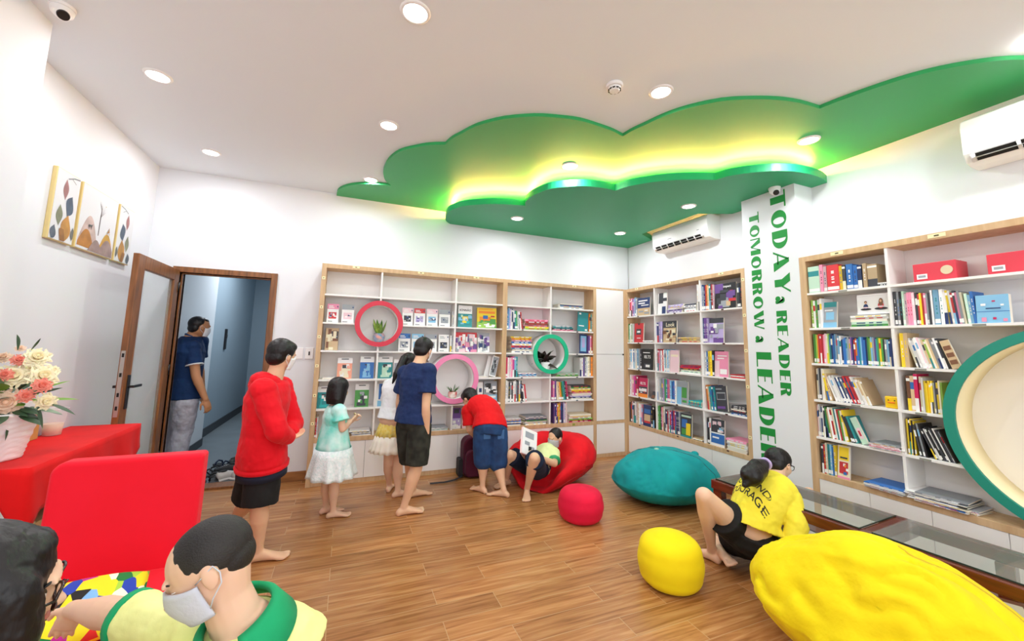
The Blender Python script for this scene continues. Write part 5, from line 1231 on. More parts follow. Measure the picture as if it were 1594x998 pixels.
SHOES = [(-1.30, 5.20, .4, 'sneaker', '2b2d33', '1a1a1c', 'dark sneaker in the front left of the shoes outside the door'),
 (-1.17, 5.17, .2, 'sandal', '1b1b1d', '3a3a3c', 'black strapped sandal in the front row outside the door'),
 (-1.05, 5.19, -.9, 'sneaker', 'c9c6c2', 'e6e4e0', 'pale grey sneaker lying nearest the door threshold'),
 (-.93, 5.22, -.6, 'sneaker', 'd4d0cc', 'efeeec', 'white sneaker beside the pale grey one by the threshold'),
 (-1.26, 5.42, -.3, 'sandal', '232528', '55585c', 'black sandal in the second row outside the door'),
 (-1.12, 5.44, 1.4, 'sneaker', '3a3d3f', '8a8d90', 'charcoal sneaker turned sideways in the second row'),
 (-.97, 5.46, .1, 'sandal', '17181a', '2c2e30', 'black sandal behind the white sneaker outside the door'),
 (-1.22, 5.70, .9, 'sandal', '1d2a45', '16181c', 'dark blue sandal at the back left of the shoes'),
 (-1.08, 5.72, -.5, 'sneaker', '4a4f4c', '23272a', 'grey green shoe at the back of the shoes outside'),
 (-.94, 5.75, .5, 'sandal', '101012', '3c3f42', 'black looped sandal at the very back of the shoes')]
for s in SHOES: shoe(*s)

# ------------------------------------------------------------------ people
def skinmat(name, c): return mat(name, c, 0.55, sss=0.12, var=.06, vscale=9, spec=.35)
SK1 = skinmat('skin_light', '#e3b795'); SK2 = skinmat('skin_tan', '#c08a63'); SK3 = skinmat('skin_fair', '#e6bda0')
M_hair = mat('hair_black', '#120f10', 0.42, bump=.5, bscale=55, stretch=(1, 1, .12), bdist=.006, spec=.4)
M_eyew = mat('eye_white', '#efece8', .25); M_iris = mat('iris_dark', '#1c120e', .15); M_lip = mat('lip', '#b8695c', .5)
M_mask = mat('face_mask', '#c9cdd8', .8, bump=.15, bscale=90); M_maskw = mat('face_mask_white', '#eceef2', .8)
M_nail = mat('nail', '#e9c3ae', .35)
def lerp(a, c, t): return Vector(a)*(1-t)+Vector(c)*t
def limb(bm, pts, rad, n=16, sub=4):
    """tapering chain with rounded joints"""
    pts = [Vector(p) for p in pts]
    for i in range(len(pts)-1):
        if (pts[i+1]-pts[i]).length < 1e-4: continue
        s, u, d = frame_of(pts[i+1]-pts[i])
        loft(bm, [(pts[i], s, u, rad[i], rad[i]), (pts[i+1], s, u, rad[i+1], rad[i+1])], n)
    for p, r in zip(pts, rad): ball(bm, p, r, n=n, m=10)
def chain(a, c, prof):
    """points and radii along a straight bone; prof: (t, r)"""
    return [lerp(a, c, t) for t, r in prof], [r for t, r in prof]
def finish(o, voxel, smooth=5, fac=.6):
    m = o.modifiers.new('remesh', 'REMESH'); m.mode = 'VOXEL'; m.voxel_size = voxel; m.use_smooth_shade = True
    if smooth: s = o.modifiers.new('smooth', 'SMOOTH'); s.factor = fac; s.iterations = smooth
    return o
_tx = {}
def folds(o, strength, size, seed=0, mid=.5):
    k = round(size, 3)
    if k not in _tx:
        t = bpy.data.textures.new('fold_%d' % int(size*1000), 'CLOUDS'); t.noise_scale = size; t.noise_depth = 2; _tx[k] = t
    d = o.modifiers.new('folds', 'DISPLACE'); d.texture = _tx[k]; d.texture_coords = 'LOCAL'; d.strength = strength; d.mid_level = mid
def hand(bm, w, d, pn, s, side, curl=.5, thumb=.6, spread=.12):
    """w wrist, d pointing direction, pn palm-facing normal, side +1 if the thumb leaves towards pn x d"""
    d = Vector(d).normalized(); pn = (Vector(pn)-d*Vector(pn).dot(d)).normalized(); x = pn.cross(d).normalized()*side
    L_ = s   # hand length
    pal = .5*L_; wd = .21*L_; th = .085*L_
    w = Vector(w)
    loft(bm, [(w-d*.03*L_, x, pn, .15*L_, .11*L_), (w+d*.12*L_, x, pn, wd*.85, th*1.15), (w+d*.35*L_, x, pn, wd, th*1.1), (w+d*pal, x, pn, wd*.95, th*.85)], 16)
    ball(bm, w+d*pal*.98, wd*.93, th*.85, .05*L_, R=Matrix((x, pn, d)).transposed(), n=14, m=8)
    for i, (off, fl, fr) in enumerate(((.155, .42, .05), (.052, .47, .052), (-.052, .44, .05), (-.15, .34, .043))):
        p = w+d*pal*.9+x*off*L_; dd = (d+x*off*spread*4).normalized(); pts = [p]; rr = [fr*L_]
        a = 0
        for k, seg in enumerate((.48, .3, .25)):
            a += curl*(.35, .8, .6)[k]
            v = dd*math.cos(a)+pn*math.sin(a); p = p+v*seg*fl*L_; pts.append(p); rr.append(fr*L_*(.95-.08*k))
        limb(bm, pts, rr, 10)
    p = w+d*.1*L_+x*.13*L_+pn*.03*L_; v1 = (d*.6+x*.75+pn*.25).normalized(); v2 = (d*(.9)+x*(.45-.5*thumb)+pn*.4*thumb).normalized()
    limb(bm, [p, p+v1*.2*L_, p+v1*.2*L_+v2*.17*L_, p+v1*.2*L_+v2*.3*L_], [.075*L_, .065*L_, .056*L_, .048*L_], 10)
def foot(bm, an, td, s, up=(0, 0, 1), side=1, sole=None):
    """an ankle joint, td toe direction, s foot length, sole: distance from ankle down to the sole"""
    up = Vector(up).normalized(); td = (Vector(td)-up*Vector(td).dot(up)).normalized(); x = td.cross(up).normalized()*side  # x: towards little toe
    h = sole if sole is not None else .3*s
    base = Vector(an)-up*h
    heel = base-td*.2*s
    R_ = lambda t, w_, z, hh, off=0: (base+td*t*s+up*z*s+x*off*s, x, up, w_*s, hh*s)
    loft(bm, [R_(-.24, .09, .10, .08), R_(-.2, .125, .12, .115), R_(-.08, .135, .15, .145), R_(.08, .13, .17, .165), R_(.25, .15, .13, .125), R_(.42, .18, .095, .09, .01), R_(.56, .195, .075, .068, .01), R_(.64, .17, .06, .05, .015)], 18)
    ball(bm, base-td*.17*s+up*.1*s, .12*s, n=12, m=8)
    for off, r, ln in ((-.14, .062, .74), (-.05, .046, .755), (.025, .043, .73), (.095, .041, .695), (.16, .04, .65)):
        p = base+td*(ln-.16)*s+x*off*s+up*.055*s; q = base+td*ln*s+x*off*s*1.02+up*(r*.95)*s
        limb(bm, [p, q], [r*s*.95, r*s], 10)
def headframe(c, f, u):
    f = Vector(f).normalized(); u = Vector(u); u = (u-f*u.dot(f)).normalized(); r = f.cross(u)
    return Matrix((r, f, u)).transposed(), Vector(c)       # columns: right, forward, up
def head_skin(bm, R, c, k, ears=True):
    def b_(x, y, z, rx, ry, rz, n=20): ball(bm, c+R @ Vector((x, y, z))*k, rx*k, ry*k, rz*k, R=R, n=n, m=14)
    b_(0, -.05, .10, .355, .435, .39); b_(0, .09, -.10, .295, .325, .36); b_(0, .13, -.30, .215, .21, .17); b_(0, .26, -.405, .085, .07, .065)
    b_(-.15, .25, -.14, .12, .12, .14); b_(.15, .25, -.14, .12, .12, .14)
    b_(0, .455, -.135, .06, .06, .05); b_(0, .42, -.06, .042, .05, .11); b_(-.045, .42, -.15, .04, .04, .035); b_(.045, .42, -.15, .04, .04, .035)
    b_(0, .385, .1, .2, .045, .04); b_(0, .38, -.26, .085, .05, .045)
    if ears:
        for s in (-1, 1):
            b_(s*.365, -.02, -.05, .035, .085, .125, 14); b_(s*.36, .0, -.13, .03, .05, .06, 12)
def eyes(t, R, c, k, closed=False):
    for s in (-1, 1):
        b = BM(); ball(b, c+R @ Vector((s*.135, .322, .0))*k, .06*k, .045*k, .03*k if not closed else .006*k, R=R, n=14, m=10); e_ = obj('eye', b, M_eyew, t, smooth=True)
        b = BM(); ball(b, c+R @ Vector((s*.13, .345 if not closed else .325, -.008))*k, .028*k if not closed else .05*k, .02*k, .026*k if not closed else .007*k, R=R, n=12, m=8); obj('pupil', b, M_iris, e_, smooth=True)
        b = BM(); tube(b, [c+R @ Vector((s*x, y, z))*k for x, y, z in ((.06, .38, .085), (.13, .372, .11), (.2, .33, .1))], [.01*k, .015*k, .007*k], 8); obj('eyebrow', b, M_hair, t, smooth=True)
def mouth(t, R, c, k):
    b = BM(); tube(b, [c+R @ Vector(v)*k for v in ((-.09, .375, -.255), (-.03, .42, -.245), (0, .425, -.25), (.03, .42, -.245), (.09, .375, -.255))], [.01*k, .022*k, .02*k, .022*k, .01*k], 8)
    obj('lips', b, M_lip, t, smooth=True)
def mask(t, R, c, k, m=None):
    b = BM(); rows = []
    n = 20
    for j in range(9):
        v = j/8; z = .0-.42*v; row = []
        for i in range(n+1):
            a = math.radians(-82+164*i/n)
            rx = .325-.06*v; ry = .365+.05*math.sin(math.pi*min(1, v*1.05))-.04*v
            bulge = .035*math.exp(-(a*2.2)**2)*math.exp(-((v-.32)*2.6)**2)
            row.append(b.verts.new(c+R @ Vector((rx*math.sin(a)*(1.03), .06+(ry+bulge-.02)*math.cos(a), z-.02*abs(math.sin(a))+.03*math.cos(a*2)*(1-v)))*k))
        rows.append(row)
    for j in range(8):
        for i in range(n): f = b.faces.new((rows[j][i], rows[j][i+1], rows[j+1][i+1], rows[j+1][i])); f.smooth = True
    o = obj('face_mask', b, m or M_maskw, t, smooth=True); s = o.modifiers.new('s', 'SOLIDIFY'); s.thickness = .006*k/.2; s.offset = 1
    for s in (-1, 1):
        b = BM(); pts = [(s*.325, .12, -.03), (s*.37, .04, .0), (s*.392, -.09, .05), (s*.392, -.12, -.05), (s*.385, -.09, -.16), (s*.36, .04, -.26), (s*.30, .12, -.36)]
        tube(b, [c+R @ Vector(p)*k for p in pts], .008*k, 6); obj('ear_loop', b, m or M_maskw, o, smooth=True)
    return o
def hair(t, R, c, k, style='short', voxel=.006, m=None, extra=None, name='hair', sc=1.0):
    b = BM()
    def b_(x, y, z, rx, ry, rz): ball(b, c+R @ Vector((x, y, z))*k, rx*k*sc, ry*k*sc, rz*k*sc, R=R, n=24, m=16)
    if style == 'buzz': b_(0, -.075, .125, .372, .435, .385); b_(0, -.2, -.04, .3, .28, .25)
    elif style == 'short': b_(0, -.12, .14, .39, .43, .39); b_(0, -.22, -.08, .345, .27, .3); b_(0, .04, .3, .3, .29, .2)
    elif style == 'full': b_(0, -.12, .15, .415, .45, .42); b_(0, -.23, -.1, .365, .28, .32); b_(0, .05, .33, .34, .31, .2)
    elif style == 'girl': b_(0, -.09, .15, .41, .46, .40); b_(0, -.22, -.05, .34, .29, .34); b_(0, .1, .34, .24, .24, .14)
    elif style == 'bob':
        b_(0, -.07, .16, .43, .48, .42)
        E1, E2 = R @ Vector((1, 0, 0)), R @ Vector((0, 1, 0))
        loft(b, [(c+R @ Vector((0, -.07, .2))*k, E1, E2, .42*k, .46*k), (c+R @ Vector((0, -.1, -.1))*k, E1, E2, .46*k, .45*k), (c+R @ Vector((0, -.12, -.45))*k, E1, E2, .47*k, .40*k), (c+R @ Vector((0, -.1, -.68))*k, E1, E2, .43*k, .34*k)], 26)
    if extra: extra(b)
    o = obj(name, b, m or M_hair, t, smooth=True); finish(o, voxel, 3)
    if style != 'buzz': folds(o, .005, .012)
    return o
def skeleton(H, base, f, over=None, lean=0):
    f = Vector((f[0], f[1], 0)).normalized(); r = Vector((f.y, -f.x, 0)); up = Vector((0, 0, 1)); base = Vector((base[0], base[1], 0))
    W = lambda x, y, z: base+(r*x+f*y+up*z)*H
    J = dict(H=H, f=f, r=r, pelvis=W(0, 0, .53), neck=W(0, -.01, .825), head=W(0, .015, .925), hf=f, hu=up)
    for s, k in ((-1, 'L'), (1, 'R')):
        J['hip'+k] = W(s*.052, 0, .505); J['kn'+k] = W(s*.055, .012, .275); J['an'+k] = W(s*.055, -.01, .045); J['toe'+k] = f
        J['sh'+k] = W(s*.105, -.005, .80); J['el'+k] = W(s*.135, -.015, .63); J['wr'+k] = W(s*.145, .03, .49); J['hd'+k] = Vector((0, 0, -1))+f*.2; J['pn'+k] = -r*s
    if over: J.update({k: (Vector(v) if not isinstance(v, (int, float)) else v) for k, v in over.items()})
    return J
def torso_rings(J, ex=0.0, g=1.0, z0=-.06, z1=1.0):
    """ellipse rings from the seat to the neck"""
    H = J['H']; p, nk = J['pelvis'], J['neck']; la = (J['hipR']-J['hipL']).normalized(); lb = (J['shR']-J['shL']).normalized()
    mid = J.get('mid', None); shc = (J['shR']+J['shL'])/2; sw = (J['shR']-J['shL']).length/2
    prof = [(-.12, .075, .06), (-.02, .098, .075), (.10, .098, .075), (.32, .084, .062), (.55, .092, .066), (.75, .105, .068), (.88, sw/H*.97, .056), (.97, sw/H*.62, .045), (1.05, .036, .035)]
    out = []
    for t, a, c in prof:
        if mid is not None: ctr = p*(1-t)*(1-t)+mid*2*t*(1-t)+nk*t*t
        else: ctr = lerp(p, nk, t)
        d = (nk-p).normalized() if mid is None else ((mid-p)*(1-t)+(nk-mid)*t).normalized()
        lat = la.lerp(lb, min(1, max(0, t))); lat = (lat-d*lat.dot(d)).normalized(); fr = d.cross(lat)
        out.append((t, (ctr, lat, fr, a*H*g+ex, c*H*g+ex)))
    return out
def person(label, J, skin, hairstyle='short', shirt=None, bottoms=None, masked=None, g=1.0, voxel=.0065, face=True, hairfn=None, head_k=None, foot_s=None, hands=True, feet=True, curlL=.5, curlR=.5, name='person', hair_sc=1.0, shut=False, legsdraw=(1, 1), armsdraw=(1, 1), sideL=-1, sideR=1, footup=None, soles=(None, None), base=None):
    H = J['H']; k = head_k or .148*H; R, c = headframe(J['head'], J['hf'], J['hu'])
    bp = base or (J['pelvis'].x, J['pelvis'].y, 0)
    t = thing(name, label, 'person', bp)
    b = BM(); head_skin(b, R, c, k)
    limb(b, [J['neck']+(J['neck']-J['pelvis']).normalized()*-.02*H, lerp(J['neck'], c, .5), c+R @ Vector((0, -.08, -.15))*k], [.04*H, .036*H, .04*H])
    loft(b, [r for t_, r in torso_rings(J, -.004*H, g)], 24)
    for s, q in ((0, 'L'), (1, 'R')):
        if armsdraw[s]:
            sh, el, wr = J['sh'+q], J['el'+q], J['wr'+q]
            P1, r1 = chain(sh, el, [(0, .034*H*g), (.35, .031*H*g), (.8, .026*H*g), (1, .0245*H*g)]); limb(b, P1, r1)
            P1, r1 = chain(el, wr, [(0, .0245*H*g), (.25, .0255*H*g), (.75, .019*H), (1, .0165*H)]); limb(b, P1, r1)
            if hands: hand(b, wr, J['hd'+q], J['pn'+q], .105*H, sideL if q == 'L' else sideR, curlL if q == 'L' else curlR)
        if legsdraw[s]:
            hp, kn, an = J['hip'+q], J['kn'+q], J['an'+q]
            P1, r1 = chain(hp, kn, [(0, .055*H*g), (.3, .053*H*g), (.75, .041*H*g), (1, .036*H*g)]); limb(b, P1, r1)
            P1, r1 = chain(kn, an, [(0, .036*H*g), (.28, .0375*H*g), (.6, .028*H), (.88, .0205*H), (1, .021*H)]); limb(b, P1, r1)
            if feet: foot(b, an, J['toe'+q], foot_s or .15*H, up=(footup or {}).get(q, (0, 0, 1)), side=-1 if q == 'L' else 1, sole=soles[s] if soles[s] is not None else an.z if (footup or {}).get(q) is None else None)
    body = obj('body', b, skin, t, smooth=True); finish(body, voxel, 5)
    if face:
        eyes(t, R, c, k, shut)
        if masked is None: mouth(t, R, c, k)
    if masked is not None: mask(t, R, c, k, masked)
    hair(t, R, c, k, hairstyle, voxel, extra=hairfn and (lambda bm: hairfn(bm, R, c, k)), sc=hair_sc)
    return t, R, c, k
def shirt(t, J, m, g=1.0, ex=.016, t0=.02, sleeve=.6, long=0, name='shirt', voxel=.0065, fold=.012, arms='LR', t1=1.0, neckr=1.0, hem_ex=.006, sleeve_ex=.014, bell=0):
    H = J['H']; b = BM(); rings = [(u, r) for u, r in torso_rings(J, ex, g) if t0 <= u <= t1 and u < 1.0]
    allr = torso_rings(J, ex, g)
    def at(u):
        for (u0, r0), (u1, r1) in zip(allr, allr[1:]):
            if u0 <= u <= u1:
                k = (u-u0)/(u1-u0); return (lerp(r0[0], r1[0], k), r0[1].lerp(r1[1], k).normalized(), r0[2].lerp(r1[2], k).normalized(), r0[3]*(1-k)+r1[3]*k, r0[4]*(1-k)+r1[4]*k)
        return allr[0][1]
    lo_ = at(t0); lo_ = (lo_[0], lo_[1], lo_[2], lo_[3]+hem_ex, lo_[4]+hem_ex)
    rr = [lo_]+[r for u, r in rings if u > t0+.03]
    topr = allr[-1][1]; rr.append((lerp(J['neck'], topr[0], .25), topr[1], topr[2], .052*H*neckr, .048*H*neckr))
    loft(b, rr, 28)
    for q in arms:
        sh, el, wr = J['sh'+q], J['el'+q], J['wr'+q]; r0 = .034*H*g+sleeve_ex
        ball(b, sh, r0*1.08, n=16, m=10)
        if long:
            P1, r1 = chain(sh, el, [(0, r0), (.5, .031*H*g+sleeve_ex), (1, .027*H*g+sleeve_ex)]); limb(b, P1, r1)
            P1, r1 = chain(el, wr, [(0, .027*H*g+sleeve_ex), (.7, .023*H+sleeve_ex*.9), (long, .019*H+sleeve_ex*.7)])
            s, u, d = frame_of(wr-el)
            for i in range(len(P1)-1): loft(b, [(P1[i], s, u, r1[i], r1[i]), (P1[i+1], s, u, r1[i+1], r1[i+1])], 18)
        else:
            s, u, d = frame_of(el-sh); e = lerp(sh, el, sleeve)
            loft(b, [(sh, s, u, r0, r0), (lerp(sh, e, .6), s, u, r0*1.0+bell*.5, r0*1.0+bell*.5), (e, s, u, r0*.98+.004+bell, r0*.98+.004+bell)], 20)
    o = obj(name, b, m, t, smooth=True); finish(o, voxel, 3)
    if fold: folds(o, fold, .07)
    return o
def shorts(t, J, m, g=1.0, ex=.014, upto=.22, leg=.85, name='shorts', voxel=.0065, fold=.008, flare=.004, z0=None, shin=0):
    H = J['H']; b = BM(); allr = torso_rings(J, ex, g)
    rr = [r for u, r in allr if u < upto]
    la = allr[2][1]
    p = J['pelvis']; ur = lerp(J['pelvis'], J['neck'], upto); last = rr[-1]
    rr.append((ur if J.get('mid') is None else p*(1-upto)**2+J['mid']*2*upto*(1-upto)+J['neck']*upto*upto, la[1], la[2], la[3]*.97, la[4]*.97))
    loft(b, rr, 26)
    for q in 'LR':
        hp, kn, an = J['hip'+q], J['kn'+q], J['an'+q]; s, u, d = frame_of(kn-hp)
        ball(b, hp, .057*H*g+ex, n=18, m=12)
        e = lerp(hp, kn, leg)
        loft(b, [(hp, s, u, .057*H*g+ex, .057*H*g+ex), (lerp(hp, kn, leg*.5), s, u, .053*H*g+ex+flare*.5, .053*H*g+ex+flare*.5), (e, s, u, (.055-.012*leg)*H*g+ex+flare, (.055-.012*leg)*H*g+ex+flare)], 22)
        if shin:
            ball(b, kn, .043*H*g+ex+flare, n=16, m=10); s2, u2, d2 = frame_of(an-kn); e2 = lerp(kn, an, shin)
            loft(b, [(kn, s2, u2, .043*H*g+ex+flare, .043*H*g+ex+flare), (e2, s2, u2, .036*H*g+ex+flare, .036*H*g+ex+flare)], 20)
    o = obj(name, b, m, t, smooth=True); finish(o, voxel, 3)
    if fold: folds(o, fold, .06)
    return o
def band(t, J, q, pos, r, w, m, name='cuff', bone=('sh', 'el')):
    a, c = J[bone[0]+q], J[bone[1]+q]; s, u, d = frame_of(c-a); e = lerp(a, c, pos); b = BM()
    loft(b, [(e-d*w/2, s, u, r, r), (e+d*w/2, s, u, r*1.02, r*1.02)], 26); return obj(name, b, m, t, smooth=True)
def skirt(t, name, rows, m, n=96, pleats=16, amp=.05, seed=0, ex=.0):
    """rows: (centre, rx, ry, rot) from top to hem"""
    b = BM(); R_ = []
    for j, (c, rx, ry, lat) in enumerate(rows):
        v = j/(len(rows)-1); lat = Vector(lat).normalized(); fr = Vector((0, 0, 1)).cross(lat)
        R_.append([b.verts.new(Vector(c)+(lat*rx*math.cos(a)+fr*ry*math.sin(a))*(1+amp*v*math.sin(a*pleats+seed+.8*math.sin(3*a)))) for a in [2*math.pi*i/n for i in range(n)]])
    for j in range(len(R_)-1):
        for i in range(n): f = b.faces.new((R_[j][i], R_[j][(i+1) % n], R_[j+1][(i+1) % n], R_[j+1][i])); f.smooth = True
    o = obj(name, b, m, t, smooth=True); s = o.modifiers.new('s', 'SOLIDIFY'); s.thickness = .003
    return o
def Q(px, py, y): return P(px, py, y=y)
def glasses(t, R, c, k, m):
    b = BM()
    for s in (-1, 1):
        pts = [c+R @ Vector((s*.145+.115*math.cos(a), .445-.03*abs(math.cos(a)), -.01+.085*math.sin(a)))*k for a in [2*math.pi*i/18 for i in range(18)]]
        tube(b, pts, .012*k, 6, closed=True)
        tube(b, [c+R @ Vector(v)*k for v in ((s*.26, .42, .02), (s*.37, .25, .02), (s*.39, .0, .01), (s*.385, -.09, -.05))], .012*k, 6)
    tube(b, [c+R @ Vector(v)*k for v in ((-.035, .455, .0), (0, .475, .015), (.035, .455, .0))], .01*k, 6)
    return obj('glasses', b, m, t, smooth=True)

# --- the man in the doorway
f = (.9, .45); H = 1.69
base = Q(290, 640, 5.42); base = (base.x, base.y)
J = skeleton(H, base, f)
J['pelvis'] = Q(287, 618, 5.42); J['neck'] = Q(297, 525, 5.42); J['head'] = Q(309, 510, 5.42)
d_ = J['pelvis']-Vector((base[0], base[1], .53*H))
for k_ in ('hipL', 'hipR'): J[k_] += d_
J['shL'] = J['neck']+Vector((.05, .16, -.045)); J['shR'] = Q(300, 541, 5.30); J['elR'] = Q(305, 586, 5.24); J['wrR'] = Q(320, 622, 5.24); J['hdR'] = Vector((.35, 0, -1)); J['elL'] = J['shL']+Vector((.0, .05, -.29)); J['wrL'] = J['elL']+Vector((.05, -.0, -.24))
J['hf'] = Vector((.8, .6, -.15)); J['head'] = Q(311, 509, 5.42)
J['pnR'] = Vector((-.5, .6, 0))
J['knR'] = Q(284, 668, 5.38); J['knL'] = Q(275, 668, 5.5)
J['anR'] = Vector((Q(273, 715, 5.38).x, 5.36, .075)); J['anL'] = Vector((Q(263, 712, 5.5).x, 5.52, .075))
t, R, c, k = person('man in navy polo shirt and grey trousers standing beyond the open door', J, SK2, 'short', masked=M_maskw, face=True, g=1.0, head_k=.225, curlR=.8, hair_sc=.93)
M_polo = fabric('polo_navy', '#12315c', '#0f2a52', sheen=.1, bump=.15)
o = shirt(t, J, M_polo, sleeve=.62, ex=.03, t0=-.02, name='polo_shirt')
band(t, J, 'R', .61, .034*H+.0225, .008, hm('white'), 'sleeve_stripe')
M_grey = fabric('trousers_grey', '#b7bac6', '#a6a9b7', sheen=.1, bump=.3)
o = shorts(t, J, M_grey, leg=1.0, shin=.93, ex=.02, name='trousers', upto=.12, fold=.02)
b = BM(); tube(b, [J['neck']+Vector((.055*math.cos(a)+.01, .055*math.sin(a), .018*math.cos(a)*-1+.015)) for a in [2*math.pi*i/24 for i in range(24)]], .012, 8, closed=True); obj('collar', b, mat('polo_collar', '#1d3d6e', .7), t, smooth=True)

# --- boy in the red hoodie
H = 1.44; Yb = 3.25; f = (.8, .55)
J = skeleton(H, (P(408, 868, z=0).x, 3.27), f)
J['head'] = Q(440, 553, Yb+.02); J['neck'] = Q(425, 590, Yb); J['pelvis'] = Q(408, 715, Yb+.02); J['hf'] = Vector((.72, .68, -.25)); J['hu'] = Vector((.1, 0, 1))
J['mid'] = Q(408, 650, Yb)
J['hipR'] = Q(411, 722, Yb-.02); J['hipL'] = Q(402, 721, Yb+.09)
J['shR'] = Q(410, 608, Yb-.14); J['shL'] = Q(436, 603, Yb+.14)
J['elR'] = Q(432, 672, Yb-.2); J['wrR'] = Q(452, 683, Yb-.06); J['hdR'] = Vector((.5, .75, .1)); J['pnR'] = Vector((0, .1, 1))
J['elL'] = Q(457, 660, Yb+.16); J['wrL'] = Q(450, 678, Yb-.0); J['hdL'] = Vector((-.1, -1, -.1)); J['pnL'] = Vector((-.2, 0, 1))
J['knR'] = Q(404, 790, Yb-.05); J['anR'] = Vector((Q(402, 858, Yb-.02).x, Yb-.0, .068)); J['toeR'] = Vector((1, -.02, 0))
J['knL'] = Q(386, 778, Yb+.22); J['anL'] = Vector((Q(373, 800, 4.0).x, 3.75, .068)); J['toeL'] = Vector((1, .1, 0))
t, R, c, k = person('boy in red hooded sweatshirt and black shorts standing by the doorway', J, SK1, 'full', masked=M_maskw, g=1.04, head_k=.205, foot_s=.235)
M_hood = fabric('hoodie_red', '#e60f22', '#d60a1c', sheen=.25, bump=.3, bscale=5)
o = shirt(t, J, M_hood, g=1.1, ex=.03, t0=-.09, long=.93, sleeve_ex=.024, name='hoodie', fold=.016, hem_ex=.0)
b = BM(); n_ = J['neck']; ball(b, n_+Vector((-.055, -.03, .0)), .075, .085, .055, n=20, m=14); ball(b, n_+Vector((-.02, -.055, -.02)), .08, .06, .05); ball(b, n_+Vector((-.03, .05, .0)), .07, .06, .045); ball(b, n_+Vector((-.08, -.01, -.05)), .065, .08, .07)
o = obj('hood', b, M_hood, t, smooth=True); finish(o, .0065, 4); folds(o, .02, .05)
o = shorts(t, J, mat('shorts_black', '#0b0b0d', .85), upto=.0, leg=.93, ex=.022, flare=.02, g=1.02, fold=.008)
tr = torso_rings(J, .034, 1.1); r0, r1 = tr[0][1], tr[1][1]
b = BM(); loft(b, [(lerp(r0[0], r1[0], .2), r1[1], r1[2], r1[3]-.012, r1[4]-.006), (lerp(r0[0], r1[0], .3), r1[1], r1[2], r1[3]-.002, r1[4]+.004), (lerp(r0[0], r1[0], .75), r1[1], r1[2], r1[3]+.002, r1[4]+.008)], 36); obj('ribbed_hem', b, M_hood, t, smooth=True)
b = BM(); loft(b, [(r0[0]-Vector((0, 0, .035)), r1[1], r1[2], r1[3]-.012, r1[4]-.004), (lerp(r0[0], r1[0], .4), r1[1], r1[2], r1[3]-.012, r1[4]-.004)], 36); obj('tee_hem', b, mat('navy_hem', '#0e1a33', .8), t, smooth=True)

# --- little girl in the turquoise dress
H = 1.17; Yb = 3.83; f = (.8, .6)
J = skeleton(H, (P(520, 803, z=0).x, Yb), f)
J['head'] = Q(528, 606, Yb); J['neck'] = Q(523, 631, Yb); J['pelvis'] = Q(517, 702, Yb); J['hf'] = Vector((.8, .6, -.1)); J['shR'] = Q(528, 640, Yb-.09); J['shL'] = Q(521, 640, Yb+.1)
J['elR'] = Q(533, 668, Yb-.12); J['wrR'] = Q(545, 657, Yb-.02); J['hdR'] = Vector((.6, .3, .5)); J['pnR'] = Vector((-.6, .4, .6)); J['elL'] = Q(536, 662, Yb+.14); J['wrL'] = Q(548, 655, Yb+.1); J['hdL'] = Vector((.5, -.1, .6))
J['hipR'] = Q(522, 705, Yb-.05); J['hipL'] = Q(512, 705, Yb+.05); J['knR'] = Q(520, 755, Yb-.03); J['knL'] = Q(508, 752, Yb+.06)
J['anR'] = Vector((Q(518, 797, Yb-.02).x, Yb-.02, .055)); J['toeR'] = Vector((1, -.02, 0)); J['anL'] = Vector((Q(507, 793, Yb+.08).x, Yb+.09, .055)); J['toeL'] = Vector((1, .25, 0))
t, R, c, k = person('little girl in turquoise and white lace dress looking at the shelf', J, SK3, 'bob', head_k=.185, foot_s=.185, curlR=1.3, curlL=1.2)
M_dress = mat('dress_turquoise', '#5fdccb', .8, color2='#d9f6f2', vscale=7, bump=.15, bscale=20)
shirt(t, J, M_dress, ex=.018, t0=.25, sleeve=.55, name='dress_bodice', bell=.01, sleeve_ex=.018)
lat = J['shR']-J['shL']; lat.z = 0
top = lerp(J['pelvis'], J['neck'], .78); hc = Q(517, 735, Yb)
rows = [(lerp(top, hc, v), .108+.095*v, .085+.09*v, lat) for v in (0, .1, .2, .3, .4, .5, .6)]
skirt(t, 'dress_skirt', rows, M_dress, pleats=9, amp=.035)
M_lace = mat('lace_white', '#eef3f4', .85, color2='#d5e6e6', vscale=60, bump=.5, bscale=70)
rows = [(lerp(top, hc, v), .108+.105*v+.003, .085+.1*v+.003, lat) for v in (.56, .7, .85, 1.0, 1.05)]
skirt(t, 'lace_hem', rows, M_lace, pleats=11, amp=.07)

# --- ponytail girl in yellow skirt
H = 1.36; Yb = 4.16; f = (.35, .94)
J = skeleton(H, (P(616, 770, z=0).x, Yb), f)
J['head'] = Q(636, 566, Yb+.05); J['neck'] = Q(620, 588, Yb-.02); J['pelvis'] = Q(611, 655, Yb-.04); J['hf'] = Vector((.45, .8, -.45)); J['hu'] = Vector((.2, .2, 1))
J['shR'] = Q(632, 597, Yb-.08); J['shL'] = Q(606, 600, Yb+.04); J['elR'] = Q(636, 640, Yb-.1); J['wrR'] = Q(626, 672, Yb-.05); J['elL'] = Q(603, 630, Yb+.12); J['wrL'] = Q(612, 655, Yb+.22)
J['knR'] = Q(619, 725, Yb-.05); J['knL'] = Q(605, 722, Yb+.02); J['anR'] = Vector((Q(619, 764, Yb-.06).x, Yb-.06, .06)); J['anL'] = Vector((Q(606, 757, Yb+.12).x, Yb+.12, .06)); J['toeR'] = Vector((.9, .25, 0)); J['toeL'] = Vector((.3, .9, 0))
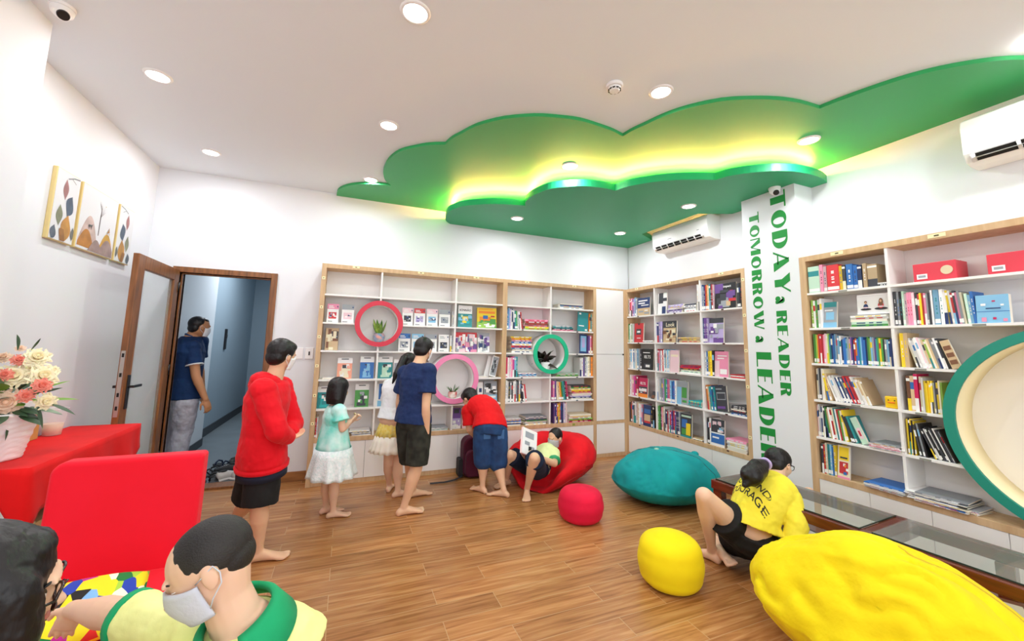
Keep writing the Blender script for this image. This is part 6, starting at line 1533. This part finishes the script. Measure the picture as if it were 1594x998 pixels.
def pony(bm, R, c, k): limb(bm, [c+R @ Vector((0, -.42, .12))*k, c+R @ Vector((-.05, -.62, 0))*k, Q(617, 582, Yb-.14), Q(611, 597, Yb-.15)], [.03, .036, .03, .008])
t, R, c, k = person('girl with black ponytail, white blouse and yellow and cream skirt', J, SK3, 'girl', hairfn=pony, head_k=.195, foot_s=.2)
M_wblouse = fabric('blouse_white', '#eef0f4', '#e2e5ec', sheen=.1)
shirt(t, J, M_wblouse, ex=.014, t0=.05, sleeve=.75, bell=.012, name='blouse')
lat = J['r']; top = lerp(J['pelvis'], J['neck'], .2); hc = Q(606, 702, Yb)
M_ysk = mat('skirt_yellow', '#e9cb48', .85, color2='#efdf92', vscale=38, bump=.2, bscale=30)
cols_ = lambda v: (lerp(top, hc, v), .095+.085*v, .075+.085*v, lat)
skirt(t, 'skirt', [cols_(v) for v in (0, .2, .4, .6)], M_ysk, pleats=17, amp=.06); skirt(t, 'skirt_flounce', [(a, rx+.004, ry+.004, l) for a, rx, ry, l in [cols_(v) for v in (.58, .75, .9, 1.0)]], mat('cream_cotton', '#efe6d8', .85, bump=.2, bscale=30), pleats=17, amp=.08)
b = BM(); q = c+R @ Vector((0, -.44, .1))*k; tube(b, [q+R @ Vector((.03*math.cos(a), 0, .03*math.sin(a))) for a in [2*math.pi*i/16 for i in range(16)]], .008, 8, closed=True); obj('hair_tie', b, cm('3a3a40'), t, smooth=True)

# --- tall boy in navy t-shirt and camouflage shorts
H = 1.5; Yb = 3.72; f = (.62, .78)
J = skeleton(H, (P(640, 790, z=0).x, Yb), f)
J['head'] = Q(660, 545, Yb+.05); J['neck'] = Q(652, 566, Yb); J['pelvis'] = Q(643, 655, Yb); J['hf'] = Vector((.65, .7, -.4)); J['hu'] = Vector((.15, .1, 1))
J['shR'] = Q(667, 578, Yb-.1); J['shL'] = Q(631, 581, Yb+.1); J['elR'] = Q(663, 634, Yb-.16); J['wrR'] = Q(664, 676, Yb-.12); J['hdR'] = Vector((-.12, .1, -1)); J['pnR'] = Vector((-.7, .5, 0)); J['elL'] = Q(622, 628, Yb+.16); J['wrL'] = Q(626, 662, Yb+.28)
J['hipR'] = Q(654, 664, Yb-.06); J['hipL'] = Q(634, 664, Yb+.06); J['knR'] = Q(648, 728, Yb-.07); J['knL'] = Q(639, 722, Yb+.12)
J['anR'] = Vector((Q(629, 789, Yb-.06).x, Yb-.05, .068)); J['toeR'] = Vector((1, .12, 0)); J['anL'] = Vector((Q(643, 764, Yb+.33).x, Yb+.33, .068)); J['toeL'] = Vector((1, .2, 0))
t, R, c, k = person('tall boy in navy t-shirt and dark camouflage shorts seen from behind', J, SK1, 'full', masked=M_maskw, head_k=.205, foot_s=.235, hair_sc=.98)
M_navyt = fabric('tee_navy', '#1d3260', '#182b55', sheen=.1, bump=.2)
shirt(t, J, M_navyt, ex=.026, t0=-.02, sleeve=.62, sleeve_ex=.02, bell=.006, name='t_shirt', g=1.0, fold=.016)
M_camo = mat('camouflage', '#15170f', .85, color2='#2d3028', vscale=16, detail=1)
shorts(t, J, M_camo, upto=.06, leg=.92, ex=.016, flare=.014, name='camouflage_shorts')

# --- boy in red t-shirt bending over
H = 1.36; f = (-.35, .94); Yb = 3.92
J = skeleton(H, (P(768, 768, z=0).x, Yb), f)
J['pelvis'] = Q(763, 668, Yb); J['neck'] = Q(739, 634, Yb+.34); J['mid'] = Q(763, 626, Yb+.12); J['head'] = Q(731, 621, Yb+.42); J['hf'] = Vector((-.35, .5, -.75)); J['hu'] = Vector((-.35, .75, .5))
J['shR'] = Q(757, 642, Yb+.3); J['shL'] = Q(729, 640, Yb+.24); J['elL'] = Q(731, 668, Yb+.2); J['wrL'] = Q(744, 684, Yb+.3); J['elR'] = Q(758, 672, Yb+.34); J['wrR'] = Q(752, 684, Yb+.44); J['hdL'] = Vector((.4, .6, -.5))
J['hipL'] = Q(753, 672, Yb+.02); J['hipR'] = Q(774, 672, Yb); J['knL'] = Q(752, 716, Yb+.03); J['knR'] = Q(775, 719, Yb-.03)
J['anL'] = Vector((Q(750, 758, Yb+.04).x, Yb+.02, .062)); J['anR'] = Vector((Q(786, 768, Yb-.18).x, Yb-.15, .062)); J['toeL'] = Vector((-.45, .9, 0)); J['toeR'] = Vector((-.75, .65, 0))
t, R, c, k = person('boy in red t-shirt and denim shorts bending over toward the shelf', J, SK1, 'full', head_k=.2, foot_s=.215, g=1.12)
M_redt = fabric('tee_red', '#e5121a', '#d30d14', sheen=.15, bump=.2)
shirt(t, J, M_redt, g=1.12, ex=.026, t0=.02, sleeve=.8, sleeve_ex=.018, name='t_shirt', fold=.014)
M_denim = mat('denim', '#1d4679', .85, color2='#12305a', vscale=9, bump=.2, bscale=150)
o = shorts(t, J, M_denim, leg=.98, shin=.02, ex=.02, g=1.12, flare=.012, upto=.06, name='denim_shorts')
for s_, q in ((-1, 'L'), (1, 'R')):
    q0 = J['hip'+q]+Vector((0, -.108, -.0)); b = BM(); box(b, q0.x-.036, q0.x+.036, q0.y-.004, q0.y+.012, q0.z-.05, q0.z+.04); o = obj('pocket', b, mat('denim_pocket', '#3c6496', .85), t, bevel=.004)

# --- masked boy lying back in the red bean bag, reading
H = 1.4
J = skeleton(H, (2.0, 4.0), (-.8, -.5))
J['pelvis'] = Q(835, 729, 3.86); J['neck'] = Q(856, 698, 3.99); J['head'] = Q(864, 681, 3.98); J['hf'] = Vector((-.85, -.35, -.2)); J['hu'] = Vector((.35, .1, 1))
J['shR'] = Q(847, 702, 4.09); J['shL'] = Q(862, 706, 3.86); J['elL'] = Q(863, 722, 3.74); J['wrL'] = Q(838, 712, 3.68); J['hdL'] = Vector((-.9, -.1, .5)); J['pnL'] = Vector((0, .9, .3))
J['elR'] = Q(815, 713, 4.02); J['wrR'] = Q(820, 693, 3.88); J['hdR'] = Vector((-.3, -.3, .8)); J['pnR'] = Vector((-.2, -.9, 0))
J['hipL'] = Q(836, 731, 3.8); J['hipR'] = Q(828, 728, 3.95); J['knL'] = Q(832, 713, 3.5); J['anL'] = Vector((Q(822, 760, 3.76).x-.03, 3.72, .064)); J['toeL'] = Vector((-.45, -.9, 0))
J['knR'] = Q(794, 708, 3.86); J['anR'] = Vector((Q(789, 745, 4.05).x, 4.06, .064)); J['toeR'] = Vector((-.8, -.3, 0))
t, R, c, k = person('masked boy lying back in red bean bag holding a book open', J, SK1, 'buzz', masked=mat('mask_grey', '#b4b4bb', .8), head_k=.195, foot_s=.215, base=(2.0, 3.95, 0), curlL=1.2, curlR=1.1)
M_uni = fabric('uniform_lime', '#e3ecb0', '#d8e4a0', sheen=.1, bump=.15)
shirt(t, J, M_uni, ex=.02, t0=.06, sleeve=.7, name='polo_shirt'); band(t, J, 'L', .7, .034*H+.017, .02, cm('2fa56a'), 'sleeve_band')
b = BM(); lt_ = (J['shR']-J['shL']).normalized(); up_ = (J['neck']-J['pelvis']).normalized(); fr_ = up_.cross(lt_)
tube(b, [J['neck']+lt_*.055*math.cos(a)+fr_*(.06*math.sin(a))+up_*.01 for a in [2*math.pi*i/20 for i in range(20)]], .012, 8, closed=True); obj('collar', b, cm('2fa56a'), t, smooth=True)
shorts(t, J, fabric('shorts_navy', '#152640', '#0f1a2e', sheen=.1), leg=.88, ex=.02, flare=.008)
bk = thing('picture_book', 'white book with pink back cover held by boy on bean bag', 'book', tuple(Q(826, 688, 3.97)), 0)
ORIG.pop(bk.name, None)
for nm_, w0, ang, mm_ in (('front_cover', 0, .0, 'f3b9b9'), ('back_cover', 0, .7, 'f3b9b9')):
    b = BM(); box(b, 0 if ang == 0 else -.0, .16, -.0015, .0015, -.11, .11); o = obj(nm_, b, cm(mm_), bk); o.rotation_euler = (0, 0, math.radians(0 if ang == 0 else 42))
    b = BM(); box(b, .004, .155, -.008, -.0016, -.105, .105) if ang == 0 else box(b, .004, .155, .0016, .008, -.105, .105)
    o2 = obj('pages', b, hm('white'), bk); o2.rotation_euler = o.rotation_euler
b = BM()
for (x0_, z0_, w_, h_) in ((.03, .03, .09, .05), (.03, -.03, .05, .03), (.09, -.05, .04, .02)): box(b, x0_, x0_+w_, -.0095, -.008, z0_, z0_+h_)
obj('page_print', b, hm('grey'), bk)
b = BM(); box(b, .07, .1, -.0105, -.0095, -.07, -.035); obj('page_drawing', b, hm('black'), bk)
bk.location = Q(812, 684, 3.78); bk.rotation_euler = (math.radians(-28), math.radians(24), math.radians(8)); bk.scale = (1.25, 1, 1.25)

# --- girl in yellow shirt crouching at the low table
def Dp(px, py, d):
    q = RC.T @ np.array([(px-PPX)/F_PX, (py-PPY)/F_PX, 1.0])*d
    return Vector((q[0], q[1], q[2]+CAMZ))
H = 1.5; Yb = 2.1
J = skeleton(H, (2.5, 2.1), (.8, .6))
J['pelvis'] = Q(1168, 836, 1.98); J['neck'] = Q(1206, 752, 2.03); J['mid'] = Q(1168, 785, 1.96); J['head'] = Q(1213, 722, 2.06); J['hf'] = Vector((.85, -.05, -.35)); J['hu'] = Vector((.3, .15, 1))
J['shR'] = Q(1228, 777, 1.88); J['shL'] = Q(1176, 757, 2.18); J['elR'] = Q(1240, 818, 1.78); J['wrR'] = Q(1232, 860, 1.75); J['hdR'] = Vector((-.2, 0, -1))
J['elL'] = Q(1200, 775, 2.34); J['wrL'] = Q(1236, 772, 2.14); J['hdL'] = Vector((.3, -.6, .6))
J['hipR'] = Q(1184, 846, 1.92); J['hipL'] = Q(1156, 832, 2.05); J['knL'] = Q(1096, 772, 2.06); J['anL'] = Vector(P(1108, 850, y=2.2)); J['anL'].z = .07; J['toeL'] = P(1075, 848, z=0)-P(1111, 865, z=0)
J['anR'] = Vector((2.475, 2.15, .065)); J['toeR'] = Vector((-.45, -.88, -.12)); J['knR'] = Vector((2.68, 2.42, .07))
def pony2(bm, R, c, k):
    a = Q(1190, 722, 2.03); limb(bm, [a, Q(1182, 731, 1.97), Q(1170, 740, 1.93), Q(1160, 755, 1.93)], [.03, .055, .068, .02]); limb(bm, [a, Q(1176, 724, 1.97), Q(1160, 738, 1.93)], [.03, .04, .03])
t, R, c, k = person('girl in yellow long sleeved shirt and black shorts crouching at the glass table', J, SK3, 'girl', hairfn=pony2, head_k=.2, foot_s=.22, g=1.0, voxel=.006, footup={'R': (.05, .1, -1)}, soles=(None, .04), base=(2.45, 2.15, 0))
glasses(t, R, c, k, M_black)
M_ysh = fabric('shirt_yellow', '#f0e047', '#ead837', sheen=.1, bump=.25)
ys = shirt(t, J, M_ysh, ex=.03, t0=.2, long=.95, sleeve_ex=.022, g=1.05, name='long_sleeved_shirt', fold=.02, voxel=.006, hem_ex=.02)
o = shorts(t, J, mat('shorts_black', '#0b0b0d', .85), ex=.022, leg=.5, upto=.06, flare=.02, fold=.012, g=1.04, voxel=.006)
b = BM(); e0 = J['elR'].lerp(J['wrR'], .2)
q0, q1 = Q(1212, 822, 1.93), Q(1216, 864, 1.9); s_, u_, d_ = frame_of(q1-q0)
loft(b, [(q0, s_, u_, .03, .02), (q1, s_, u_, .045, .03)], 16); obj('green_hem', b, cm('0b7a5c'), t, smooth=True)
b = BM(); q = Q(1191, 722, 2.02); sx_, ux_, dx_ = frame_of(Q(1182, 732, 1.97)-q); tube(b, [q+sx_*.034*math.cos(a)+ux_*.034*math.sin(a) for a in [2*math.pi*i/18 for i in range(18)]], .01, 8, closed=True); obj('hair_tie', b, cm('b9a6d6'), t, smooth=True)
# back print laid onto the shirt
from mathutils.bvhtree import BVHTree
dg = bpy.context.evaluated_depsgraph_get()
bv = BVHTree.FromObject(ys, dg); mwi = None
lat = (J['shR']-J['shL']).normalized(); upv = (J['neck']-J['mid']).normalized(); upv = (upv-lat*upv.dot(lat)).normalized(); bn = lat.cross(upv)*1.0
if bn.dot(Vector((0, 0, CAMZ))-J['neck']) < 0: bn = -bn
ctr = J['neck'].lerp(J['mid'], .78)+lat*.01
inv = (ys.matrix_parent_inverse); pw = Matrix.Translation(Vector((2.45, 2.15, 0)))
def print_on(s, size, dy, arc, x0):
    cv = bpy.data.curves.new('t', 'FONT'); cv.body = s; cv.size = size; cv.align_x = 'CENTER'; cv.offset = size*.01
    o = bpy.data.objects.new('t', cv); me = bpy.data.meshes.new_from_object(o); bpy.data.objects.remove(o)
    bm = BM(); bm.from_mesh(me); bmesh.ops.triangulate(bm, faces=bm.faces[:]); bmesh.ops.subdivide_edges(bm, edges=[e for e in bm.edges if e.calc_length() > .012], cuts=1)
    W_ = pw @ inv
    Wi = W_.inverted()
    for v in bm.verts:
        x, y = v.co.x+x0, v.co.y+dy+arc*v.co.x*v.co.x
        p = ctr+lat*x+upv*y+bn*.25
        lo_ = Wi @ p; ld = (Wi.to_3x3() @ (-bn)).normalized()
        hit = bv.ray_cast(lo_, ld)
        v.co = (W_ @ hit[0])+bn*.0015 if hit[0] is not None else p-bn*.2
    return bm
for s_, dy in (('LOVE AND', .005), ('COURAGE', -.068)):
    bm = print_on(s_, .062, dy, -.5, -.035 if 'LOVE' in s_ else -.01); obj('back_print', bm, mat('print_dark', '#22241c', .8), t)

# --- boy in the green and yellow polo in the foreground
cr, cd, cf = Vector(RC[0]), Vector(RC[1]), Vector(RC[2])
H = 1.36
J = skeleton(H, (-.1, .85), (-.9, .3))
J['head'] = Dp(327, 880, .92); J['hf'] = -cr*.74-cf*.52-Vector((0, 0, .42)); J['hu'] = Vector((0, 0, 1))-cr*.3
J['neck'] = Dp(376, 968, .93); J['shR'] = Dp(308, 985, .97); J['shL'] = Dp(452, 1012, 1.03)
J['elR'] = Dp(180, 955, 1.06); J['wrR'] = Dp(114, 948, 1.18); J['hdR'] = -cr*.45+cd*.8+cf*.1; J['pnR'] = -cr*.3-cd*.3+cf*.9
J['pelvis'] = J['neck']+Vector((.06, .02, -.40)); J['mid'] = J['neck']+Vector((.05, .03, -.2))
J['hipL'] = J['pelvis']+Vector((-.05, .05, -.03)); J['hipR'] = J['pelvis']+Vector((.05, -.05, -.03))
J['elL'] = J['shL']+Vector((.0, .08, -.21)); J['wrL'] = J['elL']+Vector((-.18, .0, -.06)); J['hdL'] = Vector((-1, 0, -.2))
for q, dy in (('L', .07), ('R', -.07)):
    J['kn'+q] = J['hip'+q]+Vector((-.04+dy*.4, .31, .0)); J['an'+q] = Vector((J['kn'+q].x+.02, J['kn'+q].y, .065)); J['toe'+q] = Vector((-.1, 1, 0))
t, R, c, k = person('boy with shaved black hair, mask and green collared yellow polo reaching left', J, SK3, 'buzz', masked=M_mask, head_k=.192, g=1.12, voxel=.0036, shut=True, curlR=.25, base=(J['anL'].x, J['anL'].y, 0), hair_sc=.985)
for o in t.children:
    if o.name.startswith('hair'): o.data.materials[0] = mat('hair_shaved', '#120f0e', .6, color2='#26211e', vscale=8, bump=.6, bscale=260, bdist=.003)
M_py = fabric('polo_pale_yellow', '#edf0a8', '#e6ea98', sheen=.1, bump=.12, bscale=30)
M_pg = fabric('polo_green', '#1fae72', '#189a63', sheen=.1, bump=.1)
shirt(t, J, M_py, ex=.02, t0=.0, sleeve=.74, sleeve_ex=.006, g=1.05, name='polo_shirt', voxel=.005, fold=.012, bell=.004)
band(t, J, 'R', .76, .034*H*1.05+.014, .022, M_pg, 'sleeve_band'); band(t, J, 'L', .82, .034*H*1.05+.017, .022, M_pg, 'sleeve_band')
# collar: a folded band round the neck, open at the front
lt_ = (J['shR']-J['shL']).normalized(); up_ = (J['neck']-J['pelvis']).normalized(); fr_ = up_.cross(lt_).normalized()
up_ = (up_+ (J['head']-J['neck']).normalized()*.6).normalized(); fr_ = (fr_-up_*fr_.dot(up_)).normalized(); lt_ = (lt_-up_*lt_.dot(up_)).normalized()
b = BM(); rows = []
for i in range(41):
    a = math.radians(105+330*i/40); v = abs(i/20-1)   # v: 0 at the nape, 1 at the front
    dirv = (lt_*math.cos(a)+fr_*math.sin(a)); cc = J['neck']+up_*(.035-.035*v)+fr_*.012*v
    rows.append([b.verts.new(cc+dirv*.066+up_*.0), b.verts.new(cc+dirv*.071+up_*.016), b.verts.new(cc+dirv*.085+up_*.004), b.verts.new(cc+dirv*(.105+.012*v)-up_*(.035+.03*v))])
for i in range(40):
    for j in range(3): f = b.faces.new((rows[i][j], rows[i+1][j], rows[i+1][j+1], rows[i][j+1])); f.smooth = True
o = obj('collar', b, M_pg, t, smooth=True); s_ = o.modifiers.new('s', 'SOLIDIFY'); s_.thickness = .004
shorts(t, J, fabric('trousers_green', '#1c5a46', '#174c3b', sheen=.1), ex=.02, leg=.95, name='shorts', g=1.1)

# --- girl at the very left edge, black hair and brown glasses
H = 1.4
J = skeleton(H, (-.3, .5), (.6, .8))
J['head'] = Dp(-36, 930, .61); J['hf'] = cr*.64+cf*.72-Vector((0, 0, .25)); J['hu'] = Vector((0, 0, 1))+cr*.25
J['neck'] = Dp(-60, 1075, .64); dn = Vector((0, 0, -1))
J['shR'] = J['neck']+Vector((.07, -.13, -.03)); J['shL'] = J['neck']+Vector((-.07, .13, -.03))
J['pelvis'] = J['neck']+Vector((-.03, -.0, -.40)); J['mid'] = J['neck']+Vector((-.04, 0, -.2))
J['hipL'] = J['pelvis']+Vector((-.02, .07, -.03)); J['hipR'] = J['pelvis']+Vector((.02, -.07, -.03))
for q, sy in (('L', 1), ('R', -1)):
    J['el'+q] = J['sh'+q]+Vector((.08, .04, -.2)); J['wr'+q] = J['el'+q]+Vector((.14, .08, -.06)); J['hd'+q] = Vector((1, .4, 0))
    J['kn'+q] = J['hip'+q]+Vector((-.1, .3, 0)); J['an'+q] = Vector((J['kn'+q].x-.02, J['kn'+q].y, .065)); J['toe'+q] = Vector((-.2, 1, 0))
def longhair(bm, R, c, k):
    E1, E2 = R @ Vector((1, 0, 0)), R @ Vector((0, 1, 0))
    def Z(y, z): return c+R @ Vector((0, y, z))*k
    loft(bm, [(Z(-.07, .25), E1, E2, .43*k, .43*k), (Z(-.03, -.1), E1, E2, .46*k, .42*k), (Z(-.08, -.5), E1, E2, .45*k, .38*k), (Z(-.2, -.9), E1, E2, .42*k, .25*k), (Z(-.22, -1.25), E1, E2, .34*k, .16*k)], 26)
    for s_ in (-1, 1): limb(bm, [c+R @ Vector(v)*k for v in ((s_*.2, .0, .36), (s_*.3, .17, .16), (s_*.33, .25, -.15), (s_*.33, .22, -.55), (s_*.31, .12, -1.1))], [.1*k, .15*k, .16*k, .14*k, .08*k])
t, R, c, k = person('girl with long black hair and brown glasses cut by the left edge', J, SK3, 'girl', hairfn=longhair, head_k=.2, voxel=.0045, base=(J['anL'].x, J['anL'].y, 0))
glasses(t, R, c, k, mat('glasses_brown', '#2a120c', .25))
shirt(t, J, M_py, ex=.018, t0=.0, sleeve=.7, name='polo_shirt', voxel=.006)
shorts(t, J, fabric('trousers_green', '#1c5a46'), ex=.018, leg=.95, name='shorts')
